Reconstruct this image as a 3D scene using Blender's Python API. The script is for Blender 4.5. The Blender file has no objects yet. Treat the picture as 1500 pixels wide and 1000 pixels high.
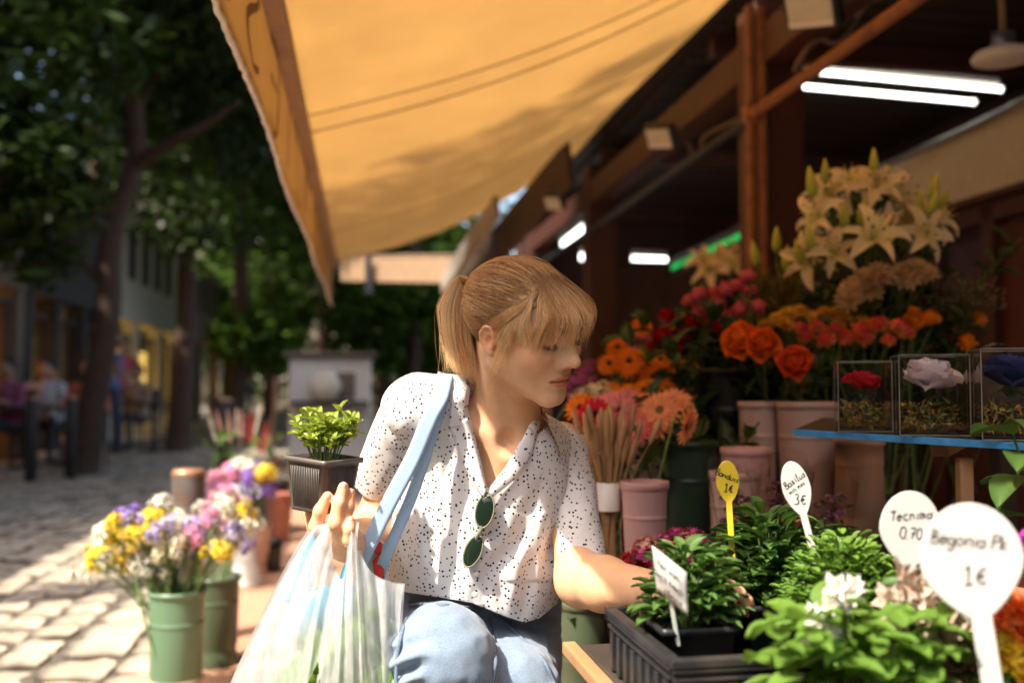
import bpy, bmesh, math, random
import numpy as np
from mathutils import Vector, Matrix
R = math.radians
SC = bpy.context.scene
COL = SC.collection
rng = np.random.default_rng(7)
random.seed(7)

# ---------------------------------------------------------------- camera, sky, sun, exposure
CAMZ, PITCH, FPX = 0.95, R(2.67), 1458.0
cam = bpy.data.objects.new('camera', bpy.data.cameras.new('camera'))
COL.objects.link(cam)
cam.location = (0, 0, CAMZ)
cam.rotation_euler = (R(90) + PITCH, 0, 0)
cam.data.lens = 35.0
cam.data.sensor_width = 36.0
cam.data.clip_start = 0.05
cam.data.clip_end = 600
cam.data.dof.use_dof = True
cam.data.dof.focus_distance = 1.42
cam.data.dof.aperture_fstop = 2.3
cam.data.dof.aperture_blades = 9
SC.camera = cam

SUN = Vector((-0.475, -0.47, 0.86)).normalized()      # direction towards the sun
sun = bpy.data.objects.new('sun', bpy.data.lights.new('sun', 'SUN'))
COL.objects.link(sun)
sun.data.energy = 3.5
sun.data.angle = R(0.55)
sun.data.color = (1.0, 0.91, 0.78)
sun.rotation_euler = SUN.to_track_quat('Z', 'Y').to_euler()
sun.location = (-6, -4, 12)
W = bpy.data.worlds.new('World')
SC.world = W
W.use_nodes = True
nt = W.node_tree
nt.nodes.clear()
sky = nt.nodes.new('ShaderNodeTexSky')
sky.sky_type = 'NISHITA'
sky.sun_disc = False
sky.sun_elevation = math.asin(SUN.z)
sky.sun_rotation = math.atan2(SUN.x, SUN.y)
sky.dust_density = 4.0
sky.ozone_density = 0.4
bg = nt.nodes.new('ShaderNodeBackground')
bg.inputs['Strength'].default_value = 0.145
wo = nt.nodes.new('ShaderNodeOutputWorld')
nt.links.new(sky.outputs[0], bg.inputs[0])
nt.links.new(bg.outputs[0], wo.inputs[0])
SC.view_settings.view_transform = 'Standard'
SC.view_settings.look = 'None'
SC.view_settings.exposure = 1.62
SC.view_settings.gamma = 1.0
SC.render.engine = 'CYCLES'
SC.cycles.use_denoising = True
SC.cycles.max_bounces = 8
SC.cycles.transparent_max_bounces = 24
SC.cycles.sample_clamp_indirect = 6.0

# ---------------------------------------------------------------- points
SDIR = np.array([-0.1478, 0.989, 0.0])               # along the stall
NDIR = np.array([0.989, 0.1478, 0.0])                # across it, to the right
cp, sp = math.cos(PITCH), math.sin(PITCH)

def P(px, py, d):
    """a point seen at photo pixel (px, py), d metres in front of the lens"""
    x = (px - 750) / FPX * d
    u = (500 - py) / FPX * d
    return np.array([x, d * cp - u * sp, CAMZ + d * sp + u * cp])

def pix(X):
    X = np.asarray(X)
    y, z = X[..., 1], X[..., 2] - CAMZ
    d = y * cp + z * sp
    u = -y * sp + z * cp
    return 750 + FPX * X[..., 0] / d, 500 - FPX * u / d, d

def S(L, a, z):
    """stall coordinates: L across, a along, z up"""
    v = L * NDIR + a * SDIR
    return np.array([v[0], v[1], z])

# ---------------------------------------------------------------- mesh helpers
def nrm(v):
    v = np.asarray(v, float)
    return v / (np.linalg.norm(v) + 1e-12)

class G:
    """collects vertices, faces (and colours) of one mesh"""
    def __init__(s):
        s.V, s.F, s.C, s.n = [], [], [], 0
    def add(s, V, F, col=None):
        V = np.asarray(V, float).reshape(-1, 3)
        if isinstance(F, np.ndarray):
            F = [F]
        for f in F:
            if len(f):
                s.F.append(np.asarray(f, np.int64) + s.n)
        s.V.append(V)
        if col is None:
            col = (1, 1, 1)
        c = np.asarray(col, float)
        if c.ndim == 1:
            c = np.tile(c, (len(V), 1))
        s.C.append(c)
        s.n += len(V)
        return s
    def put(s, geo, M=None, col=None):
        V, F = geo[0], geo[1]
        if M is not None:
            V = xf(V, M)
        if col is None and len(geo) > 2:
            col = geo[2]
        return s.add(V, F, col)
    def geo(s):
        return np.concatenate(s.V), s.F, np.concatenate(s.C)

def xf(V, M):
    M = np.array(M)
    return V @ M[:3, :3].T + M[:3, 3]

def mesh(name, geo, mat=None, smooth=True):
    V, F = geo[0], geo[1]
    C = geo[2] if len(geo) > 2 else None
    if isinstance(F, np.ndarray):
        F = [F]
    F = [f for f in F if len(f)]
    me = bpy.data.meshes.new(name)
    V = np.ascontiguousarray(V, np.float32)
    me.vertices.add(len(V))
    me.vertices.foreach_set('co', V.ravel())
    li = np.concatenate([f.ravel() for f in F]).astype(np.int32)
    tot = np.concatenate([np.full(len(f), f.shape[1]) for f in F]).astype(np.int32)
    st = np.concatenate([[0], np.cumsum(tot)[:-1]]).astype(np.int32)
    me.loops.add(len(li))
    me.loops.foreach_set('vertex_index', li)
    me.polygons.add(len(tot))
    me.polygons.foreach_set('loop_start', st)
    me.polygons.foreach_set('loop_total', tot)
    me.polygons.foreach_set('use_smooth', np.full(len(tot), bool(smooth)))
    me.update(calc_edges=True)
    me.validate()
    if C is not None and not np.allclose(C, 1):
        a = me.color_attributes.new('Col', 'FLOAT_COLOR', 'POINT')
        a.data.foreach_set('color', np.c_[C, np.ones(len(C))].astype(np.float32).ravel())
    if mat is not None:
        for m in (mat if isinstance(mat, (list, tuple)) else [mat]):
            me.materials.append(m)
    return me

def ob(name, me, parent=None, M=None, kind=None):
    o = bpy.data.objects.new(name, me)
    COL.objects.link(o)
    if parent is not None:
        o.parent = parent
    if M is not None:
        o.matrix_local = Matrix(np.array(M).tolist())
    if kind:
        o['kind'] = kind
    return o

def mk(name, geo, mat, parent=None, M=None, smooth=True, kind=None):
    return ob(name, mesh(name, geo, mat, smooth), parent, M, kind)

def tag(o, label, cat, group=None):
    o['label'] = label
    o['category'] = cat
    if group:
        o['group'] = group
    return o

def thing(name, label, cat, M=None, group=None):
    o = bpy.data.objects.new(name, None)
    o.empty_display_size = 0.05
    COL.objects.link(o)
    if M is not None:
        o.matrix_world = Matrix(np.array(M).tolist())
    return tag(o, label, cat, group)

def T(loc=(0, 0, 0), rz=0.0, rx=0.0, ry=0.0, s=1.0):
    m = Matrix.Translation(Vector([float(v) for v in loc])) @ Matrix.Rotation(rz, 4, 'Z') @ Matrix.Rotation(ry, 4, 'Y') @ Matrix.Rotation(rx, 4, 'X')
    if not np.isscalar(s):
        m = m @ Matrix.Diagonal((*s, 1))
    elif s != 1.0:
        m = m @ Matrix.Scale(s, 4)
    return np.array(m)

def frame(loc, z, x=None):
    """matrix with its z axis along z"""
    z = nrm(z)
    if x is None:
        x = np.array([1, 0, 0.]) if abs(z[0]) < .9 else np.array([0, 1., 0])
    x = nrm(np.asarray(x, float) - z * np.dot(x, z))
    y = np.cross(z, x)
    m = np.eye(4)
    m[:3, 0], m[:3, 1], m[:3, 2], m[:3, 3] = x, y, z, loc
    return m

def copy_tree(o, M=None, parent=None, label=None, group=None):
    c = o.copy()
    COL.objects.link(c)
    c.parent = parent
    if parent is not None:
        c.matrix_local = o.matrix_local.copy()
    if M is not None:
        c.matrix_world = Matrix(np.array(M).tolist())
    if label:
        c['label'] = label
    if group:
        c['group'] = group
    for ch in o.children:
        copy_tree(ch, None, c)
    return c

def gridF(nu, nv, cu=False, cv=False):
    """quads of a (nu, nv) vertex grid"""
    i = np.arange(nu if cu else nu - 1)
    j = np.arange(nv if cv else nv - 1)
    i, j = np.meshgrid(i, j, indexing='ij')
    i, j = i.ravel(), j.ravel()
    i2, j2 = (i + 1) % nu, (j + 1) % nv
    return np.stack([i * nv + j, i2 * nv + j, i2 * nv + j2, i * nv + j2], 1)

def box(sx, sy, sz, c=(0, 0, 0), b=0.0):
    if b <= 0:
        V = np.array([[x, y, z] for x in (-.5, .5) for y in (-.5, .5) for z in (-.5, .5)]) * [sx, sy, sz] + np.asarray(c)
        F = np.array([[0, 1, 3, 2], [4, 6, 7, 5], [0, 4, 5, 1], [2, 3, 7, 6], [0, 2, 6, 4], [1, 5, 7, 3]])
        return V, F
    bm = bmesh.new()
    bmesh.ops.create_cube(bm, size=1)
    bmesh.ops.scale(bm, vec=(sx, sy, sz), verts=bm.verts)
    bmesh.ops.bevel(bm, geom=bm.edges[:], offset=b, segments=2, affect='EDGES', profile=.5)
    bm.verts.index_update()
    V = np.array([v.co[:] for v in bm.verts]) + np.asarray(c)
    F = {}
    for f in bm.faces:
        F.setdefault(len(f.verts), []).append([v.index for v in f.verts])
    bm.free()
    return V, [np.array(v) for v in F.values()]

def beam(a, b, w, h, bev=0.0, up=(0, 0, 1)):
    a, b = np.asarray(a, float), np.asarray(b, float)
    g = box(w, h, np.linalg.norm(b - a), b=bev)
    z = nrm(b - a)
    x = np.cross(up, z)
    if np.linalg.norm(x) < 1e-3:
        x = np.array([1, 0, 0.])
    return xf(g[0], frame((a + b) / 2, z, x)), g[1]

def lathe(prof, n=20, cap0=True, cap1=False):
    prof = np.asarray(prof, float)
    a = np.arange(n) * 2 * np.pi / n
    V = np.stack([prof[:, None, 0] * np.cos(a), prof[:, None, 0] * np.sin(a), np.repeat(prof[:, 1:2], n, 1)], -1).reshape(-1, 3)
    F = [gridF(len(prof), n, cv=True)[:, ::-1]]
    if cap0:
        F.append(np.arange(n)[None, ::-1])
    if cap1:
        F.append((np.arange(n) + (len(prof) - 1) * n)[None])
    return V, F

def smooth_path(pts, n):
    pts = np.asarray(pts, float)
    if len(pts) < 3:
        t = np.linspace(0, 1, n)[:, None]
        return pts[0] * (1 - t) + pts[-1] * t
    k = len(pts)
    p = np.vstack([2 * pts[0] - pts[1], pts, 2 * pts[-1] - pts[-2]])
    u = np.linspace(0, k - 1 - 1e-9, n)
    i = u.astype(int)
    t = (u - i)[:, None]
    a, b, c, d = p[i], p[i + 1], p[i + 2], p[i + 3]
    return .5 * ((2 * b) + (-a + c) * t + (2 * a - 5 * b + 4 * c - d) * t ** 2 + (-a + 3 * b - 3 * c + d) * t ** 3)

def tube(path, r, n=8, caps=True, flat=None):
    path = np.asarray(path, float)
    k = len(path)
    r = np.broadcast_to(np.asarray(r, float), (k,))
    t = np.gradient(path, axis=0)
    t /= np.linalg.norm(t, axis=1)[:, None] + 1e-12
    x = np.array([0, 0, 1.]) if abs(t[0][2]) < .9 else np.array([1., 0, 0])
    V = []
    a = np.arange(n) * 2 * np.pi / n
    for i in range(k):
        x = nrm(x - t[i] * np.dot(x, t[i]))
        y = np.cross(t[i], x)
        V.append(path[i] + r[i] * (np.cos(a)[:, None] * x + np.sin(a)[:, None] * y * (flat or 1)))
    V = np.concatenate(V)
    F = [gridF(k, n, cv=True)]
    if caps:
        F += [np.arange(n)[None, ::-1], (np.arange(n) + (k - 1) * n)[None]]
    return V, F

def ell(rx, ry, rz, c=(0, 0, 0), nu=12, nv=8):
    th = np.linspace(0, np.pi, nv + 1)[1:-1]
    a = np.arange(nu) * 2 * np.pi / nu
    V = np.stack([np.sin(th)[:, None] * np.cos(a), np.sin(th)[:, None] * np.sin(a), np.repeat(np.cos(th)[:, None], nu, 1)], -1).reshape(-1, 3)
    V = np.vstack([V, [[0, 0, 1]], [[0, 0, -1]]])
    m = len(V)
    F = [gridF(nv - 1, nu, cv=True)]
    j = np.arange(nu)
    F.append(np.stack([np.full(nu, m - 2), j, (j + 1) % nu], 1))
    b = (nv - 2) * nu
    F.append(np.stack([np.full(nu, m - 1), b + (j + 1) % nu, b + j], 1))
    return V * [rx, ry, rz] + np.asarray(c), F

def strip(c1, c2, th=0.0, k=1):
    """a band between two curves, bowed by nothing, with thickness th along its normal"""
    c1, c2 = np.asarray(c1, float), np.asarray(c2, float)
    n = len(c1)
    rows = [c1 * (1 - t) + c2 * t for t in np.linspace(0, 1, k + 1)]
    V = np.stack(rows, 1).reshape(-1, 3)
    F = gridF(n, k + 1)
    return thick(V, F, th) if th else (V, F)

def thick(V, F, th):
    """solidify an open sheet"""
    V = np.asarray(V, float)
    Fs = F if isinstance(F, list) else [F]
    N = np.zeros_like(V)
    E = {}
    for f in Fs:
        a = V[f[:, 0]]
        nn = np.cross(V[f[:, 1]] - a, V[f[:, 2]] - a)
        for q in range(f.shape[1]):
            np.add.at(N, f[:, q], nn)
    N /= np.linalg.norm(N, axis=1)[:, None] + 1e-12
    n = len(V)
    out = [V, V - N * th]
    FF = list(Fs) + [f[:, ::-1] + n for f in Fs]
    e = np.concatenate([np.stack([f[:, q], f[:, (q + 1) % f.shape[1]]], 1) for f in Fs for q in range(f.shape[1])])
    key = np.sort(e, 1)
    h = key[:, 0] * (n + 1) + key[:, 1]
    u, inv, cnt = np.unique(h, return_inverse=True, return_counts=True)
    b = e[cnt[inv] == 1]
    FF.append(np.stack([b[:, 1], b[:, 0], b[:, 0] + n, b[:, 1] + n], 1))
    return np.vstack(out), FF

def joined(*geos):
    g = G()
    for q in geos:
        g.put(q)
    return g.geo()

# ---------------------------------------------------------------- numpy noise
_perm = np.random.default_rng(3).permutation(256)
_perm = np.concatenate([_perm, _perm, _perm])
_grad = np.random.default_rng(4).normal(size=(256, 3))
_grad /= np.linalg.norm(_grad, axis=1)[:, None]

def noise(Q):
    Q = np.asarray(Q, float)
    i = np.floor(Q).astype(int)
    f = Q - i
    i &= 255
    w = f * f * f * (f * (f * 6 - 15) + 10)
    r = 0
    for dx in (0, 1):
        for dy in (0, 1):
            for dz in (0, 1):
                g = _grad[_perm[_perm[_perm[i[..., 0] + dx] + i[..., 1] + dy] + i[..., 2] + dz]]
                d = f - [dx, dy, dz]
                ww = (w[..., 0] if dx else 1 - w[..., 0]) * (w[..., 1] if dy else 1 - w[..., 1]) * (w[..., 2] if dz else 1 - w[..., 2])
                r = r + ww * (g * d).sum(-1)
    return r

# ---------------------------------------------------------------- implicit surfaces
def d_ell(Q, c, r, M=None):
    p = Q - np.asarray(c)
    if M is not None:
        p = p @ M
    r = np.asarray(r, float)
    k0 = np.sqrt(((p / r) ** 2).sum(-1)) + 1e-9
    k1 = np.sqrt(((p / r ** 2) ** 2).sum(-1)) + 1e-9
    return k0 * (k0 - 1) / k1

def d_cap(Q, a, b, ra, rb=None):
    rb = ra if rb is None else rb
    a, b = np.asarray(a, float), np.asarray(b, float)
    ab = b - a
    t = np.clip(((Q - a) @ ab) / (ab @ ab + 1e-12), 0, 1)
    return np.sqrt((((Q - a) - t[..., None] * ab) ** 2).sum(-1)) - (ra + (rb - ra) * t)

def smin(a, b, k):
    h = np.clip(.5 + .5 * (b - a) / k, 0, 1)
    return b * (1 - h) + a * h - k * h * (1 - h)

def smax(a, b, k):
    return -smin(-a, -b, k)

def nets(fn, lo, hi, h):
    """surface nets of fn(points)<0 on a grid"""
    lo, hi = np.asarray(lo, float), np.asarray(hi, float)
    ns = np.ceil((hi - lo) / h).astype(int) + 1
    ax = [lo[i] + h * np.arange(ns[i]) for i in range(3)]
    # coarse pass: only blocks near the surface are sampled finely
    bs = 8
    nb = -(-ns // bs)
    bc = [lo[i] + h * (np.arange(nb[i]) * bs + (bs - 1) / 2) for i in range(3)]
    dc = fn(np.stack(np.meshgrid(*bc, indexing='ij'), -1))
    D = np.repeat(np.repeat(np.repeat(dc, bs, 0), bs, 1), bs, 2).astype(np.float32)
    near = np.argwhere(np.abs(dc) < h * bs * 1.45 + .006)
    k_ = np.arange(bs)
    oi = np.stack(np.meshgrid(k_, k_, k_, indexing='ij'), -1).reshape(-1, 3)
    for i in range(0, len(near), 600):
        I = (near[i:i + 600] * bs)[:, None] + oi[None]
        D[I[..., 0], I[..., 1], I[..., 2]] = fn(lo + h * I)
    D = np.ascontiguousarray(D[:ns[0], :ns[1], :ns[2]])
    s = D < 0
    cn = [(a, b, c) for a in (0, 1) for b in (0, 1) for c in (0, 1)]
    sl = lambda a, n: slice(a, n - 1 + a)
    cnt = sum(s[sl(a, ns[0]), sl(b, ns[1]), sl(c, ns[2])].astype(np.int8) for a, b, c in cn)
    act = (cnt > 0) & (cnt < 8)
    idx = np.full(act.shape, -1, np.int64)
    I = np.argwhere(act)
    idx[act] = np.arange(len(I))
    pos = np.zeros((len(I), 3))
    num = np.zeros(len(I))
    for p in range(8):
        for q in range(p + 1, 8):
            A, B = np.array(cn[p]), np.array(cn[q])
            if np.abs(A - B).sum() != 1:
                continue
            da = D[tuple((I + A).T)]
            db = D[tuple((I + B).T)]
            m = (da < 0) != (db < 0)
            t = (da / np.where(m, da - db, 1))[m][:, None]
            pos[m] += A * (1 - t) + B * t
            num[m] += 1
    V = lo + h * (I + pos / num[:, None])
    Fs = []
    for k in range(3):
        u, v = (k + 1) % 3, (k + 2) % 3
        a = np.take(s, range(ns[k] - 1), k)
        b = np.take(s, range(1, ns[k]), k)
        E = np.argwhere(a != b)
        E = E[(E[:, u] > 0) & (E[:, v] > 0) & (E[:, u] < ns[u] - 1) & (E[:, v] < ns[v] - 1)]
        ins = s[tuple(E.T)]
        eu, ev = np.eye(3, dtype=int)[u], np.eye(3, dtype=int)[v]
        c = np.stack([idx[tuple((E - eu - ev).T)], idx[tuple((E - ev).T)], idx[tuple(E.T)], idx[tuple((E - eu).T)]], 1)
        c = np.where(ins[:, None], c, c[:, ::-1])
        Fs.append(c)
    return V, np.concatenate(Fs)

def relax(V, F, n=1, lam=.5):
    e = np.concatenate([F[:, [0, 1]], F[:, [1, 2]], F[:, [2, 3]], F[:, [3, 0]]]) if F.shape[1] == 4 else np.concatenate([F[:, [0, 1]], F[:, [1, 2]], F[:, [2, 0]]])
    deg = np.bincount(e.ravel(), minlength=len(V))[:, None] + 1e-9
    for _ in range(n):
        A = np.zeros_like(V)
        for k in range(3):
            A[:, k] = np.bincount(e[:, 0], V[e[:, 1], k], len(V)) + np.bincount(e[:, 1], V[e[:, 0], k], len(V))
        V = V + lam * (A / deg - V)
    return V

def tris(F):
    return np.concatenate([F[:, [0, 1, 2]], F[:, [0, 2, 3]]]) if F.shape[1] == 4 else F

def clip(V, F, phi):
    """keep the part of a triangle mesh where phi(V) < 0, cut cleanly"""
    F = tris(F)
    d = phi(V) if callable(phi) else phi
    ins = d < 0
    c = ins[F].sum(1)
    keep = [F[c == 3]]
    newV, cache = [], {}
    n = len(V)
    def cut(a, b):
        k = (a, b) if a < b else (b, a)
        if k not in cache:
            t = d[a] / (d[a] - d[b])
            cache[k] = n + len(newV)
            newV.append(V[a] * (1 - t) + V[b] * t)
        return cache[k]
    ex = []
    for f in F[c == 1]:
        i = int(np.argmax(ins[f]))
        a, b, e = f[i], f[(i + 1) % 3], f[(i + 2) % 3]
        ex.append([a, cut(a, b), cut(a, e)])
    for f in F[c == 2]:
        i = int(np.argmin(ins[f]))
        o, a, b = f[i], f[(i + 1) % 3], f[(i + 2) % 3]
        p, q = cut(o, a), cut(o, b)
        ex += [[p, a, b], [p, b, q]]
    if ex:
        keep.append(np.array(ex))
    F = np.concatenate(keep)
    V = np.vstack([V, np.array(newV)]) if newV else V
    used, inv = np.unique(F, return_inverse=True)
    return V[used], inv.reshape(F.shape)

# ---------------------------------------------------------------- materials
def pmat(name, col, rough=.6, var=.18, scale=25., bump=0., bscale=120., trans=0., tcol=None, spec=.4, metal=0., rnd=0., attr=False, coat=0., sheen=0., emit=0., dirt=None):
    m = bpy.data.materials.new(name)
    m.use_nodes = True
    n, l = m.node_tree.nodes, m.node_tree.links
    b = n['Principled BSDF']
    out = n['Material Output']
    b.inputs['Roughness'].default_value = rough
    b.inputs['Specular IOR Level'].default_value = spec
    b.inputs['Metallic'].default_value = metal
    b.inputs['Coat Weight'].default_value = coat
    b.inputs['Sheen Weight'].default_value = sheen
    tc = n.new('ShaderNodeTexCoord')
    nz = n.new('ShaderNodeTexNoise')
    nz.inputs['Scale'].default_value = scale
    nz.inputs['Detail'].default_value = 5
    nz.inputs['Roughness'].default_value = .62
    l.new(tc.outputs['Object'], nz.inputs['Vector'])
    mr = n.new('ShaderNodeMapRange')
    mr.inputs['From Min'].default_value = .25
    mr.inputs['From Max'].default_value = .75
    mr.inputs['To Min'].default_value = 1 - var
    mr.inputs['To Max'].default_value = 1 + var
    l.new(nz.outputs[0], mr.inputs['Value'])
    fac = mr.outputs[0]
    if rnd:
        oi = n.new('ShaderNodeObjectInfo')
        m2 = n.new('ShaderNodeMapRange')
        m2.inputs['To Min'].default_value = 1 - rnd
        m2.inputs['To Max'].default_value = 1 + rnd
        l.new(oi.outputs['Random'], m2.inputs['Value'])
        mu = n.new('ShaderNodeMath')
        mu.operation = 'MULTIPLY'
        l.new(fac, mu.inputs[0])
        l.new(m2.outputs[0], mu.inputs[1])
        fac = mu.outputs[0]
    vm = n.new('ShaderNodeVectorMath')
    vm.operation = 'MULTIPLY'
    vm.inputs[0].default_value = col[:3]
    if attr:
        at = n.new('ShaderNodeAttribute')
        at.attribute_name = 'Col'
        v0 = n.new('ShaderNodeVectorMath')
        v0.operation = 'MULTIPLY'
        v0.inputs[0].default_value = col[:3]
        l.new(at.outputs['Color'], v0.inputs[1])
        l.new(v0.outputs[0], vm.inputs[0])
    l.new(fac, vm.inputs[1])
    csock = vm.outputs[0]
    if dirt:
        n2 = n.new('ShaderNodeTexNoise')
        n2.inputs['Scale'].default_value = dirt[1]
        n2.inputs['Detail'].default_value = 6
        l.new(tc.outputs['Object'], n2.inputs['Vector'])
        r2 = n.new('ShaderNodeMapRange')
        r2.inputs['From Min'].default_value = .5
        r2.inputs['From Max'].default_value = .68
        r2.inputs['To Max'].default_value = dirt[2]
        l.new(n2.outputs[0], r2.inputs['Value'])
        mx = n.new('ShaderNodeMix')
        mx.data_type = 'RGBA'
        l.new(r2.outputs[0], mx.inputs['Factor'])
        l.new(csock, mx.inputs['A'])
        mx.inputs['B'].default_value = (*dirt[0], 1)
        csock = mx.outputs['Result']
    l.new(csock, b.inputs['Base Color'])
    if emit:
        l.new(csock, b.inputs['Emission Color'])
        b.inputs['Emission Strength'].default_value = emit
    if bump:
        nb = n.new('ShaderNodeTexNoise')
        nb.inputs['Scale'].default_value = bscale
        nb.inputs['Detail'].default_value = 4
        l.new(tc.outputs['Object'], nb.inputs['Vector'])
        bp = n.new('ShaderNodeBump')
        bp.inputs['Strength'].default_value = bump
        bp.inputs['Distance'].default_value = .01
        l.new(nb.outputs[0], bp.inputs['Height'])
        l.new(bp.outputs[0], b.inputs['Normal'])
    if trans:
        tr = n.new('ShaderNodeBsdfTranslucent')
        if tcol:
            tr.inputs[0].default_value = (*tcol, 1)
            if attr:
                pass
        else:
            l.new(csock, tr.inputs[0])
        ms = n.new('ShaderNodeMixShader')
        ms.inputs[0].default_value = trans
        l.new(b.outputs[0], ms.inputs[1])
        l.new(tr.outputs[0], ms.inputs[2])
        l.new(ms.outputs[0], out.inputs[0])
    return m

def glass_mat(name, col=(1, 1, 1), mixt=.9, rough=.02):
    """thin clear sheet: mostly see-through with sharp reflections"""
    m = bpy.data.materials.new(name)
    m.use_nodes = True
    n, l = m.node_tree.nodes, m.node_tree.links
    n.remove(n['Principled BSDF'])
    t = n.new('ShaderNodeBsdfTransparent')
    t.inputs[0].default_value = (*col, 1)
    g = n.new('ShaderNodeBsdfGlossy')
    g.inputs['Roughness'].default_value = rough
    lw = n.new('ShaderNodeLayerWeight')
    lw.inputs['Blend'].default_value = .5
    pw = n.new('ShaderNodeMath')
    pw.operation = 'POWER'
    pw.inputs[1].default_value = 4
    l.new(lw.outputs['Facing'], pw.inputs[0])
    mr = n.new('ShaderNodeMapRange')
    mr.inputs['To Min'].default_value = .022
    mr.inputs['To Max'].default_value = mixt
    l.new(pw.outputs[0], mr.inputs[0])
    ms = n.new('ShaderNodeMixShader')
    l.new(mr.outputs[0], ms.inputs[0])
    l.new(t.outputs[0], ms.inputs[1])
    l.new(g.outputs[0], ms.inputs[2])
    l.new(ms.outputs[0], n['Material Output'].inputs[0])
    return m
# ---------------------------------------------------------------- ground, street, terrace
def quad(a, b, c, d):
    return np.array([a, b, c, d], float), np.array([[0, 1, 2, 3]])

M_earth = pmat('earth', (.16, .14, .12), rough=.95, var=.3, scale=2)
M_joint = pmat('joint_sand', (.10, .085, .065), rough=.95, var=.35, scale=9, bump=.5, bscale=60)
M_cob = pmat('granite_sett', (.42, .35, .26), rough=.8, var=.20, scale=14, bump=.45, bscale=55, rnd=.16, spec=.3, dirt=((.19, .165, .13), 5, .55))
M_tile = pmat('terracotta', (.42, .235, .145), rough=.75, var=.16, scale=9, bump=.15, bscale=80, rnd=.14, dirt=((.22, .13, .09), 4, .6))
mk('ground', quad((-220, -60, -.05), (220, -60, -.05), (220, 320, -.05), (-220, 320, -.05)), M_earth, kind='structure', smooth=False)
street = mk('cobblestone_street', quad(S(-4.0, -4, -.016), S(-.58, -4, -.016), S(-.58, 60, -.016), S(-4.0, 60, -.016)), M_joint, kind='structure', smooth=False)
terrace = mk('terrace_pavement', quad(S(-.58, -4, -.008), S(8, -4, -.008), S(8, 60, -.008), S(-.58, 60, -.008)), M_joint, kind='structure', smooth=False)
mk('cafe_pavement', quad(S(-9, -4, -.006), S(-4.0, -4, -.006), S(-4.0, 60, -.006), S(-9, 60, -.006)), pmat('paving', (.23, .21, .185), var=.25, scale=5, rough=.9), kind='structure', smooth=False)

def sett(w, l, h, seed, n=4):
    r = np.random.default_rng(seed)
    u = np.linspace(-1, 1, n)
    X, Y = np.meshgrid(u, u, indexing='ij')
    rr = (X ** 4 + Y ** 4) / 2
    Z = -h * .75 * np.clip(rr, 0, 1) ** 1.2 + r.normal(0, .004, X.shape)
    k = 1 - .10 * (X ** 2 * Y ** 2)
    V = np.stack([X * w / 2 * k + r.normal(0, .004, X.shape), Y * l / 2 * k + r.normal(0, .004, X.shape), Z], -1)
    low = V.copy()
    ring = [i * n for i in range(n)] + [(n - 1) * n + j for j in range(1, n)] + [i * n + n - 1 for i in range(n - 2, -1, -1)] + [j for j in range(n - 2, 0, -1)]
    V = V.reshape(-1, 3)
    lo = V[ring] * [1.03, 1.03, 0] + [0, 0, -.055]
    m = len(ring)
    i = np.arange(m)
    F = [gridF(n, n), np.stack([np.array(ring)[i], n * n + i, n * n + (i + 1) % m, np.array(ring)[(i + 1) % m]], 1)[:, ::-1]]
    return np.vstack([V, lo]), F
sett_meshes = [mesh('sett', sett(.165, .205, .011, 50 + i), M_cob) for i in range(7)] 
slab_meshes = [mesh('slab', sett(.225, .26, .010, 80 + i, 5), M_cob) for i in range(5)]
cand = []
r_ = np.random.default_rng(5)
L = -.60
rows = []
while L > -3.9:
    big = L > -1.02
    w = .235 if big else .172
    if abs(L + 1.02) < .12 and not any(abs(q + 1.065) < .01 for q in rows):
        pass
    a = 2.2 + r_.random() * .2
    st = .27 if big else .213
    while a < 17:
        p = S(L - w / 2 + r_.normal(0, .004), a + r_.normal(0, .008), r_.normal(-.002, .004))
        x, y, d = pix(p)
        sz = w / d * FPX
        vis = -40 < x < 900 and y < 1060 and d > 2
        cand.append((vis, sz, p, big, math.atan2(SDIR[1], SDIR[0]) - math.pi / 2 + r_.normal(0, .03), r_.integers(0, 35)))
        a += st * (1 + .05 * r_.normal())
    L -= w
    rows.append(L)
    if big and L < -.98:
        L -= .035                                  # the wide open joint
cand.sort(key=lambda c: (not c[0], -c[1]))
rest = G()
for i, (vis, sz, p, big, rz, k) in enumerate(cand):
    me = (slab_meshes if big else sett_meshes)[k % (5 if big else 7)]
    M_ = T(p, rz + (math.pi if k % 2 else 0), rx=r_.normal(0, .012), ry=r_.normal(0, .012))
    if i < 300:
        ob('cobblestone', me, street, M_)
    else:
        rest.put(sett(.225 if big else .165, .26 if big else .205, .011, int(k), 3), M_)
mk('cobblestones_beyond', rest.geo(), M_cob, street, kind='stuff')
tile_mesh = mesh('tile', box(.292, .292, .03, (0, 0, -.015), .004), M_tile, smooth=False)
tr = G()
k = 0
for a in np.arange(1.2, 9, .3):
    for L in np.arange(-.43, 4.2, .3):
        p = S(L, a + .15, r_.normal(.001, .0012))
        x, y, d = pix(p)
        if 230 < x < 1100 and y < 1100 and d > 1.2 and d < 7 and k < 200:
            ob('floor_tile', tile_mesh, terrace, T(p, math.atan2(SDIR[1], SDIR[0])))
            k += 1
        else:
            tr.put(box(.292, .292, .03, (0, 0, -.015)), T(p, math.atan2(SDIR[1], SDIR[0])))
mk('floor_tiles_beyond', tr.geo(), M_tile, terrace, kind='stuff', smooth=False)

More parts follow.
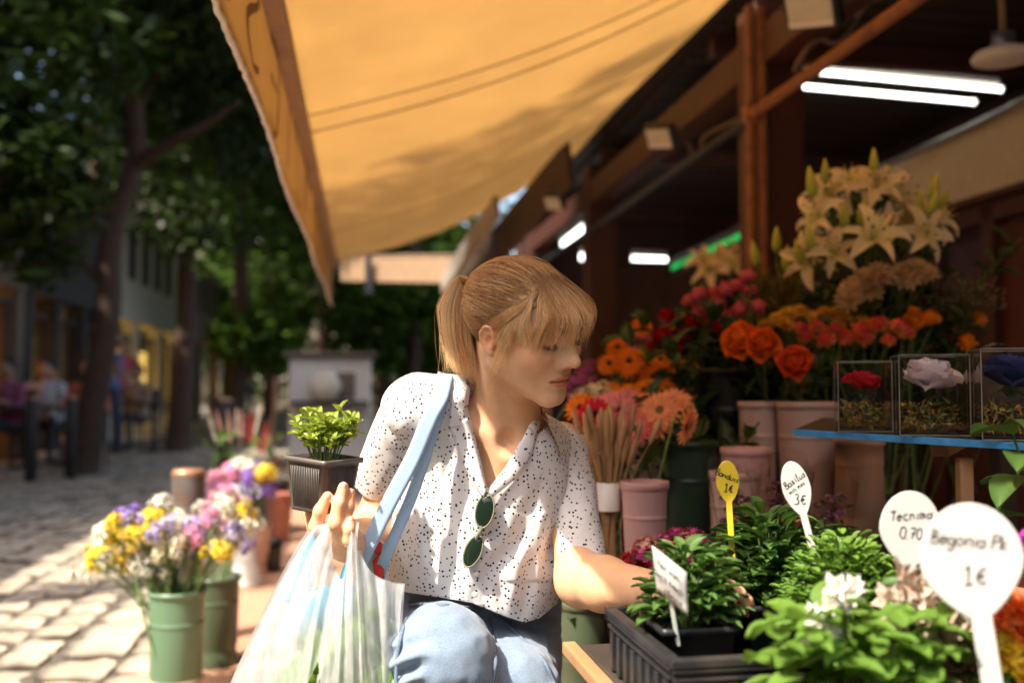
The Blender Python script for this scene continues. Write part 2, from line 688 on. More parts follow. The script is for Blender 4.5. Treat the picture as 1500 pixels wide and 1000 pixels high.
# ---------------------------------------------------------------- the stall
RZ = math.atan2(SDIR[1], SDIR[0]) - math.pi / 2       # turns +Y into the stall's direction
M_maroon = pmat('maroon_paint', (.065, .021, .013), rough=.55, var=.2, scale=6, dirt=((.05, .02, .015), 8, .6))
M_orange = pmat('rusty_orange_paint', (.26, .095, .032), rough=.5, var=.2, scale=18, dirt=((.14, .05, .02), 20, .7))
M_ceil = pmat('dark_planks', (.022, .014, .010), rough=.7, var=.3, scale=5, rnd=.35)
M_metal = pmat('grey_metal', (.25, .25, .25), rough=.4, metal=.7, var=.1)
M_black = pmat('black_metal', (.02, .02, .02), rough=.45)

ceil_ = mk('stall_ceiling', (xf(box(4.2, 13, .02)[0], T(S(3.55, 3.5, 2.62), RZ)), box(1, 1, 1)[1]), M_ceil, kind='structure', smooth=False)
pl = mesh('plank', box(4.0, .135, .02, b=.004), M_ceil, smooth=False)
for i, a in enumerate(np.arange(.4, 9.6, .15)):
    ob('plank', pl, ceil_, T(S(3.6, a, 2.597), RZ))
for a in (2.2, 4.4, 6.6, 8.8):
    o = mk('ceiling_joist', (xf(box(4.0, .07, .10)[0], T(S(3.6, a, 2.535), RZ)), box(1, 1, 1)[1]), M_maroon, ceil_, smooth=False)
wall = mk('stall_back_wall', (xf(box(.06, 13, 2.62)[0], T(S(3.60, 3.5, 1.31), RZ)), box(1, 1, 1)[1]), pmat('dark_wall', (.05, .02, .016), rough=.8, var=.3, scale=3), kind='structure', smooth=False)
for i, a in enumerate(np.arange(1.0, 9.0, .62)):
    mk('wall_panel', (xf(box(.03, .52, 1.75, b=.012)[0], T(S(3.555, a, .95), RZ)), box(.03, .52, 1.75, b=.012)[1]), pmat('door_panel', (.085, .022, .02), rough=.5, var=.25, scale=4) if i == 0 else bpy.data.materials['door_panel'], wall, smooth=False)
mk('stall_end_wall', (xf(box(2.2, .06, 2.62)[0], T(S(2.6, 9.4, 1.31), RZ)), box(1, 1, 1)[1]), bpy.data.materials['dark_wall'], kind='structure', smooth=False)

def post(a, label, L=1.63, w=.20, pipes=True):
    t = thing('stall_post', label, 'post', T(S(L, a, 0), RZ), 'maroon posts carrying the stall roof')
    mk('column', box(w, w, 2.5, (0, 0, 1.25), .008), M_maroon, t, smooth=False)
    mk('base_plate', box(w + .08, w + .08, .02, (0, 0, .01), .004), M_black, t, smooth=False)
    if pipes:
        for x in (-.135, -.185):
            mk('pipe', tube([(x + w / 2 - .05, -.12, .0), (x + w / 2 - .05, -.12, 2.45)], .020, 10), M_orange, t)
    return t
post(3.80, 'maroon stall post with two orange pipes up its side behind the pink roses')
post(6.75, 'darker maroon stall post further back beside the two small white tubes', pipes=False)
post(9.2, 'farthest maroon stall post at the dim end of the stall', pipes=False)
t = thing('roof_beam', 'maroon brown roof beam running along the tops of the posts', 'beam', T(S(1.60, 3, 2.30), RZ))
mk('beam', box(.12, 13, .16, (0, .6, 0), .008), M_maroon, t, smooth=False)
t = thing('handrail_pipe', 'rust orange horizontal pipe crossing the near maroon post', 'pipe', T(S(1.50, 0, 2.02), RZ))
mk('pipe', tube([(0, -2, 0), (0, 3.72, 0)], .022, 10), M_orange, t)
mk('pipe', tube([(0.02, 3.72, 0), (0.02, 9.3, 0)], .018, 10), M_black, t)
mk('clamp', box(.06, .05, .07, (0, 3.68, 0), .008), M_orange, t, smooth=False)
# bent conduits near the flood lights
def wire(name, label, pts, r, mat, cat='conduit', n=26):
    return tag(mk(name, tube(smooth_path(pts, n), r, 8), mat), label, cat)
M_cond = pmat('brown_conduit', (.16, .10, .075), rough=.5)
wire('conduit', 'brown bent conduit looping above the orange pipe', [P(1163, 105, 3.6), P(1185, 68, 3.6), P(1205, 58, 3.6), P(1222, 64, 3.6), P(1240, 50, 3.6), P(1256, 25, 3.6), P(1268, 8, 3.6), P(1300, -10, 3.6)], .010, M_cond)
wire('conduit', 'thin brown conduit bent down beside the far flood light', [P(1088, 172, 4.4), P(1040, 195, 4.6), P(1028, 208, 4.7), P(1030, 222, 4.7)], .010, M_cond)
wire('conduit', 'short hooked conduit under the far flood light', [P(1003, 210, 5.3), P(1012, 216, 5.3), P(1012, 232, 5.3)], .012, M_cond)
wire('conduit', 'grey conduit along the top of the cream fascia', [P(1290, 246, 5.3), P(1400, 197, 4.7), P(1475, 160, 4.3), P(1500, 146, 4.15), P(1600, 100, 3.8)], .02, M_metal)

M_tube = pmat('lit_tube', (1.0, .98, .90), var=0, emit=2.4)
M_tube2 = pmat('lit_tube_far', (.92, 1.0, .96), var=0, emit=2.2)
M_white = pmat('white_enamel', (.62, .58, .52), rough=.4, var=.08)
t = thing('fluorescent_fixture', 'long twin tube fluorescent light lit on the dark plank ceiling', 'light')
fa, fb = P(1182, 112, 5.0), P(1448, 137, 5.28)
mk('housing', beam(fa + [-.02, -.02, .045], fb + [.02, -.02, .045], .10, .04, .006, up=(0, 0, 1)), M_white, t, smooth=False)
for dy in (-.045, .055):
    o_ = np.array([.03, -.07, .0]) if dy < 0 else np.array([-.04, .085, -.022])
    mk('tube', tube([fa + o_, fb + o_], .012, 10), M_tube, t)
    mk('end_cap', tube([fa + o_ + (fb - fa) * -.012, fa + o_], .018, 10), M_white, t)
    mk('end_cap', tube([fb + o_, fb + o_ + (fb - fa) * .012], .018, 10), M_white, t)
for lab, a, b in (('small lit tube light slanting in the dim stall behind her head', P(826, 358, 8.6), P(872, 322, 8.2)), ('short horizontal lit tube left of the far maroon post', P(850, 376, 8.4), P(884, 377, 8.4)), ('short horizontal lit tube right of the far maroon post', P(926, 380, 8.4), P(976, 382, 8.4))):
    t = thing('tube_light', lab, 'light', T(a), 'small tube lights deep in the stall')
    mk('tube', tube([a * 0, b - a], .030, 10), M_tube2, t)
    mk('housing', beam(np.array([0, 0, .05]), b - a + [0, 0, .05], .07, .05), M_white, t, smooth=False)
# flood lights
M_lens = pmat('flood_lens', (.50, .47, .36), rough=.25, var=.08)
def flood(pos, s, label):
    t = thing('flood_light', label, 'lamp', frame(pos, nrm([-.55, -.55, -.62]), (0.75, -.55, -.1)) @ T(s=s), 'flood lights under the beam')
    mk('housing', box(.20, .16, .06, (0, 0, -.035), .012), M_black, t, smooth=False)
    mk('lens', box(.165, .125, .012, (0, 0, .0), .003), M_lens, t, smooth=False)
    mk('reflector_strip', box(.165, .026, .016, (0, -.05, .003), .003), M_white, t, smooth=False)
    mk('bracket', tube(smooth_path([(-.11, 0, -.03), (-.11, 0, -.11), (0, 0, -.14), (.11, 0, -.11), (.11, 0, -.03)], 14), .008, 6), M_black, t)
flood(P(1186, 14, 3.15), .9, 'nearest flood light, hanging at the top edge above the near post')
flood(P(965, 203, 4.8), .78, 'flood light under the beam left of the near maroon post')
flood(P(810, 298, 6.4), .7, 'smallest flood light, above her head in the dim stall')
t = thing('pendant_lamp', 'hanging round lamp with beige dish shade at the top right', 'lamp', T(P(1470, 84, 3.3)))
mk('shade', lathe([(.0, .035), (.04, .034), (.085, .018), (.10, 0), (.095, -.012), (.05, -.022), (.0, -.026)], 24, cap0=False), M_white, t)
mk('cap', lathe([(.0, .085), (.038, .08), (.04, .035)], 16, cap0=False), M_metal, t)
mk('rod', tube([(0, 0, .08), (-.01, 0, .55)], .011, 8), pmat('brass_rod', (.35, .22, .10), rough=.4), t)
# cream fascia on the right
t = thing('fascia_board', 'cream yellow fascia board above the doors on the right', 'fascia', T(S(2.8, 4.2, 1.995), RZ))
mk('board', box(.05, 4.4, .33, b=.006), pmat('cream_paint', (.58, .47, .27), rough=.6, var=.1), t, smooth=False)
mk('edge_strip', box(.06, 4.4, .03, (0, 0, -.18), .004), M_maroon, t, smooth=False)
t = thing('door_frame', 'dark maroon door frame under the cream fascia', 'door frame', T(S(2.85, 4.1, 0), RZ))
for y in (-.6, 0.05, .7):
    mk('jamb', box(.08, .09, 1.8, (0, y, .9), .006), M_maroon, t, smooth=False)
mk('head_rail', box(.08, 1.4, .08, (0, .05, 1.75), .006), M_maroon, t, smooth=False)
mk('door_panel', box(.03, .56, 1.66, (.02, -.27, .86), .006), bpy.data.materials['door_panel'], t, smooth=False)
t = thing('green_strip_light', 'glowing green edge strip sloping behind the near post', 'strip light')
mk('strip', beam(P(985, 392, 6.5), P(1094, 341, 5.0), .02, .03, .004), pmat('green_glow', (.01, .42, .08), var=.5, scale=7, emit=.35), t, smooth=False)
mk('backing', beam(P(985, 392, 6.53), P(1094, 341, 5.03), .02, .12, .004), M_black, t, smooth=False)
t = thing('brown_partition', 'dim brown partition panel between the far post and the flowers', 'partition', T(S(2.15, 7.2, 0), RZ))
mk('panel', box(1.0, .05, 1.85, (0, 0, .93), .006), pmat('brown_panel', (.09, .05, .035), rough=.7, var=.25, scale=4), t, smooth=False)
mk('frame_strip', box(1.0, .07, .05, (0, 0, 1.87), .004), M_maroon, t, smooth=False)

# ---------------------------------------------------------------- the awning
A0, A1, NA, NU = .72, 8.15, 60, 18
def awn(u, a):
    """u: 0 at the front bar, 1 at the stall"""
    far = np.clip((a - 4) / 4.1, 0, 1)
    L = -.244 + u * 1.714
    z = 1.95 + u * (.60 + .06 * far) - .10 * np.sin(np.pi * u) * (1 - .3 * far) + .012 * np.sin(a * 1.7 + 4 * u) - .05 * far ** 3 * np.sin(np.pi * u)
    aa = a - .42 * u - far ** 4 * u * .75
    return L[..., None] * NDIR + aa[..., None] * SDIR + z[..., None] * np.array([0, 0, 1])
uu, aa = np.meshgrid(np.linspace(0, 1, NU), np.linspace(A0, A1, NA), indexing='ij')
def awning_fabric():
    m = pmat('awning_canvas', (.58, .425, .225), rough=.75, var=.07, scale=3, bump=.08, bscale=400, trans=.68, tcol=None, spec=.2)
    return m
M_can = awning_fabric()
awning = thing('awning', 'large yellow orange canvas awning with a lettered valance over the flower stall', 'awning')
mk('canopy', thick(awn(uu, aa).reshape(-1, 3), gridF(NU, NA), -.0012), M_can, awning)
M_seam = pmat('seam_tape', (.20, .095, .04), rough=.8)
us = np.linspace(0.02, 1, 24)
for a0, a1, w in ((3.72, 3.62, .016), (3.98, 3.80, .020)):
    a_ = a0 + (a1 - a0) * us
    lo_ = awn(us, a_ - w / 2) - [0, 0, .004]
    hi_ = awn(us, a_ + w / 2) - [0, 0, .004]
    mk('seam', strip(lo_, hi_, .001), M_seam, awning)
for a0 in (6.4,):
    a_ = a0 + 0 * us
    mk('seam', strip(awn(us, a_ - .006) - [0, 0, .004], awn(us, a_ + .006) - [0, 0, .004], .001), M_seam, awning)
b0, b1 = S(-.235, A0, 1.935), S(-.235, A1 + .02, 1.935)
mk('front_bar', beam(b0, b1, .058, .035, .006), pmat('weathered_bar', (.36, .26, .19), rough=.6, var=.2, scale=20), awning, smooth=False)
na = 90
al = np.linspace(A0, A1, na)
VD = .335
def val(v, a):
    L = -.258 + .004 * v + .006 * np.sin(a * 3.1) * v
    z = 1.95 - VD * v
    return L[..., None] * NDIR + a[..., None] * SDIR + z[..., None] * np.array([0, 0, 1])
vv, av = np.meshgrid(np.linspace(0, 1, 8), al, indexing='ij')
vf = pmat('valance_canvas', (.57, .39, .19), rough=.75, var=.06, scale=4, bump=.08, bscale=400, trans=.55, spec=.2)
valance = mk('valance', thick(val(vv, av).reshape(-1, 3), gridF(8, na), .0012), vf, awning)
mk('white_piping', tube(val(np.full(260, 1.0), np.linspace(A0, A1, 260)) + np.random.default_rng(2).normal(0, .0012, (260, 3)), .0065, 6), pmat('white_cord', (.75, .70, .62), rough=.8), valance)
mk('end_cap', beam(S(-.30, A1 + .03, 1.75), S(-.24, A1 + .03, 1.97), .03, .05, .004), M_cond, awning, smooth=False)
arm = thing('folding_rail', 'grey beige folding rail and cover at the far end of the yellow awning', 'rail')
mk('rail', beam(P(650, 418, 8.4), P(728, 302, 7.0), .05, .16, .008), pmat('grey_arm', (.36, .31, .25), rough=.6, var=.15), arm, smooth=False)
mk('cover', beam(P(678, 418, 8.3), P(835, 238, 6.2), .04, .30, .008), pmat('faded_cover', (.07, .045, .028), rough=.8, var=.2), arm, smooth=False)

# stroke lettering ------------------------------------------------
def arc(cx, cy, rx, ry, a0, a1, n=9):
    t = np.radians(np.linspace(a0, a1, n))
    return [(cx + rx * math.cos(q), cy + ry * math.sin(q)) for q in t]
GL = {
 'a': [arc(.3, .3, .26, .3, 60, 400, 12), [(.56, .6), (.55, .15), (.66, 0)]], 'b': [[(.1, 1.1), (.1, 0)], arc(.32, .3, .24, .3, 150, -150, 12)],
 'c': [arc(.34, .3, .27, .3, 50, 310)], 'd': [arc(.3, .3, .26, .3, 40, 400, 12), [(.56, 1.1), (.56, .1), (.66, 0)]],
 'e': [[(.08, .3), (.56, .34)] + arc(.32, .3, .25, .3, 10, 310)], 'g': [arc(.3, .3, .25, .3, 40, 400, 12), [(.55, .6), (.55, -.3), (.3, -.45), (.1, -.3)]],
 'h': [[(.1, 1.1), (.1, 0)], [(.1, .35), (.3, .6), (.5, .5), (.52, 0)]], 'i': [[(.2, .6), (.2, .1), (.32, 0)], [(.2, .82), (.22, .88)]],
 'k': [[(.1, 1.1), (.1, 0)], [(.5, .6), (.12, .28), (.54, 0)]], 'l': [[(.15, 0), (.25, .4), (.35, 1.0), (.22, 1.1), (.18, .5), (.25, .05), (.42, .05)]],
 'm': [[(.06, .6), (.08, 0)], [(.08, .4), (.24, .6), (.36, .45), (.36, 0)], [(.36, .4), (.52, .6), (.64, .45), (.66, 0)]],
 'n': [[(.08, .6), (.1, 0)], [(.1, .38), (.3, .6), (.5, .46), (.52, 0)]], 'o': [arc(.32, .3, .26, .3, 80, 440, 13)],
 'p': [[(.1, .6), (.1, -.45)], arc(.32, .3, .24, .3, 150, -150, 12)], 'r': [[(.1, .6), (.12, 0)], [(.12, .36), (.28, .6), (.46, .54)]],
 's': [[(.5, .52), (.32, .6), (.15, .46), (.45, .2), (.32, 0), (.1, .08)]], 't': [[(.26, .95), (.24, .12), (.42, 0)], [(.06, .62), (.46, .64)]],
 'u': [[(.1, .6), (.12, .1), (.3, 0), (.5, .15), (.52, .6)], [(.52, .2), (.6, 0)]], 'v': [[(.06, .6), (.28, 0), (.52, .6)]],
 'B': [[(.1, 1.1), (.1, 0)], [(.02, 1.05), (.4, 1.1), (.5, .85), (.14, .58), (.55, .45), (.5, .05), (.06, 0)]], 'D': [[(.1, 1.1), (.1, 0)], [(.0, 1.1), (.5, .9), (.58, .4), (.4, .05), (.05, 0)]],
 'H': [[(.1, 1.1), (.1, 0)], [(.56, 1.1), (.56, 0)], [(.1, .55), (.56, .58)]], 'T': [[(.02, 1.02), (.3, 1.1), (.62, 1.04)], [(.34, 1.08), (.26, 0)]],
 'P': [[(.1, 1.1), (.1, 0)], [(.02, 1.06), (.45, 1.08), (.5, .75), (.12, .55)]], 'R': [[(.1, 1.1), (.1, 0)], [(.02, 1.06), (.45, 1.08), (.5, .75), (.12, .55), (.56, 0)]],
 'S': [[(.56, .95), (.34, 1.1), (.1, .88), (.52, .35), (.32, .02), (.06, .15)]], 'E': [[(.56, 1.1), (.12, 1.06), (.1, 0), (.58, .02)], [(.1, .56), (.48, .58)]],
 'I': [[(.2, 1.1), (.2, 0)]], 'N': [[(.1, 0), (.1, 1.1), (.56, 0), (.56, 1.1)]], 'Z': [[(.08, 1.08), (.58, 1.1), (.06, 0), (.6, .03)]],
 '0': [arc(.32, .5, .26, .5, 80, 440, 14)], '1': [[(.08, .8), (.3, 1.1), (.3, 0)], [(.08, 0), (.52, 0)]], '2': [[(.08, .85), (.3, 1.08), (.52, .85), (.1, .02), (.58, .04)]],
 '3': [[(.1, 1.0), (.36, 1.1), (.5, .85), (.26, .6), (.54, .38), (.4, .04), (.06, .08)]], '7': [[(.06, 1.06), (.56, 1.08), (.24, 0)], [(.18, .55), (.5, .58)]],
 '€': [arc(.42, .45, .3, .42, 60, 300), [(.0, .54), (.46, .56)], [(.0, .36), (.42, .38)]], '.': [[(.12, .0), (.17, .06)]], "'": [[(.16, 1.1), (.12, .85)]], ' ': [],
}
def lettering(text, h, w, M_, seed=0, mirror=False, slant=.12):
    """hand-drawn strokes: flat ribbons of width w, letters h tall, in the XY plane of M_, centred"""
    r = np.random.default_rng(seed)
    g, x = G(), 0.0
    segs = []
    for ch in text:
        for st in GL[ch]:
            p = np.array(st, float)
            p = p * [1, r.uniform(.88, 1.12)] + r.normal(0, .03, p.shape)
            p[:, 0] = p[:, 0] + slant * p[:, 1] + x
            segs.append(p)
        x += {'i': .42, 'l': .5, '.': .3, "'": .3, 'm': .82, ' ': .45, 'I': .45}.get(ch, .68) + r.normal(0, .02)
    for p in segs:
        p = (p - [x / 2, .5]) * h
        if mirror:
            p[:, 0] *= -1
        n = max(6, 3 * len(p))
        q = smooth_path(np.c_[p, np.zeros(len(p))], n)
        t = np.gradient(q, axis=0)
        t /= np.linalg.norm(t, axis=1)[:, None] + 1e-9
        nn = np.stack([-t[:, 1], t[:, 0], 0 * t[:, 0]], 1) * (w / 2) * (.8 + .4 * r.random((n, 1)))
        V, F = strip(q - nn, q + nn, 0)
        nz_ = np.cross(V[F[0, 1]] - V[F[0, 0]], V[F[0, 2]] - V[F[0, 0]])[2]
        g.put((V + [0, 0, .0], F if nz_ > 0 else F[:, ::-1]))
    V, F, C = g.geo()
    return xf(V, M_), F
M_ink = pmat('black_ink', (.012, .012, .014), rough=.5, var=.02)
# letters on the outer face of the valance, seen reversed through the cloth from inside
M_let = pmat('brown_letters', (.20, .10, .045), rough=.8)
for i, ch in enumerate('ZSEIZNESIRE'):
    a = 1.75 + i * .52
    m = np.eye(4)
    m[:3, 0], m[:3, 1], m[:3, 2] = SDIR * 2.5, nrm(np.cross(NDIR, SDIR)), NDIR
    m[:3, 3] = S(-.2510, a, 1.782)
    mk('letter', lettering(ch, .21, .016, m, seed=i, mirror=True, slant=0), M_let, valance, smooth=False)
# the next stall's awning beyond
t = thing('far_awning', 'faded beige awning of the next stall beyond the yellow one', 'awning')
mk('valance', beam(P(500, 395, 10.5), P(662, 396, 9.2), .02, .24, .004), pmat('beige_canvas', (.50, .33, .20), rough=.8, trans=.4), t, smooth=False)
mk('roof_sheet', thick(np.array([P(500, 377, 10.5), P(662, 374, 9.2), P(690, 372, 11.5), P(540, 372, 13)]), np.array([[0, 1, 2, 3]]), .004), bpy.data.materials['beige_canvas'], t)
mk('post', beam(P(540, 376, 10.0), P(540, 430, 10.0), .06, .06), M_black, t, smooth=False)
# ---------------------------------------------------------------- trees
def leaf_cloud(centres, radii, n, size, seed, flat=.75):
    """n leaf-shaped faces spread through clumps"""
    r = np.random.default_rng(seed)
    centres, radii = np.asarray(centres, float), np.asarray(radii, float)
    k = r.choice(len(centres), n, p=radii ** 2 / (radii ** 2).sum())
    d = r.normal(size=(n, 3))
    d /= np.linalg.norm(d, axis=1)[:, None]
    p = centres[k] + d * (radii[k] * r.random(n) ** .45)[:, None] * [1, 1, flat]
    x = r.normal(size=(n, 3)) * [1, 1, .45]
    x /= np.linalg.norm(x, axis=1)[:, None]
    up = r.normal(size=(n, 3)) * .5 + [0, 0, 1]
    y = np.cross(up, x)
    y /= np.linalg.norm(y, axis=1)[:, None] + 1e-9
    s = size * r.uniform(.6, 1.35, n)[:, None]
    V = np.stack([p - x * s, p + y * s * .42, p + x * s, p - y * s * .42], 1).reshape(-1, 3)
    F = np.arange(4 * n).reshape(-1, 4)
    c = np.repeat(r.uniform(.65, 1.4, n), 4)[:, None] * np.repeat(np.where(r.random((n, 1)) < .25, [[1.25, 1.1, .5]], [[1, 1, 1]]), 4, 0)
    return V, F, c
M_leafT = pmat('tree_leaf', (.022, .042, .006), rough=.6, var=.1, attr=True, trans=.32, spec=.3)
M_leafSun = pmat('sunlit_leaf', (.075, .145, .02), rough=.6, var=.1, attr=True, trans=.45, spec=.3)  # brighter copy of the leaf colour, sunlight on the far trees put in
M_bark = pmat('bark', (.055, .030, .018), rough=.9, var=.35, scale=9, bump=.6, bscale=22)
def tree(label, base, path, r0, clumps, n, size, seed, limbs=(), leafm=None):
    base = np.asarray(base, float)
    t = thing('street_tree', label, 'tree', T(base), 'trees along the street')
    g = G().put(tube(smooth_path([np.array(p) - base for p in path], 14), np.linspace(r0, r0 * .55, 14), 10))
    for lm in limbs:
        g.put(tube(smooth_path([np.array(p) - base for p in lm], 10), np.linspace(r0 * .5, r0 * .15, 10), 7))
    mk('trunk', g.geo(), M_bark, t)
    c = np.array([q[:3] for q in clumps]) - base
    rd = np.array([q[3] for q in clumps])
    g2 = G().put(leaf_cloud(c, rd, n, size, seed))
    mk('crown', g2.geo(), leafm or M_leafT, t)
    return t
def W3(px, py, d):
    return tuple(P(px, py, d))
def C4(px, py, d, r):
    return (*P(px, py, d), r)
def ground_at(px, d):
    p = P(px, 568, d)
    p[2] = 0
    return p
# the leaning tree on the left
b = ground_at(126, 11)
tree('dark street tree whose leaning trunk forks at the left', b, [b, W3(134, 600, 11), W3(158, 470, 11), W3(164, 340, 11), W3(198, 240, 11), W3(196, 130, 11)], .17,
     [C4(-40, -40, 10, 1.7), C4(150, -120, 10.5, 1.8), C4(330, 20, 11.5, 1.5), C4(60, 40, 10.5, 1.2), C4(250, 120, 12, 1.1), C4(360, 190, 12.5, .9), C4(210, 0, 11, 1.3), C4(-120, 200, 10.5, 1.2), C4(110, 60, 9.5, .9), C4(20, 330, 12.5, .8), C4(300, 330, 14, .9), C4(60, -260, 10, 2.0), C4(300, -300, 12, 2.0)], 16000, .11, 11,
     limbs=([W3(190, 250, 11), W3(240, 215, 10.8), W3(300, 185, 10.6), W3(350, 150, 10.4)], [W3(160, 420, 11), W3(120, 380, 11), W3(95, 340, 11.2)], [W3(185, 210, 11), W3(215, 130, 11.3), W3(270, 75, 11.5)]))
# near branch of lit leaves at the left edge
b = S(-5.2, 6.0, 0)
def shade_spot(x, y, z):
    t_ = z / SUN.z
    return (x + SUN.x * t_, y + SUN.y * t_, z)
lowc = [C4(40, 210, 7.2, .42), C4(90, 230, 7.0, .34), C4(20, 300, 7.3, .4), C4(110, 300, 7.1, .3), C4(60, 380, 7.4, .32), C4(-60, 250, 7, .7), C4(120, 190, 7.2, .28), C4(30, 150, 7.2, .4)]
shd = []
for (x, y, z, r_q) in ((-2.7, 6.7, 4.6, .26), (-2.1, 6.6, 4.6, .28), (-1.6, 6.75, 4.6, .27), (-1.9, 5.0, 4.7, .16), (-1.55, 4.95, 4.7, .19), (-1.2, 5.0, 4.7, .18), (-3.9, 8.7, 4.8, .7), (-2.8, 8.9, 4.8, .8), (-1.7, 9.0, 4.8, .8), (-1.0, 9.0, 4.8, .8), (-4.2, 9.2, 5, 1.1), (-2.9, 9.6, 5, 1.1), (-1.6, 9.9, 5.2, 1.0), (-.7, 9.4, 5, .8)):
    shd.append((*shade_spot(x, y, z), r_q))
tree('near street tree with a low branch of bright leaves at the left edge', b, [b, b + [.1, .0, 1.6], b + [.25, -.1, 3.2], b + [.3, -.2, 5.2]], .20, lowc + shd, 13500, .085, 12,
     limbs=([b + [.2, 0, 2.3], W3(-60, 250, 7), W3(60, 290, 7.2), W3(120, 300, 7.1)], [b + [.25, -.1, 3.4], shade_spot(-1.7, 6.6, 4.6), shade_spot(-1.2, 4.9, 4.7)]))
# the crown that shades the far half of the awning
b = np.array([-6.6, .4, 0])
aw = []
for u, a, r_q in ((.15, 5.6, .55), (.45, 5.3, .6), (.8, 5.0, .55), (.3, 6.4, .8), (.7, 6.2, .8), (.2, 7.4, .9), (.6, 7.3, .9), (.95, 6.6, .8), (.0, 6.6, .6), (.55, 4.75, .22), (.75, 4.55, .2), (.3, 4.9, .2), (.9, 4.6, .25), (-.1, 7.6, .7)):
    p = awn(np.array(u), np.array(a))
    t_ = (11.5 - p[2]) / SUN.z
    aw.append((p[0] + SUN.x * t_, p[1] + SUN.y * t_, 11.5, r_q))
tree('street tree whose crown reaches over the far end of the awning', b, [b, b + [.1, .1, 3.8], b + [.3, .2, 7.6], b + [.2, .1, 11.2]], .24, aw, 9500, .055, 13,
     limbs=([b + [.3, .2, 7.6], b + [.6, .6, 9.5], b + [.9, .8, 11.4]], [b + [.3, .2, 8.0], b + [-.4, .5, 9.8], b + [-.6, .8, 11.3]]))
# trees down the street
spec = [(262, 15, .2, 21, 'dark trunk second along the left side of the street'), (345, 21, .22, 22, 'dark tree beside the pale shop on the far left side'), (470, 27, .25, 23, 'dense green tree closing the far end of the street'), (600, 24, .22, 24, 'sunlit green tree beyond the end of the yellow awning'), (560, 34, .25, 25, 'far tree behind the pale kiosk'), (690, 30, .25, 26, 'tree showing sky gaps beside the awning arm'), (395, 33, .25, 27, 'far dark tree in the middle of the street')]
for px, d, r0, sd, lab in spec:
    b = ground_at(px, d)
    r = np.random.default_rng(sd)
    top = 3.0 + d * .16
    cl = []
    for i in range(15):
        h = r.uniform(.22, 1.0) * top * 1.25 + 1.2
        ra = d * .075 * (1.15 - .3 * h / top)
        cl.append((b[0] + r.normal(0, d * .07), b[1] + r.normal(0, d * .06), h + .6, ra))
    if px in (600, 690):
        cl = [c for c in cl if c[2] < 3.4 + .03 * d] + [(b[0] + r.normal(0, 1.4), b[1] + r.normal(0, 1), r.uniform(1.6, 3.2), 1.1) for _ in range(6)]
    tree(lab, b, [b, b + [.1, 0, top * .4], b + [.0, .1, top * .9]], r0, cl, 8000, d * .0075, sd, leafm=M_leafSun if px > 380 else None)
# foliage over the far street, its crowns added to keep sky light off
b = S(-5.0, 19, 0)
r = np.random.default_rng(91)
tree('tall spreading street tree whose crown roofs the far street', b, [b, b + [.1, 0, 3], b + [.3, 0, 6.5]], .3, [(r.uniform(-8.5, .5), r.uniform(12.5, 20), r.uniform(5.2, 7.5), r.uniform(1.3, 2.0)) for _ in range(28)], 11000, .19, 92,
     limbs=([b + [.2, 0, 4], b + [2, 1, 5.5], b + [4, 2, 6.2]], [b + [.2, 0, 4.5], b + [-1, 3, 6], b + [0, 7, 6.5]]))
# shrubs along the end of the street
mk('far_hedge', leaf_cloud([(x, 38 + 2 * math.sin(x), .6 + 1.4 * abs(math.sin(x * 1.7)) + k * 1.6) for x in np.arange(-20, 8, .9) for k in range(3)], [1.3] * (32 * 3), 14000, .24, 31), M_leafSun, kind='stuff')

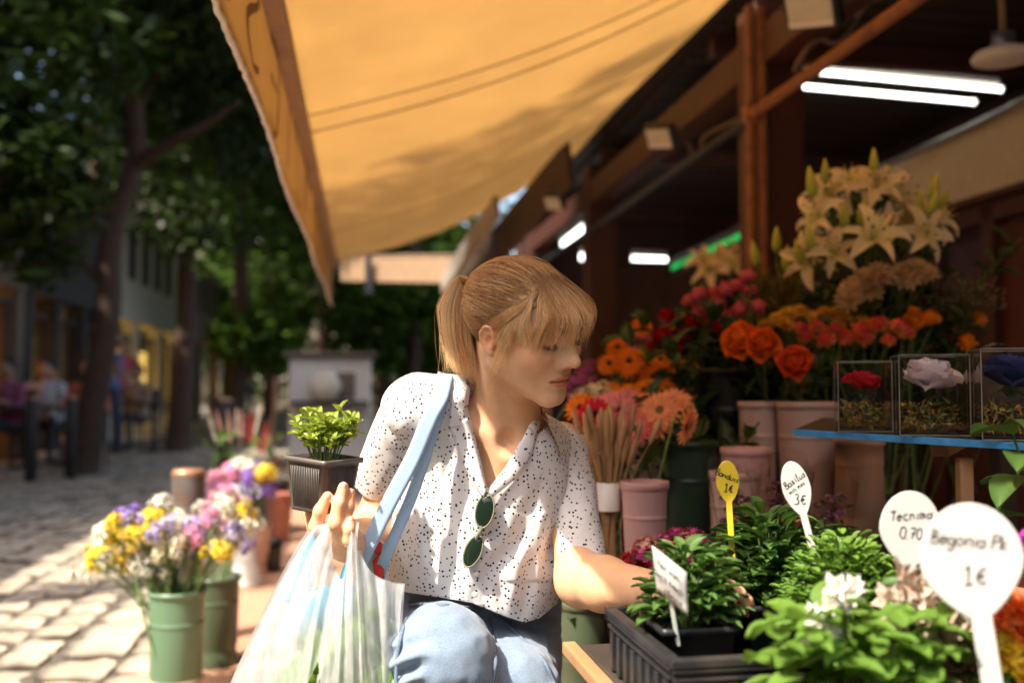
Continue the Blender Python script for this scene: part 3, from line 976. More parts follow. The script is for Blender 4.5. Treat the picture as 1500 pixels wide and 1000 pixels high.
# ---------------------------------------------------------------- shops on the far side
M_stone = pmat('shop_stone', (.15, .12, .085), rough=.85, var=.15, scale=3, bump=.2, bscale=20)
M_dark = pmat('shop_dark', (.035, .032, .03), rough=.7, var=.2, scale=3)
M_wht = pmat('shop_white', (.42, .38, .31), rough=.7, var=.1)
def glow(name, col, e, sc=5):
    m = pmat(name, col, var=.85, scale=sc, emit=e, rough=.3)
    return m
M_warm = glow('lit_display', (.60, .25, .05), 1.0, 3.5)
M_warm2 = glow('lit_display_yellow', (.70, .45, .10), 1.2, 4)
M_pane = glass_mat('shop_glass', (.9, .9, .9), .9, .05)
def shop(label, a0, a1, wallm, win, h=4.6, sign=None, LF=-4.6):
    t = thing('shop', label, 'shop', T(S(LF, a0, 0), RZ))
    n = a1 - a0
    mk('wall', box(.25, n, h - 2.6, (-.15, n / 2, 2.6 + (h - 2.6) / 2)), wallm, t, smooth=False)
    mk('lintel', box(.34, n - .02, .34, (-.10, n / 2, 2.44), .02), wallm, t, smooth=False)
    mk('interior', box(.1, n - .1, 2.25, (-1.6, n / 2, 1.13)), M_dark, t, smooth=False)
    mk('ceiling', box(1.5, n - .1, .05, (-.9, n / 2, 2.3)), M_dark, t, smooth=False)
    for k, y in enumerate(np.linspace(0, n, 4)):
        mk('pilaster', box(.30, .26, 2.27, (-.12, min(max(y, .14), n - .14), 1.135), .015), wallm, t, smooth=False)
    for k, (y0, y1, z0, z1, m) in enumerate(win):
        w_ = mk('window', joined(box(.06, y1 - y0, .06, (-.1, (y0 + y1) / 2, z0)), box(.06, y1 - y0, .06, (-.1, (y0 + y1) / 2, z1)), box(.06, .06, z1 - z0 - .06, (-.1, y0 + .03, (z0 + z1) / 2)), box(.06, .06, z1 - z0 - .06, (-.1, y1 - .03, (z0 + z1) / 2))), M_dark, t, smooth=False)
        mk('pane', box(.012, y1 - y0 - .12, z1 - z0 - .06, (-.1, (y0 + y1) / 2, (z0 + z1) / 2)), M_pane, w_, smooth=False)
        if m:
            mk('lit_display', box(.25, y1 - y0 - .3, (z1 - z0) * .75, (-.75, (y0 + y1) / 2, (z0 + z1) / 2), .03), m, w_, smooth=False)
    for k, y in enumerate(np.arange(.6, n - .3, 1.25)):
        u_ = mk('upper_window', box(.05, .62, 1.05, (-.01, y, 3.65), .01), M_dark, t, smooth=False)
    return t
shop('dark shopfront with beige pillar and lintel at the left edge', 9.5, 14.4, M_stone, [(2.6, 4.6, .5, 2.1, M_warm), (.3, 1.5, .4, 2.1, None)])
shop('black fronted shop behind the leaning tree trunk', 14.5, 18.9, M_dark, [(.4, 1.8, .5, 2.0, M_warm), (2.2, 4.0, .5, 2.0, None)])
shop('pale shop with white columns and yellow lit windows', 19, 26, M_wht, [(.4, 2.1, .4, 2.0, M_warm2), (2.7, 4.4, .4, 2.0, M_warm2), (5.0, 6.6, .4, 2.0, M_warm2)])
shop('dim shop farthest down the left side of the street', 26.1, 36, M_stone, [(.6, 3, .5, 2.0, None), (4, 6, .5, 2, M_warm)])
shop('unseen shopfront added beside and behind the viewer to block sky', -15, 9.4, M_stone, [(1, 4, .5, 2.0, None), (6, 9, .5, 2.0, None), (12, 15, .5, 2, None), (18, 21, .5, 2, M_warm)])  # unseen, added to cut blue sky light and reflections
# tall dim building that closes the view behind the trees
def block(label, p, w, h, rz, m, cols, rows):
    t = thing('apartment_building', label, 'building', T(p, rz))
    mk('wall', box(w, 8, h, (0, 4, h / 2)), m, t, smooth=False)
    mk('roof_cornice', box(w + .4, 8.4, .4, (0, 4, h + .2)), M_stone, t, smooth=False)
    for i in range(cols):
        for j in range(rows):
            x, z = (i + .5) / cols * w - w / 2, 2.2 + j * 3
            f = mk('window', box(1.3, .08, 1.7, (x, -.04, z)), M_wht, t, smooth=False)
            mk('pane', box(1.1, .04, 1.5, (x, -.09, z)), M_dark, f, smooth=False)
block('grey apartment building behind the trees at the end of the street', (-14, 46, 0), 20, 13, R(4), M_stone, 7, 4)
block('low pale building beyond the far trees on the right', (3, 52, 0), 12, 4.0, R(-4), M_wht, 5, 1)

block('unseen brown building added behind the viewer to block sky', (-2, -24, 0), 26, 9, 0, M_stone, 8, 2)  # this and the next building are unseen, added to block sky behind the camera
block('unseen dark building added across the corner behind the stall', (12, -14, 0), 14, 8, R(-60), M_dark, 5, 2)
b = np.array([-3.2, -7.0, 0.])  # unseen tree, added with the buildings to hold back sky light
tree('unseen street tree added behind the viewer to block sky', b, [b, b + [.1, 0, 2], b + [.1, .1, 4]], .2, [(-3.2, -7, 3.4, 1.5), (-2.2, -8, 3.6, 1.4), (-4.4, -8, 3.6, 1.4), (-3, -8.5, 4.4, 1.5), (-1.2, -9, 3.6, 1.4)], 5000, .1, 41)
# ---------------------------------------------------------------- cafe and kiosk
def table(p, label):
    t = thing('cafe_table', label, 'table', T(p), 'cafe tables under the trees')
    mk('tabletop', lathe([(0, .70), (.32, .70), (.34, .72), (.32, .735), (0, .735)], 20, cap0=False), M_dark, t)
    mk('leg', tube([(0, 0, .02), (0, 0, .70)], .03, 8), M_black, t)
    mk('foot', lathe([(.2, 0), (.2, .015), (.04, .04)], 14), M_black, t)
def chair(p, rz, label):
    t = thing('cafe_chair', label, 'chair', T(p, rz), 'cafe chairs under the trees')
    mk('seat', box(.42, .42, .03, (0, 0, .45), .01), M_dark, t, smooth=False)
    mk('backrest', box(.40, .03, .34, (0, -.2, .76), .01), M_dark, t, smooth=False)
    for x in (-.18, .18):
        mk('leg', tube([(x, -.19, 0), (x, -.2, .62)], .013, 6), M_black, t)
        mk('leg', tube([(x, .18, 0), (x, .17, .44)], .013, 6), M_black, t)
def figure(p, rz, top, legs, hair, label, seated=True, seed=0):
    r = np.random.default_rng(seed)
    hz = .46 if seated else .90
    pel = np.array([0, 0, hz + .06])
    che = pel + [0, .03, .36]
    nk = pel + [0, .02, .52]
    hd = nk + [0, .05, .16]
    sh = [che + [s * .17, 0, .10] for s in (-1, 1)]
    hd_y = .30 if seated else .08
    el = [np.array([s * .24, .06 + .06 * r.random(), hz + .24 + .05 * r.random()]) for s in (-1, 1)]
    ha = [np.array([s * .12, hd_y, hz + .24 + .12 * r.random()]) for s in (-1, 1)]
    if seated:
        kn = [np.array([s * .11, .42, .50]) for s in (-1, 1)]
        an = [np.array([s * .11, .40, .09]) for s in (-1, 1)]
    else:
        kn = [np.array([s * .10, .06 * s, .50]) for s in (-1, 1)]
        an = [np.array([s * .10, .10 * s, .09]) for s in (-1, 1)]
    def bodyf(Q):
        d = smin(d_cap(Q, pel, che, .145, .155), d_cap(Q, che, nk, .10, .05), .06)
        d = smin(d, d_ell(Q, hd, (.078, .095, .115)), .03)
        d = smin(d, d_ell(Q, hd + [0, .10, -.015], (.012, .02, .02)), .02)
        for i in (0, 1):
            d = smin(d, smin(d_cap(Q, sh[i], el[i], .055, .042), d_cap(Q, el[i], ha[i], .04, .03), .02), .03)
            d = smin(d, d_ell(Q, ha[i], (.035, .05, .03)), .02)
            d = smin(d, smin(d_cap(Q, pel + [(-1, 1)[i] * .09, 0, 0], kn[i], .095, .065), d_cap(Q, kn[i], an[i], .06, .042), .03), .04)
            d = smin(d, d_cap(Q, an[i] + [0, -.02, -.05], an[i] + [0, .13, -.055], .038, .032), .03)
        return d
    V, F = nets(bodyf, (-.36, -.28, -.01), (.36, .62, hz + 1.02), .022)
    V[:, 2] = np.maximum(V[:, 2], 0)
    c = np.tile(np.array(top, float), (len(V), 1))
    low = (V[:, 2] < hz + .05) | (V[:, 1] > .2) & (V[:, 2] < hz + .16)
    c[low] = legs
    skin = (V[:, 2] > nk[2] + .01)
    for h_ in ha:
        skin |= np.linalg.norm(V - h_, axis=1) < .12
    c[skin & ~((V[:, 2] < hz + .05))] = (.42, .24, .15)
    c[V[:, 2] < .09] = (.04, .03, .03)
    t = thing('person', label, 'person', T(p, rz), None)
    mk('body', (V, F, c), pmat('figure_cloth', (1, 1, 1), rough=.8, var=.08, attr=True) if 'figure_cloth' not in bpy.data.materials else bpy.data.materials['figure_cloth'], t)
    hv, hf = ell(.09, .105, .10, hd + [0, -.022, .03], 14, 10)
    hv = np.where((hv[:, 1:2] > hd[1] + .05) & (hv[:, 2:] < hd[2] + .05), hv * [1, .8, 1] + [0, (hd[1]) * .15, 0], hv)
    mk('hair', (hv, hf), pmat('figure_hair', (1, 1, 1), attr=False) if False else pmat('dull_hair', hair, rough=.6), t)
    return t
cafe = [(18, 12.2, R(160), (.30, .08, .14), (.05, .05, .07), (.03, .02, .02), 'seated person in a plum top at the left edge', True), (66, 13.0, R(200), (.42, .36, .33), (.06, .06, .08), (.05, .03, .02), 'seated person in a pale shirt before the lit shop window', True),
        (82, 13.6, R(150), (.50, .50, .52), (.05, .05, .08), (.02, .02, .02), 'seated person in a white top behind the pale shirted one', True), (130, 12.2, R(190), (.48, .13, .06), (.03, .03, .04), (.05, .02, .01), 'seated person in a rusty orange top by the leaning trunk', True),
        (160, 14.5, R(170), (.10, .13, .26), (.05, .05, .09), (.04, .03, .02), 'standing person in a navy top right of the leaning trunk', False), (180, 16.5, R(190), (.50, .08, .10), (.08, .07, .07), (.04, .02, .02), 'standing person in a red top before the pale shop', False),
        (205, 15.5, R(165), (.34, .22, .14), (.07, .06, .06), (.10, .06, .03), 'seated person in a tan top before the yellow window', True), (362, 27, R(180), (.10, .12, .16), (.05, .05, .07), (.05, .04, .03), 'distant walking person in a dull blue top', False)]
for i, (px, d, rz, tp, lg, hr_, lab, st) in enumerate(cafe):
    p = ground_at(px, d)
    figure(p, rz, tp, lg, hr_, lab, st, i)
    if st:
        chair(p, rz, 'dark cafe chair under the ' + lab.replace('seated ', ''))
for px, d, lab in ((40, 12.0, 'dark round cafe table at the left edge'), (98, 12.6, 'dark round cafe table beside the person in orange'), (225, 15.0, 'dark round cafe table near the pale shop'), (320, 17, 'dark round cafe table farthest along the street')):
    table(ground_at(px, d), lab)
def bollard(p, h, r, label, m, dirt=True):
    t = thing('bollard', label, 'bollard', T(p), 'bollards')
    mk('shaft', lathe([(r, 0), (r, h - .02), (r * .96, h - .005)], 20), m, t)
    mk('cap', lathe([(r * 1.02, h - .012), (r * 1.02, h), (r * .9, h + .012), (0, h + .014)], 20, cap0=False), pmat('cap_rust', (.40, .22, .13), rough=.4, metal=.5, var=.2) if 'cap_rust' not in bpy.data.materials else bpy.data.materials['cap_rust'], t)
M_bol = pmat('bollard_steel', (.20, .185, .17), rough=.42, metal=.55, var=.25, scale=20, dirt=((.28, .12, .06), 12, .7))
bollard(ground_at(278, 3.75), .635, .0605, 'weathered steel bollard behind the flower bucket', M_bol)
for px, d, lab in ((48, 10.2, 'dark slim bollard at the left edge of the cafe'), (105, 10.6, 'dark slim bollard beside the person in orange'), (330, 8.6, 'dark bollard beyond the pink wrapped bunch')):
    bollard(ground_at(px, d), .85, .06, lab, M_dark)
t = thing('market_kiosk', 'pale grey kiosk box with a cream bundle on its counter', 'kiosk', T(ground_at(485, 12.0), RZ))
mk('body', box(.95, .7, 1.30, (0, 0, .65), .03), pmat('kiosk_grey', (.66, .61, .54), rough=.6, var=.12), t, smooth=False)
mk('roof', box(1.1, .85, .06, (0, 0, 1.34), .02), M_stone, t, smooth=False)
mk('counter', box(.9, .25, .04, (0, -.48, .78), .01), M_dark, t, smooth=False)
mk('hatch', box(.34, .02, .30, (.12, -.36, .98), .005), M_stone, t, smooth=False)
t = thing('cream_bundle', 'cream paper bundle lying on the kiosk counter', 'bundle', T(S(0, 0, 0) + ground_at(485, 12) + [0.02, -.52, .8]))
mk('paper', lathe([(.02, 0), (.14, .03), (.2, .18), (.12, .34), (.02, .36)], 12), pmat('cream_paper', (.60, .54, .42), rough=.8), t)
mk('tie', tube([(.13 * math.cos(q), .13 * math.sin(q), .06) for q in np.linspace(0, 6.2, 16)], .01, 5), M_cond, t)
# ---------------------------------------------------------------- the woman: skeleton
def c2w(v):
    v = np.asarray(v, float)
    return np.array([v[0], v[1] * cp - v[2] * sp, v[1] * sp + v[2] * cp])

HY, HP, HR = R(51), R(17), R(9)
hF = np.array([math.sin(HY) * math.cos(HP), -math.cos(HY) * math.cos(HP), -math.sin(HP)])
hR = nrm(np.cross(hF, [0, 0, 1]))
hU = np.cross(hR, hF)
hR, hU = hR * math.cos(HR) - hU * math.sin(HR), hU * math.cos(HR) + hR * math.sin(HR)
HM = np.eye(4)
HM[:3, 0], HM[:3, 1], HM[:3, 2] = c2w(hR), c2w(hF), c2w(hU)
HM[:3, 3] = c2w([.0190, 1.44, .031]) + [0, 0, CAMZ]
HS = .945
def h2w(q):
    return np.asarray(q, float) @ HM[:3, :3].T * HS + HM[:3, 3]
def w2h(Q):
    return (Q - HM[:3, 3]) @ HM[:3, :3] / HS

sh_r, el_r, wr_r = P(603, 592, 1.47), P(549, 782, 1.60), P(508, 796, 1.385)
sh_l, el_l, wr_l = P(822, 650, 1.61), P(851, 850, 1.46), P(972, 866, 1.29)
neck_b = P(742, 636, 1.53)
notch = P(745, 655, 1.478)

def head_sdf(Q):
    q = w2h(Q)
    ax = q.copy()
    ax[..., 0] = np.abs(ax[..., 0])                    # mirrored halves
    d = d_ell(q, (0, -.014, .014), (.070, .088, .068))
    d = smin(d, d_ell(q, (0, .030, -.028), (.056, .055, .082)), .035)
    d = smin(d, d_cap(ax, (.049, .004, -.052), (.012, .068, -.100), .019, .014), .026)
    d = smin(d, d_ell(q, (0, .073, -.101), (.016, .014, .013)), .016)
    d = smin(d, d_ell(ax, (.037, .054, -.034), (.021, .022, .02)), .028)      # cheeks
    d = smin(d, d_cap(ax, (.012, .079, .012), (.042, .064, .010), .008, .007), .018)
    d = smax(d, -d_ell(ax, (.031, .091, -.008), (.017, .016, .012)), .014)     # sockets
    d = smin(d, d_ell(ax, (.0305, .0665, -.008), (.0135, .0135, .0128)), .004)  # closed lids over the balls
    d = smin(d, d_cap(q, (0, .079, .006), (0, .103, -.033), .0062, .0082), .012)
    d = smin(d, d_cap(ax, (0, .074, .002), (.0065, .0885, -.034), .0085, .0095), .010)
    d = smin(d, d_ell(q, (0, .1035, -.0365), (.0088, .009, .0078)), .006)
    d = smin(d, d_ell(ax, (.0115, .090, -.041), (.0068, .010, .0066)), .007)
    d = smax(d, -d_ell(ax, (.0058, .0965, -.0490), (.0028, .0048, .0040)), .003)
    d = smin(d, d_ell(q, (0, .070, -.066), (.026, .017, .022)), .018)
    lipu = np.minimum(d_cap(ax, (.0045, .0905, -.0632), (.014, .0865, -.0655), .0036, .0034), d_cap(ax, (.014, .0865, -.0655), (.0235, .0785, -.0695), .0034, .0014))
    lipl = np.minimum(d_cap(ax, (0, .0895, -.0735), (.012, .0860, -.0732), .0046, .0042), d_cap(ax, (.012, .0860, -.0732), (.0225, .0785, -.0702), .0042, .0014))
    d = smin(d, lipu, .0045)
    d = smin(d, lipl, .0045)
    d = smax(d, -d_cap(ax, (0, .0960, -.0685), (.022, .0825, -.0700), .0016), .0022)
    # ears
    er = ax * 1
    er[..., :] = (er - [.0735, -.004, -.022]) / [1, .70, .70] + [.0745, -.012, -.006]
    e = d_ell(er, (.0745, -.014, -.006), (.0055, .0185, .030))
    tc = [(.073, .000, -.004), (.0765, .001, .012), (.0795, -.008, .025), (.0815, -.020, .023), (.0825, -.029, .008), (.080, -.0275, -.010), (.076, -.017, -.026), (.0735, -.007, -.036), (.0725, .000, -.030)]
    for a, b in zip(tc[:-1], tc[1:]):
        e = smin(e, d_cap(er, a, b, .0036), .003)
    e = smin(e, d_cap(er, (.0775, -.019, .012), (.0765, -.014, -.014), .003), .004)
    e = smax(e, -d_ell(er, (.0805, -.0085, -.006), (.0075, .0075, .014)), .004)
    e = smin(e, d_cap(er, (.074, .003, -.004), (.0745, .002, -.010), .004), .004)   # tragus
    e = e * .8
    d = smin(d, e, .006)
    return d

jawb = [h2w((.055, -.022, -.045)), h2w((-.055, -.022, -.045))]
def skin_sdf(Q):
    d = head_sdf(Q)
    nk = d_cap(Q, h2w((0, -.028, -.03)), neck_b, .048, .052)
    d = smin(d, nk, .018)
    for j in jawb:
        d = smin(d, d_cap(Q, j, notch + (j - jawb[0 if j is jawb[0] else 1]) + (np.array([-.012, .012, 0]) if j is jawb[0] else np.array([.012, .012, 0])), .012, .009), .016)
    ch = d_ell(Q, P(712, 745, 1.565), (.125, .095, .15))
    for s, sh in ((-1, sh_r), (1, sh_l)):
        ch = smin(ch, d_cap(Q, neck_b + np.array([0, .01, -.02]), sh, .040, .030), .04)
        ch = smin(ch, d_cap(Q, notch + np.array([.012 * s, 0.004, -.006]), notch * .25 + sh * .75 + np.array([0, -.03, .02]), .0055, .005), .02)
    ch = smin(ch, d_cap(Q, notch + np.array([-.004, .035, -.02]), P(713, 745, 1.52), .040, .046), .03)
    d = smin(d, ch, .03)
    d = smax(d, -d_ell(Q, notch + np.array([0, -.012, .008]), (.011, .012, .012)), .018)
    return d

def arm_sdf(Q, sh, el, wr):
    d = d_cap(Q, sh, el, .036, .034)
    m = el * .7 + wr * .3
    f = smin(d_cap(Q, el, m, .034, .036), d_cap(Q, m, wr, .036, .0235), .02)
    return smin(d, f, .025)

def fingers(Q, chains, d, k=.006):
    for pts, rad in chains:
        rad = [q * .90 for q in rad]
        for a, b, ra, rb in zip(pts[:-1], pts[1:], rad[:-1], rad[1:]):
            d = smin(d, d_cap(Q, a, b, ra, rb), k)
    return d

HD = 1.335
def hp(x, y, dd=0.):
    return P(x, y, HD + dd)
# right hand: index, middle, ring, little finger in front of the pot, thumb behind it
chR = [
    ([hp(492, 790, .012), hp(463, 771, .0), hp(469, 748, -.004), hp(480, 727, -.003)], [.0125, .0105, .0096, .0082]),
    ([hp(500, 792, .008), hp(491, 766, -.012), hp(497, 737, -.009), hp(503, 713, -.002)], [.0125, .0108, .0096, .0080]),
    ([hp(508, 796, .014), hp(505, 768, .000), hp(510, 742, .000), hp(514, 722, .006)], [.012, .0098, .0088, .0074]),
    ([hp(514, 800, .010), hp(511, 790, -.010), hp(512, 775, -.014), hp(514, 762, -.010)], [.010, .0088, .0080, .0064]),
    ([hp(500, 790, .04), hp(463, 775, .07), hp(447, 735, .078), hp(437, 701, .075)], [.016, .0125, .0105, .0078]),
]
def handR(Q):
    d = smin(d_ell(Q, hp(493, 786, .022), (.030, .028, .0185)), d_cap(Q, hp(505, 792, .03), wr_r, .021, .0225), .02)
    d = fingers(Q, chR, d, .0055)
    return d
lw = wr_l
chL = []
for (ox, oy, od), ln in (((18, -8, -.02), 1.0), ((26, 0, -.005), 1.1), ((30, 8, .01), 1.04), ((28, 16, .025), .85)):
    b = P(1010 + ox * .6, 862 + oy, 1.262 + od)
    chL.append(([b, b + np.array([.03, -.012, .006]) * ln, b + np.array([.05, -.012, -.010]) * ln, b + np.array([.060, -.006, -.028]) * ln], [.0105, .0094, .0086, .007]))
chL.append(([P(985, 862, 1.27), P(1005, 846, 1.24), P(1028, 842, 1.23), P(1046, 850, 1.225)], [.013, .0115, .010, .0078]))
def handL(Q):
    d = smin(d_ell(Q, P(1004, 866, 1.268), (.034, .034, .015)), d_cap(Q, lw, P(996, 866, 1.275), .0225, .022), .02)
    return fingers(Q, chL, d, .006)

sk = []
hb = np.array([h2w((sx * .1, sy, sz)) for sx in (-1, 1) for sy in (-.125, .13) for sz in (-.135, .12)])
lo = np.minimum(hb.min(0), [neck_b[0] - .13, neck_b[1] - .1, neck_b[2] - .17])
hi = np.maximum(hb.max(0), [neck_b[0] + .11, 0, 0])
fR = lambda Q: smin(arm_sdf(Q, sh_r, el_r, wr_r), handR(Q), .012)
fL = lambda Q: smin(arm_sdf(Q, sh_l, el_l, wr_l), handL(Q), .012)
pts = np.array([sh_r, el_r, wr_r, sh_l, el_l, wr_l] + [p for c in chR + chL for p in c[0]])
bxR, bxL = [(np.array(q).min(0) - .06, np.array(q).max(0) + .06) for q in ([sh_r, el_r, wr_r] + [p for c in chR for p in c[0]], [sh_l, el_l, wr_l] + [p for c in chL for p in c[0]])]
def near_box(fn, Q, bx):
    """fn where it matters, a safe distance elsewhere"""
    e = np.maximum(np.maximum(bx[0] - Q, Q - bx[1]), 0)
    out = np.sqrt((e ** 2).sum(-1)) + .03
    m = out < .031
    if m.any():
        out[m] = fn(Q[m])
    return out
def body_sdf(Q):
    d = near_box(skin_sdf, Q, (lo, hi))
    return smin(smin(d, near_box(fR, Q, bxR), .010), near_box(fL, Q, bxL), .010)
Vh, Fh = nets(body_sdf, np.minimum(lo, pts.min(0) - .06), np.maximum(hi, pts.max(0) + .06), .0024)
Vh = relax(Vh, Fh, 1, .33)
sk.append((Vh, Fh))

# legs under the jeans and the feet that carry her
hip_r, hip_l = P(648, 945, 1.70), P(742, 955, 1.72)
kn_r, kn_l = P(646, 966, 1.335), P(748, 1018, 1.40)
an_r = np.array([kn_r[0] - .01, kn_r[1] + .20, .10])
an_l = np.array([kn_l[0] + .02, kn_l[1] + .18, .10])

# ---- skin colours: lips, blush, brows, lash line, nails belong to the skin
def skin_cols(V):
    q = w2h(V)
    a = q.copy()
    a[:, 0] = np.abs(a[:, 0])
    c = np.tile([1.0, 1.0, 1.0], (len(V), 1))
    def mixc(m, col):
        m = np.clip(m, 0, 1)[:, None]
        c[:] = c * (1 - m) + np.array(col) * m
    mixc(np.exp(-(((a - [.044, .058, -.034]) / [.022, .03, .018]) ** 2).sum(1)) * .55, (1.0, .72, .66))
    mixc(np.exp(-(((a - [0, .108, -.038]) / [.012, .012, .011]) ** 2).sum(1)) * .45, (1.0, .72, .66))
    mixc(np.exp(-(((a - [.080, -.004, -.022]) / [.008, .018, .026]) ** 2).sum(1)) * .6, (1.0, .68, .60))
    lu = np.minimum(d_cap(a, (.0035, .0935, -.0632), (.014, .0885, -.0655), .0034, .0032), d_cap(a, (.014, .0885, -.0655), (.0235, .0800, -.0695), .0032, .001))
    ll = np.minimum(d_cap(a, (0, .0925, -.0737), (.012, .0885, -.0735), .0048, .0042), d_cap(a, (.012, .0885, -.0735), (.0225, .0800, -.0702), .0042, .001))
    lip = np.minimum(lu, ll)
    mixc((.0022 - lip) / .0022, (.84, .46, .42))
    mixc(1.2 - np.abs(d_cap(a, (0, .0930, -.0687), (.022, .0825, -.0700), .0)) / .0026, (.40, .12, .10))
    br = d_cap(a, (.013, .0865, .0085), (.030, .0805, .0165), .0028, .0024)
    br = np.minimum(br, d_cap(a, (.030, .0805, .0165), (.046, .0630, .0120), .0024, .0010))
    mixc((.0035 - br) / .003 * .75, (.34, .20, .12))
    # lash line on the lower third of the lids
    la = np.minimum(d_cap(a, (.0185, .0765, -.0125), (.030, .0815, -.0155), .0008), d_cap(a, (.030, .0815, -.0155), (.0425, .0720, -.0118), .0010))
    mixc((.0022 - la) / .0016, (.12, .07, .05))
    cr = np.minimum(d_cap(a, (.020, .0765, -.0005), (.031, .080, .0035), .0006), d_cap(a, (.031, .080, .0035), (.043, .070, -.001), .0006))
    mixc((.0022 - cr) / .0022 * .4, (.62, .38, .30))
    mixc(np.exp(-(((a - [.031, .08, -.004]) / [.012, .012, .006]) ** 2).sum(1)) * .3, (.86, .62, .55))
    for pts, rad in chR + chL:
        t = pts[-1]
        mixc(1.15 - np.linalg.norm(V - t, axis=1) / (rad[-1] * 2.0), (1.0, .74, .68))
        for kk in pts[1:-1]:
            mixc((1 - np.linalg.norm(V - kk, axis=1) / .014) * .4, (1.0, .78, .7))
    nt_ = pix(V)
    return np.clip(c, 0, 1.2)

g = G()
for V, F in sk:
    g.add(V, F, skin_cols(V))
def skin_material():
    m = pmat('skin', (.74, .42, .235), rough=.46, var=.09, scale=60, bump=.10, bscale=420, spec=.42, attr=True)
    b = m.node_tree.nodes['Principled BSDF']
    b.inputs['Subsurface Weight'].default_value = .22
    b.inputs['Subsurface Radius'].default_value = (1.0, .35, .18)
    b.inputs['Subsurface Scale'].default_value = .008
    return m
M_skin = skin_material()
woman = thing('person', 'crouching woman in a white polka dot blouse and light jeans holding a potted herb', 'person', T((float(hip_r[0]), float(hip_r[1]), 0)))
WI = np.linalg.inv(T((float(hip_r[0]), float(hip_r[1]), 0)))
def wpart(name, geo, mat, smooth=True, parent=None):
    V = xf(np.asarray(geo[0]), WI)
    return mk(name, (V,) + tuple(geo[1:]), mat, parent or woman, smooth=smooth)
body = wpart('body', g.geo(), M_skin)
# finger nails
gn = G()
for pts, rad in chR[:4]:
    t, q = pts[-1], pts[-2]
    ax = nrm(t - q)
    out = nrm(np.array([0, -1, .1]) - ax * np.dot([0, -1, .1], ax))
    m = frame(t + ax * rad[-1] * .15 + out * rad[-1] * .78, out, np.cross(ax, out))
    gn.put(ell(rad[-1] * .48, rad[-1] * .66, rad[-1] * .16, nu=10, nv=6), m)
wpart('fingernails', gn.geo(), pmat('nail', (.72, .42, .31), rough=.25, var=.03))

# ---------------------------------------------------------------- blouse
def bl_main(Q):
    d = d_ell(Q, P(706, 705, 1.545), (.138, .100, .15))
    d = smin(d, d_ell(Q, P(690, 815, 1.575), (.137, .112, .14)), .05)
    d = smin(d, d_ell(Q, P(722, 850, 1.57), (.100, .100, .105)), .05)
    d = smin(d, d_cap(Q, P(690, 592, 1.525), sh_r + np.array([.02, .005, -.004]), .043, .046), .03)
    for sh in (sh_r, sh_l):
        d = smin(d, d_cap(Q, neck_b + np.array([0, .012, -.030]), sh + np.array([0, 0, -.008]), .050, .040), .045)
    return d
slr0, slr1 = sh_r + np.array([.004, 0, -.006]), P(558, 700, 1.555)
sll0, sll1 = sh_l + np.array([-.004, -.01, -.012]), P(851, 820, 1.485)
def fold(Q):
    a = Q @ np.array([[.86, .1, .5], [0, 1, 0], [-.5, 0, .86]])
    f = noise(a * [26, 12, 7] + 3.1) * .0065 + noise(a * [60, 22, 14] + 9.7) * .0022
    px, py, d = pix(Q)
    # gathers that hang from the shoulder yoke and the bust
    for x0, y0, x1, y1, w, am in ((668, 655, 688, 742, 7, .005), (655, 650, 660, 720, 8, .004), (770, 780, 700, 850, 11, .005), (800, 700, 740, 830, 12, .0035), (620, 740, 640, 850, 9, .005), (600, 720, 600, 840, 8, .0045), (655, 760, 668, 870, 10, .004), (815, 720, 800, 850, 9, .005), (780, 800, 765, 900, 9, .0045), (730, 860, 742, 900, 7, .004)):
        t = np.clip(((px - x0) * (x1 - x0) + (py - y0) * (y1 - y0)) / ((x1 - x0) ** 2 + (y1 - y0) ** 2), 0, 1)
        dd = np.hypot(px - x0 - t * (x1 - x0), py - y0 - t * (y1 - y0))
        f = f - am * np.exp(-(dd / w) ** 2) * np.sin(np.pi * np.clip(t * .9 + .1, 0, 1)) + am * .6 * np.exp(-((dd - w * 1.8) / w) ** 2) * np.sin(np.pi * t)
    return f
def details(Q):
    px, py, d = pix(Q)
    front = d < 1.56
    pl = np.abs(px - np.interp(py, [715, 800, 890], [712, 698, 691]) - 2)
    f = np.where(front & (py > 705), .0016 * np.clip((12 - pl) / 2.5, 0, 1), 0)
    # breast pocket with a sagging top edge
    ty = np.interp(px, [738, 758, 785, 815], [741, 750, 753, 743])
    ins = (px > 739) & (px < 814) & (py < 850)
    f = f + np.where(front & ins, .0024 * np.clip((py - ty) / 2.0, 0, 1) * np.clip((px - 739) / 2, 0, 1) * np.clip((814 - px) / 2, 0, 1), 0)
    return f
def blouse_sdf(Q):
    d = bl_main(Q)
    return d - fold(Q) - details(Q)
Vb, Fb = nets(blouse_sdf, P(500, 500, 1.62) * 0 + np.array([-.29, 1.33, .52]), np.array([.20, 1.80, 1.03]), .0034)
Vb = relax(Vb, Fb, 1, .3)
# openings: sleeves, hem and neck
axr, axl = nrm(slr1 - slr0), nrm(sll1 - sll0)
def cutplane(V, p, n):
    return (V - p) @ n
def phi_open(V):
    px, py, d = pix(V)
    hem = (py - np.interp(px, [520, 590, 640, 690, 700, 740, 768, 790, 830], [858, 866, 874, 882, 886, 902, 911, 905, 872])) / 1000
    return hem
def neck_phi(V):
    px, py, d = pix(V)
    lx = np.interp(py, [560, 598, 652, 690, 718], [690, 685, 699, 708, 714])
    rx = np.interp(py, [560, 600, 625, 655, 680, 718], [776, 777, 773, 757, 743, 714])
    inside = np.minimum(np.minimum(px - lx, rx - px), (718 - py) * .5) / 1000
    front = np.where(d < 1.555, inside, -1)
    nk = .062 - np.linalg.norm(np.cross(V - neck_b, nrm(h2w((0, -.028, -.03)) - neck_b)), axis=1)
    top = np.where((V - neck_b) @ np.array([0, .15, .99]) > -.022, nk, -1)
    return np.maximum(front, top)
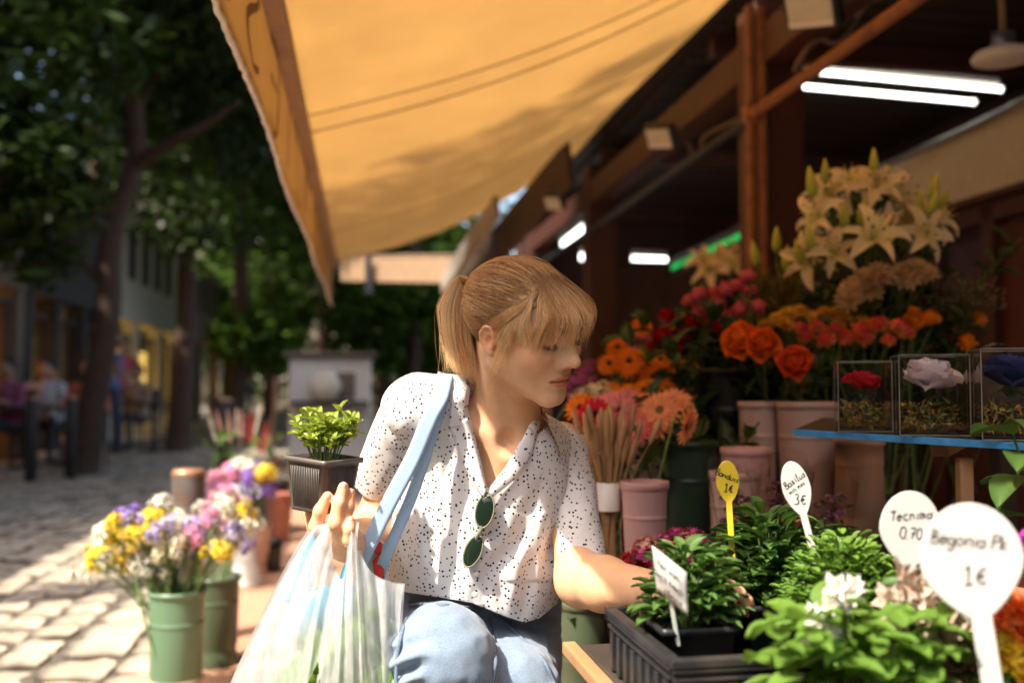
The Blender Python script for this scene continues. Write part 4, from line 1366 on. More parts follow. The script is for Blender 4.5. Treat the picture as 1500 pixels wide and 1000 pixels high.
Vb, Fb = clip(Vb, Fb, phi_open)
Vb, Fb = clip(Vb, Fb, neck_phi)
Vbt, Fbt = thick(Vb, Fb, .0012)

def dot_fabric(name, base, sc=150., r=.00175):
    m = pmat(name, base, rough=.75, var=.03, scale=60, bump=.10, bscale=900, spec=.25, sheen=.15)
    n, l = m.node_tree.nodes, m.node_tree.links
    b = n['Principled BSDF']
    src = b.inputs['Base Color'].links[0].from_socket
    tc = [x for x in n if x.type == 'TEX_COORD'][0]
    vo = n.new('ShaderNodeTexVoronoi')
    vo.inputs['Scale'].default_value = sc
    vo.inputs['Randomness'].default_value = .82
    l.new(tc.outputs['Object'], vo.inputs['Vector'])
    mr = n.new('ShaderNodeMapRange')
    mr.inputs['From Min'].default_value = r * sc * .86
    mr.inputs['From Max'].default_value = r * sc * 1.14
    mr.inputs['To Min'].default_value = 1
    mr.inputs['To Max'].default_value = 0
    l.new(vo.outputs['Distance'], mr.inputs['Value'])
    mx = n.new('ShaderNodeMix')
    mx.data_type = 'RGBA'
    l.new(mr.outputs[0], mx.inputs['Factor'])
    l.new(src, mx.inputs['A'])
    mx.inputs['B'].default_value = (.012, .011, .014, 1)
    l.new(mx.outputs['Result'], b.inputs['Base Color'])
    tr = n.new('ShaderNodeBsdfTranslucent')
    l.new(mx.outputs['Result'], tr.inputs[0])
    ms = n.new('ShaderNodeMixShader')
    ms.inputs[0].default_value = .22
    l.new(b.outputs[0], ms.inputs[1])
    l.new(tr.outputs[0], ms.inputs[2])
    l.new(ms.outputs[0], n['Material Output'].inputs[0])
    return m
M_bl = dot_fabric('dotted_cotton', (.83, .80, .78))
blouse = wpart('blouse', (Vbt, Fbt), M_bl)

# surface of the blouse seen along a ray, for what lies on it
def surf(px, py, off=.004, d0=1.30):
    ds = d0 + np.arange(0, .42, .002)
    Q = np.array([P(px, py, d) for d in ds])
    v = bl_main(Q)
    v = np.minimum(v, np.minimum(d_cap(Q, slr0, slr1, .054, .0435), d_cap(Q, sll0, sll1, .046, .0365)))
    i = int(np.argmax(v < 0)) if (v < 0).any() else int(np.argmin(v))
    return P(px, py, ds[i] - off)

# collar and lapels
def flap(inner, outer, lift, n=26, k=6, back=0.0):
    a = smooth_path([surf(x, y, .0055 + (o[0] if o else 0)) for x, y, *o in inner], n)
    b = smooth_path([surf(x, y, .004 + (o[0] if o else 0)) for x, y, *o in outer], n)
    rows = []
    for t in np.linspace(0, 1, k):
        bow = .6 * lift * math.sin(math.pi * min(1, t * .75 + .12))
        rows.append(a * (1 - t) + b * t + np.array([0, -bow, bow * .25]))
    V = np.stack(rows, 1).reshape(-1, 3)
    return thick(V, gridF(n, k), .0016)
wpart('collar', flap([(690, 548, -.02), (684, 575, .0), (682, 600), (684, 625)], [(676, 543, -.02), (664, 575), (660, 602), (657, 627)], .008), M_bl)
wpart('collar', flap([(779, 582, -.01), (777, 605, .002), (774, 625)], [(792, 600, -.01), (790, 625), (783, 648)], .010), M_bl)
wpart('lapel', flap([(684, 612, .002), (694, 645, .003), (704, 685, .003), (712, 718, .002)], [(660, 628, .002), (670, 655, .004), (690, 700, .004), (709, 730, .002)], .006), M_bl)
wpart('lapel', flap([(775, 624, .004), (758, 656, .004), (742, 684, .003), (716, 720, .002)], [(786, 640, .002), (778, 668, .004), (756, 700, .004), (722, 728, .002)], .007), M_bl)
# sleeves, gathered into the armholes and open at the hem
for s0, s1, r0, r1, nn_, end in ((slr0, slr1, .0455, .043, nrm(axr + np.array([.16, 0, .04])), .004), (sll0, sll1, .046, .0375, nrm(axl + np.array([.05, 0, -.05])), .012)):
    def slf(Q):
        t_ = np.clip(((Q - s0) @ (s1 - s0)) / ((s1 - s0) @ (s1 - s0)), 0, 1)
        a_ = np.arctan2(*np.moveaxis((Q - s0)[..., :2], -1, 0))
        return d_cap(Q, s0, s1 + (s1 - s0) * .35, r0, r1) - fold(Q) * .9 - .0022 * np.sin(a_ * 9) * np.exp(-((t_ - .05) / .25) ** 2)
    Vq, Fq = nets(slf, np.minimum(s0, s1) - .09, np.maximum(s0, s1) + .09, .003)
    Vq = relax(Vq, Fq, 1, .3)
    Vq, Fq = clip(Vq, Fq, lambda V: (V - s1) @ nn_ - end + .002 * np.sin(V[:, 0] * 90))
    sl_ob = wpart('sleeve', thick(Vq, Fq, .0012), M_bl, parent=blouse)
gb = G()
for py in (735, 770, 805, 840, 870):
    gb.put(ell(.0042, .0042, .0016, nu=12, nv=6), frame(surf(np.interp(py, [715, 800, 890], [715, 701, 694]), py, .009), nrm([0, -1, .1])))
wpart('buttons', gb.geo(), pmat('button', (.70, .66, .60), rough=.3))

# ---------------------------------------------------------------- jeans and shoes
def jeans_sdf(Q):
    d = smin(d_cap(Q, hip_r, kn_r, .098, .064), d_ell(Q, kn_r + np.array([0, .004, -.004]), (.070, .066, .072)), .03)
    e = smin(d_cap(Q, hip_l, kn_l, .098, .064), d_ell(Q, kn_l, (.067, .066, .068)), .03)
    sr = d_cap(Q, kn_r + np.array([0, .02, -.02]), an_r + np.array([0, 0, .06]), .064, .052)
    sl_ = d_cap(Q, kn_l + np.array([0, .02, -.02]), an_l + np.array([0, 0, .06]), .062, .052)
    d = smin(smin(d, sr, .03), smin(e, sl_, .03), .012)
    pel = d_ell(Q, P(694, 900, 1.68), (.135, .115, .12))
    pel = smin(pel, d_cap(Q, P(640, 875, 1.63), P(735, 890, 1.63), .095, .095), .05)
    d = smin(d, pel, .035)
    px, py, dd = pix(Q)
    f = -.007 * np.abs(noise(Q * [16, 12, 30] + 1.7)) + noise(Q * [18, 14, 30] + 5) * .006 + noise(Q * [60, 50, 70] + 2) * .0032
    w = np.exp(-(((px - 592) / 26) ** 2 + ((py - 985) / 40) ** 2))
    f = f + w * .012 * np.sin((px * .5 + py * 1.3) / 7.0 * 1.0)
    w2 = np.exp(-((d_cap(Q, P(700, 905, 1.6), P(760, 920, 1.6), .0) - .0) / .06) ** 2)
    f = f + w2 * .004 * np.sin((py - px * .25) / 4.5)
    return d - f
lo = np.array([-.30, 1.20, .13]); hi = np.array([.18, 1.86, .76])
Vj, Fj = nets(jeans_sdf, lo, hi, .0042)
Vj = relax(Vj, Fj, 1, .3)
M_jean = pmat('denim', (.185, .245, .325), rough=.9, var=.42, scale=700, bump=.25, bscale=900, spec=.15, sheen=.2, dirt=((.31, .375, .45), 8, .6))
wpart('jeans', (Vj, Fj), M_jean)
seam = lambda pts: smooth_path([surfj(*p) for p in pts], 40)
def surfj(px, py, off=.0035):
    ds = 1.18 + np.arange(0, .6, .003)
    Q = np.array([P(px, py, d) for d in ds])
    v = jeans_sdf(Q)
    i = int(np.argmax(v < 0)) if (v < 0).any() else int(np.argmin(v))
    return P(px, py, ds[i] - off)
M_thread = pmat('denim_seam', (.12, .16, .22), rough=.9, var=.3, scale=300)
for pts in (((716, 905), (722, 930), (726, 960), (724, 990), (716, 1020)), ((596, 905), (588, 930), (582, 960), (580, 1000)), ((735, 905), (765, 935), (795, 965), (812, 1000)), ((600, 884), (650, 886), (700, 893), (750, 912))):
    wpart('seam', tube(seam(pts), .0028, 6), M_thread)
shoe = lambda an: nets(lambda Q: smin(smin(d_cap(Q, an + np.array([0, .02, -.055]), an + np.array([0, -.15, -.065]), .036, .032), d_cap(Q, an + np.array([0, .015, .0]), an + np.array([0, .02, -.05]), .042, .036), .03), d_ell(Q, an + np.array([0, -.06, -.085]), (.044, .14, .014)), .008), an - [.09, .26, .105], an + [.09, .12, .06], .006)
for an in (an_r, an_l):
    V, F = shoe(an)
    V[:, 2] = np.maximum(V[:, 2], .002)
    wpart('shoe', (V, F), pmat('canvas_shoe', (.7, .68, .64), rough=.8))

# ---------------------------------------------------------------- hair
def skull_r(dirs):
    """distance from the head centre to the scalp along directions"""
    lo_, hi_ = np.zeros(len(dirs)), np.full(len(dirs), .16)
    c0 = np.array([0, -.015, .010])
    for _ in range(22):
        m = (lo_ + hi_) / 2
        p = c0 + dirs * m[:, None]
        v = np.minimum(d_ell(p, (0, -.014, .014), (.070, .088, .068)), d_ell(p, (0, .030, -.028), (.056, .055, .082)))
        lo_ = np.where(v < 0, m, lo_)
        hi_ = np.where(v < 0, hi_, m)
    return lo_
C0 = np.array([0, -.015, .010])
def on_skull(p, off):
    d = p - C0
    d = d / np.linalg.norm(d, axis=-1)[..., None]
    sh_ = d.shape
    r = skull_r(d.reshape(-1, 3)).reshape(sh_[:-1])
    return C0 + d * (r + off)[..., None]

def strands(paths, rad, cols, nt=4):
    """(N,K,3) paths to thin tapered tubes"""
    N, K, _ = paths.shape
    t = np.gradient(paths, axis=1)
    t /= np.linalg.norm(t, axis=2)[..., None] + 1e-9
    up = np.array([.3, .5, .8])
    x = np.cross(t, up)
    x /= np.linalg.norm(x, axis=2)[..., None] + 1e-9
    y = np.cross(t, x)
    a = np.arange(3) * 2 * np.pi / 3
    prof = np.linspace(1, .25, K)[None, :, None, None]
    V = paths[:, :, None, :] + (np.cos(a)[None, None, :, None] * x[:, :, None, :] + np.sin(a)[None, None, :, None] * y[:, :, None, :]) * (rad[:, None, None, None] * prof)
    base = gridF(K, 3, cv=True)
    F = (base[None] + (np.arange(N) * K * 3)[:, None, None]).reshape(-1, 4)
    C = np.repeat(cols[:, :, None, :], 3, 2).reshape(-1, 3)
    return V.reshape(-1, 3), F, C

def spl(ctrl, K):
    """Catmull-Rom through (N,c,3) control points"""
    N, c, _ = ctrl.shape
    p = np.concatenate([2 * ctrl[:, :1] - ctrl[:, 1:2], ctrl, 2 * ctrl[:, -1:] - ctrl[:, -2:-1]], 1)
    u = np.linspace(0, c - 1 - 1e-6, K)
    i = u.astype(int)
    t = (u - i)[None, :, None]
    a, b, cc, d = p[:, i], p[:, i + 1], p[:, i + 2], p[:, i + 3]
    return .5 * ((2 * b) + (-a + cc) * t + (2 * a - 5 * b + 4 * cc - d) * t ** 2 + (-a + 3 * b - 3 * cc + d) * t ** 3)

TIE = np.array([.002, -.108, .012])
hr = np.random.default_rng(21)
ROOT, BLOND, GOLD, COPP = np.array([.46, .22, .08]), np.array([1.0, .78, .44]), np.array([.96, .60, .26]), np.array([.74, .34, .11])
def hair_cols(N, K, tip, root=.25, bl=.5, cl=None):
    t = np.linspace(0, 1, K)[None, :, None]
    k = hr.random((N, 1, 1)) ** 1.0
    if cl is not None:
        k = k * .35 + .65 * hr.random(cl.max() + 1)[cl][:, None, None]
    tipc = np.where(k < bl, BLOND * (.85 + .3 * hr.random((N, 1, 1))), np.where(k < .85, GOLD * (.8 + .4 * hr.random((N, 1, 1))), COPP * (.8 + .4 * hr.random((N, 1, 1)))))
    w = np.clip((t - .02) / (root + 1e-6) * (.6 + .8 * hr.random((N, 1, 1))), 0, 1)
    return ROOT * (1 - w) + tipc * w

gh = G()
# hair drawn back over the skull into the tie
N, K = 6000, 18
ang = hr.uniform(-1.0, 1.0, N)                      # side to side along the hair line
zz = hr.random(N)
fx = np.sin(ang * 1.62) * .075
rootp = np.stack([fx, .078 * np.cos(ang * 1.62) - .004 - .012 * zz, .066 - .080 * np.abs(ang) ** 1.9 + 0 * zz], 1)
deep = hr.random(N) ** 1.3                           # some roots lie further back on the scalp
tail = TIE + hr.normal(0, 1, (N, 3)) * [.008, .006, .009]
st = []
cl = hr.integers(0, 70, N)
cloff = hr.normal(0, 1, (70, 3))
start = rootp * (1 - deep[:, None] * .75) + tail * deep[:, None] * .75
start[:, 2] += .05 * deep * (1 - deep) * 2
tt = np.linspace(0, 1, K)
path = start[:, None] * (1 - tt)[None, :, None] + tail[:, None] * tt[None, :, None]
lift = (.002 + .0035 * hr.random(N))[:, None] * np.ones(K)[None] + (.0045 * np.sin(np.pi * tt))[None] * (.3 + .9 * (cloff[cl, 0] * .4 + .4)[:, None].clip(0, 1.2)) 
path = on_skull(path, np.where(tt[None] < .97, lift, .010))
wv = np.stack([np.sin(tt * 7 + a) for a in hr.random(70) * 6])[cl]
path += (wv * .0016)[..., None] * np.array([0.3, .3, 1]) + hr.normal(0, .0011, (N, 1, 3)) + cloff[cl][:, None] * .0011
wob = noise(np.stack([np.repeat(cl[:, None] * 3.7, K, 1) + hr.random((N, 1)) * 1.2, np.repeat(tt[None] * 3.2, N, 0), np.repeat(hr.random((N, 1)) * .6, K, 1)], -1))
path += (wob * .0055)[..., None] * np.array([.4, .2, 1]) * np.sin(np.pi * tt)[None, :, None]
path[:, -1] = tail
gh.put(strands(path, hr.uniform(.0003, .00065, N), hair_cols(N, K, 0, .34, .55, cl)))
# hair of the nape, drawn up to the tie
N, K = 1300, 12
sx = hr.choice([-1, 1], N)
u = hr.random(N)
r0 = np.stack([sx * (.064 - .03 * u ** 2), -.030 - .055 * u, -.036 - .012 * u + hr.normal(0, .008, N)], 1)
tl = TIE + hr.normal(0, 1, (N, 3)) * [.008, .006, .009]
tq = np.linspace(0, 1, K)
path = on_skull(r0[:, None] * (1 - tq)[None, :, None] + tl[:, None] * tq[None, :, None], np.full((N, K), .005) + .004 * hr.random((N, 1)))
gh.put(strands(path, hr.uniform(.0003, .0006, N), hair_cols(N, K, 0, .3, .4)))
# fly-away hairs
N, K = 520, 12
d0 = hr.normal(0, 1, (N, 3)); d0[:, 2] = np.abs(d0[:, 2]) + .1; d0[:, 1] -= .35
d0 /= np.linalg.norm(d0, axis=1)[:, None]
p0 = on_skull(C0 + d0 * .1, .010)
dirn = (TIE - p0); dirn /= np.linalg.norm(dirn, axis=1)[:, None]
ln = hr.uniform(.02, .085, N)[:, None]
c = np.stack([p0, p0 + dirn * ln * .5 + d0 * .005, p0 + dirn * ln + d0 * hr.uniform(.002, .018, (N, 1)) + hr.normal(0, .004, (N, 3))], 1)
gh.put(strands(spl(c, K), np.full(N, .00028), hair_cols(N, K, 0, .1, .7)))
# pony tail: springs out of the tie, falls straight to the shoulder
N, K = 3600, 22
dn = nrm(HM[:3, :3].T @ np.array([0.0, 0, -1]))                 # straight down in head coordinates
bk = nrm(HM[:3, :3].T @ np.array([-1, .12, 0]))                 # towards the picture's left
sd = np.cross(dn, bk)
u = hr.normal(0, 1, (N, 2)).clip(-2.1, 2.1)
s0 = TIE + u[:, :1] * .0075 * sd + u[:, 1:] * .007 * np.array([0, .3, 1])
fan = u[:, :1] * sd * .016 + u[:, 1:] * bk * .0115
c1 = s0 + bk * .017 + np.array([0, 0, .008]) + fan * .4 - dn * .006
c2 = s0 + bk * (.025 + .004 * u[:, 1:]) + dn * .028 + fan * .9
c3 = s0 + bk * .023 + dn * .062 + fan * 1.25
c4 = s0 + bk * .017 + dn * .094 + fan * 1.3
le = hr.uniform(.106, .132, (N, 1))
c5 = s0 + bk * (.011 - .002 * u[:, 1:]) + dn * le + fan * 1.35 + hr.normal(0, .003, (N, 3))
c = np.stack([s0 - bk * .012, s0, c1, c2, c3, c4, c5], 1)
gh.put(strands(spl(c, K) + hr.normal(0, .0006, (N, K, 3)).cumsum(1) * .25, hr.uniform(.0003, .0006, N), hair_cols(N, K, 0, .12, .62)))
# loose wisps round the pony tail
N = 260
c5 = c[:N].copy() + hr.normal(0, 1, (N, 1, 3)) * .004 * np.linspace(0, 1, 7)[None, :, None] * [1, 1, 1]
c5[:, 3:] += bk * hr.uniform(-.004, .02, (N, 1, 1)) * np.linspace(.4, 1, 4)[None, :, None] + hr.normal(0, .008, (N, 1, 3)) * np.linspace(.2, 1, 4)[None, :, None]
gh.put(strands(spl(c5, 20), np.full(N, .0003), hair_cols(N, 20, 0, .1, .7)))
# fringe over the forehead, in separate wisps
def wisps(nc, per, ctrl_fn, K=16, spread=.006, tipk=.25, rad=(.00028, .00055), root=.35, bl=.5):
    for q in range(nc):
        c = ctrl_fn(q)                                   # (5,3)
        off = hr.normal(0, 1, (per, 1, 3)).clip(-2, 2) * spread
        sh = np.linspace(1, tipk, len(c))[None, :, None] * np.array([1, .5, .6])
        ctrl = c[None] + off * sh
        ctrl[:, -1] += hr.normal(0, .0065, (per, 3)) * [.5, .3, 1]
        ctrl[:, 2:4] += hr.normal(0, .0018, (per, 2, 3))
        kk = np.full(per, q)
        gh.put(strands(spl(ctrl, K), hr.uniform(*rad, per), hair_cols(per, K, 0, root, bl)))
def fr(q):
    x = -.056 + .092 * (q + hr.uniform(-.4, .4)) / 17
    xe = x * 1.12 + .004 * hr.normal()
    z = hr.uniform(-.020, .016)
    o = .099 + .004 * hr.random()
    return np.array([on_skull(np.array([.010 + x * .4, .045 + .008 * hr.normal(), .09]), .006),
                     on_skull(np.array([x * .8 + .004, .078, .066]), .012 + .005 * hr.random()),
                     [xe * .95, o - 6.5 * xe ** 2, .036],
                     [xe * 1.04, o + .003 - 7.0 * xe ** 2, (z + .036) * .5],
                     [xe * 1.10, o - 7.6 * xe ** 2, z]])
wisps(20, 15, fr, spread=.0062, tipk=.55)
def fr2(q):
    x = .022 + .030 * hr.random()
    z = hr.uniform(-.02, .004)
    return np.array([on_skull(np.array([.016 + .012 * hr.normal(), .040 + .010 * hr.normal(), .09]), .006),
                     on_skull(np.array([x * .85, .072, .066]), .012), [x * 1.1, .082, .036], [x * 1.2, .079, .014], [x * 1.25, .074, z]])
wisps(11, 15, fr2, spread=.0045, tipk=.5)
# hair that falls across the parting
n = 330
r0 = on_skull(np.stack([hr.uniform(.004, .034, n), hr.normal(.040, .008, n), np.full(n, .085)], 1), .006)
k = hr.normal(0, 1, n).clip(-2, 2)
ctrl = np.stack([r0, on_skull(np.stack([.036 + .007 * k, .066 + .003 * hr.normal(size=n), np.full(n, .060)], 1), .009 + .005 * hr.random(n)), np.stack([.050 + .008 * k, .080 - .004 * k, np.full(n, .024)], 1), np.stack([.056 + .010 * k, .076 - .006 * k, hr.uniform(-.014, .012, n)], 1)], 1)
gh.put(strands(spl(ctrl, 15), hr.uniform(.0003, .0005, n), hair_cols(n, 15, 0, .35, .6)))
# face-framing locks on the near (right) temple
for n, e, sp_ in ((230, np.array([.068, .048, -.010]), .011), (230, np.array([.077, .018, -.022]), .010), (40, np.array([.079, .014, -.070]), .006), (90, np.array([.058, .066, -.004]), .006), (200, np.array([.079, .002, .004]), .008)):
    r0 = on_skull(np.stack([.006 + .044 * hr.random(n), .030 + hr.normal(0, .016, n), np.full(n, .080)], 1), .005)
    k = hr.normal(0, 1, (n, 1)).clip(-2, 2)
    a1 = on_skull(np.stack([.052 + .006 * k[:, 0], .050 + .007 * k[:, 0], np.full(n, .056)], 1), .008 + .005 * hr.random(n))
    a2 = on_skull(np.stack([.070 + 0 * k[:, 0], .048 + .005 * k[:, 0], np.full(n, .022)], 1), .009)
    ee = e + k * [.001, sp_, .002] + hr.normal(0, .003, (n, 3)) * [.3, 1, 1]
    ctrl = np.stack([r0, a1, a2 * .55 + ee * .45 + [.004, 0, .012], ee], 1)
    gh.put(strands(spl(ctrl, 16), hr.uniform(.0003, .00055, n), hair_cols(n, 16, 0, .25, .75)))
# far-side lock that hangs by the cheek onto the collar
n = 90
p0 = h2w((-.060, .02, -.02))
q0 = w2h(np.array([P(793, 592, 1.52), P(802, 618, 1.50), P(812, 640, 1.50), P(822, 668, 1.50)]))
k = hr.normal(0, 1, (n, 1, 1)).clip(-2, 2)
ctrl = np.concatenate([np.tile(np.array([[-.066, -.01, .0]]), (n, 1, 1)), q0[None] + k * np.array([.4, .4, .1]) * np.array([.010, .012, .012, .005])[None, :, None]], 1)
gh.put(strands(spl(ctrl, 16), np.full(n, .0006), hair_cols(n, 16, 0, .1, .2)))
Vg, Fg, Cg = gh.geo()
def hair_mat(name):
    m = pmat(name, (1, 1, 1), rough=.42, var=.12, scale=300, spec=.5, attr=True, trans=.42)
    m.node_tree.nodes['Principled BSDF'].inputs['Anisotropic'].default_value = .5
    return m
M_hair = hair_mat('hair_strands')
hair = wpart('hair', (h2w(Vg), Fg, Cg), M_hair)
# the close layer of hair on the scalp
def scalp(Q):
    q = w2h(Q)
    d = smin(d_ell(q, (0, -.014, .014), (.070, .088, .068)), d_ell(q, (0, .030, -.028), (.056, .055, .082)), .035) - .0045
    hl = smax(q[..., 1] * .75 - q[..., 2] * .72 - .012 + 0 * d, -1 + 0 * d, .01)
    low = -.028 - q[..., 2] + (q[..., 1] + .05) * .35
    ear = .024 - np.linalg.norm((q[..., 1:] - [-.010, -.012]) / [1, 1.35], axis=-1)
    return smax(smax(smax(d, hl, .008), low, .008), np.where(np.abs(q[..., 0]) > .05, ear, -1), .004)
Vs, Fs = nets(scalp, hb.min(0), hb.max(0), .004)
wpart('scalp_hair', (Vs, Fs), pmat('hair_base', (.52, .30, .12), rough=.55, var=.3, scale=160, bump=.4, bscale=300), parent=hair)
wpart('hair_tie', (h2w(tube([TIE + (sd * math.cos(a) + np.array([0, .3, 1]) * math.sin(a)) * .0125 for a in np.linspace(0, 2 * math.pi, 20)], .0035, 8, caps=False)[0]), tube([TIE] * 20, .003, 8, caps=False)[1]), pmat('elastic', (.25, .16, .09), rough=.8), parent=hair)
# lashes
gl = G()
for s in (1, -1):
    n = 34
    t = np.linspace(0, 1, n)
    rr = np.stack([s * (.019 + .0235 * t), .0775 + .0045 * np.sin(np.pi * t) - .006 * t ** 2, -.0125 - .0032 * np.sin(np.pi * t)], 1)
    out = np.stack([s * (t - .4) * .0055, .0068 + 0 * t, -.0045 + 0 * t], 1)
    ctrl = np.stack([rr, rr + out * .55, rr + out + [0, 0, .0016]], 1)
    gl.put(strands(spl(ctrl, 6), np.full(n, .00028), np.tile([.03, .018, .012], (n, 6, 1))))
V, F, C = gl.geo()
wpart('eyelashes', (h2w(V), F, C), M_hair)
# ---------------------------------------------------------------- flower parts (shared meshes)
def petal(L, W, nu=5, nv=6, lift=1.0, curl=0.6, cup=.25, tip=.7, ruff=0., seed=0, base=.35):
    """a petal along +Y from the origin; lift: starting angle above the plane, curl: turn along its length"""
    r = np.random.default_rng(seed)
    v = np.linspace(0, 1, nv)
    ang = lift - curl * v
    dy, dz = np.cos(ang), np.sin(ang)
    y = np.concatenate([[0], np.cumsum((dy[1:] + dy[:-1]) / 2)]) / (nv - 1) * L
    z = np.concatenate([[0], np.cumsum((dz[1:] + dz[:-1]) / 2)]) / (nv - 1) * L
    w = W * (base * (1 - v) + np.sin(np.pi * np.clip(v, 0, 1) ** tip) ** .8 * (1 - .15 * v)) + .0004
    u = np.linspace(-1, 1, nu)
    X = u[None] * w[:, None] * .5
    nz = -np.sin(ang)[:, None], np.cos(ang)[:, None]
    h = cup * W * (u[None] ** 2) * np.sin(np.pi * np.clip(v, .02, 1) * .8)[:, None]
    if ruff:
        h = h + ruff * W * np.sin(u[None] * 7 + r.random() * 6) * (v[:, None] ** 1.5) + r.normal(0, ruff * W * .3, X.shape) * v[:, None]
    Y = y[:, None] + nz[0] * h
    Z = z[:, None] + nz[1] * h
    t = np.repeat(v[:, None], nu, 1)
    return np.stack([X, Y, Z], -1).reshape(-1, 3), gridF(nv, nu), t.reshape(-1)

def pcol(t, inner, outer, seed=0, jit=.08):
    r = np.random.default_rng(seed)
    c = np.asarray(inner)[None] * (1 - t[:, None]) + np.asarray(outer)[None] * t[:, None]
    return c * (1 + r.normal(0, jit))

def rose(inner, outer, rad=.035, open_=1.0, seed=0, n=20):
    g = G()
    r = np.random.default_rng(seed)
    for i in range(n):
        k = i / (n - 1)
        L = rad * (.85 + .35 * k)
        V, F, t = petal(L, rad * (.75 + .75 * k), 6, 6, lift=1.55 - .95 * open_ * k ** 1.3 + r.normal(0, .05), curl=-.55 + 1.6 * k * open_ ** .5, cup=.55 - .3 * k, tip=.62, seed=i, base=.5, ruff=.02)
        V[:, 1] += rad * .06 + rad * .12 * k
        g.put((V, F), T((0, 0, rad * .18 * (1 - k)), i * 2.4 + r.normal(0, .15)), pcol(t, np.array(inner) * (.75 + .25 * k), outer, i))
    g.put(ell(rad * .28, rad * .28, rad * .34, (0, 0, -rad * .1)), None, (.06, .12, .03))
    for i in range(5):
        V, F, t = petal(rad * .7, rad * .16, 3, 4, lift=.1, curl=.9, seed=i)
        g.put((V, F), T((0, 0, -rad * .2), i * 1.257), (.06, .13, .03))
    return g.geo()

def gerbera(c1, c2, eye, rad=.045, seed=0):
    g = G()
    r = np.random.default_rng(seed)
    for ring, (m, k, z, lf) in enumerate(((19, 1.0, 0, .12), (17, .86, .002, .30), (14, .55, .004, .55))):
        for i in range(m):
            V, F, t = petal(rad * k * r.uniform(.92, 1.04), rad * .26 * (1 if ring < 2 else .7), 4, 5, lift=lf + r.normal(0, .06), curl=.35, cup=.25, tip=.55, seed=i, base=.5)
            V[:, 1] += rad * .10
            g.put((V, F), T((0, 0, z), i * 2 * math.pi / m + ring * .2 + r.normal(0, .03)), pcol(t, c2, c1, i + 50 * ring))
    g.put(ell(rad * .22, rad * .22, rad * .10, (0, 0, .004), 12, 6), None, eye)
    for i in range(26):
        a, q = i * 2.4, rad * .045 * math.sqrt(i)
        g.put(ell(rad * .028, rad * .028, rad * .035, (q * math.cos(a), q * math.sin(a), .004 + rad * .10), 5, 4), None, np.array(eye) * (1.6 if i > 12 else .8))
    g.put(ell(rad * .24, rad * .24, rad * .2, (0, 0, -rad * .12), 8, 6), None, (.07, .14, .04))
    return g.geo()

def lily(rad=.085, seed=0):
    g = G()
    r = np.random.default_rng(seed)
    for i in range(6):
        V, F, t = petal(rad * 1.15, rad * (.42 if i % 2 else .30), 5, 9, lift=1.05 + r.normal(0, .1), curl=1.75 + r.normal(0, .15), cup=.3, tip=.75, seed=i, ruff=.03, base=.2)
        g.put((V, F), T((0, 0, 0), i * math.pi / 3 + r.normal(0, .06)), pcol(t, (.64, .60, .34), (.80, .67, .54), i, .05))
    for i in range(6):
        a = i * math.pi / 3 + .4
        p = [(0, 0, 0), (.12 * rad * math.cos(a), .12 * rad * math.sin(a), .45 * rad), (.28 * rad * math.cos(a), .28 * rad * math.sin(a), .75 * rad)]
        g.put(tube(smooth_path(p, 5), .0011, 4), None, (.55, .62, .28))
        g.put(ell(.0026, .0026, .006, p[2], 6, 5), None, (.32, .12, .03))
    return g.geo()

def lily_bud(L=.075, seed=0):
    z = np.linspace(0, 1, 9)
    w = .0125 * np.sin(np.pi * z ** .75) ** .8 * (1.05 - .2 * z) + .0012
    V, F = lathe(np.stack([w, z * L], 1), 9)
    a = np.arctan2(V[:, 1], V[:, 0])
    V[:, :2] *= (1 + .10 * np.cos(3 * a))[:, None]
    t = V[:, 2] / L
    c = np.array([.30, .40, .07]) * (1 - t[:, None]) + np.array([.62, .60, .14]) * t[:, None]
    return V, F, c

def ruffled(c1, c2, rad=.03, n=34, seed=0, flat=.75):
    """carnation-like ball of ruffled petals"""
    g = G()
    r = np.random.default_rng(seed)
    for i in range(n):
        k = math.sqrt((i + .5) / n)
        V, F, t = petal(rad * (.8 + .3 * k), rad * .62, 6, 4, lift=1.5 - 1.35 * k, curl=.25, cup=.1, tip=.42, ruff=.13, seed=i + seed * 40, base=.25)
        g.put((V, F), T((0, 0, rad * .25 * flat * (1 - k)), i * 2.4), pcol(t, c2, c1, i))
    g.put(ell(rad * .25, rad * .25, rad * .45, (0, 0, -rad * .3), 8, 6), None, (.08, .15, .05))
    return g.geo()

def florets(cols, n=16, rad=.022, size=.0065, seed=0, dome=.6):
    """a head of tiny five-petalled flowers"""
    g = G()
    r = np.random.default_rng(seed)
    for i in range(n):
        d = r.normal(size=3)
        d[2] = abs(d[2]) + .15
        d /= np.linalg.norm(d)
        p = d * rad * r.uniform(.6, 1.05) * [1, 1, dome]
        m = frame(p, d + r.normal(0, .25, 3))
        c = np.array(cols[r.integers(len(cols))]) * r.uniform(.85, 1.1)
        a = np.arange(5) * 2 * np.pi / 5
        ring = np.stack([np.cos(a), np.sin(a), 0 * a + .35], 1) * size
        ri = np.stack([np.cos(a + .63) * .45, np.sin(a + .63) * .45, 0 * a + .1], 1) * size
        V = np.vstack([[[0, 0, 0]], np.stack([ring, ri], 1).reshape(-1, 3)])
        F = np.array([[0, 1 + j, 1 + (j + 1) % 10] for j in range(10)])
        g.put((V, F), m, c)
        g.put(tube([(0, 0, 0), p * .9], .0008, 3, caps=False), None, (.10, .18, .05))
    return g.geo()

def leaf(L=.06, W=.024, seed=0, fold=.3, curl=.5, tip=.8, nv=6):
    V, F, t = petal(L, W, 5, nv, lift=.25, curl=curl, cup=fold, tip=tip, seed=seed, base=.08, ruff=.02)
    return V, F, np.tile([1, 1, 1], (len(V), 1)) * (1 - .12 * np.abs(V[:, :1]) / (W * .5 + 1e-6))

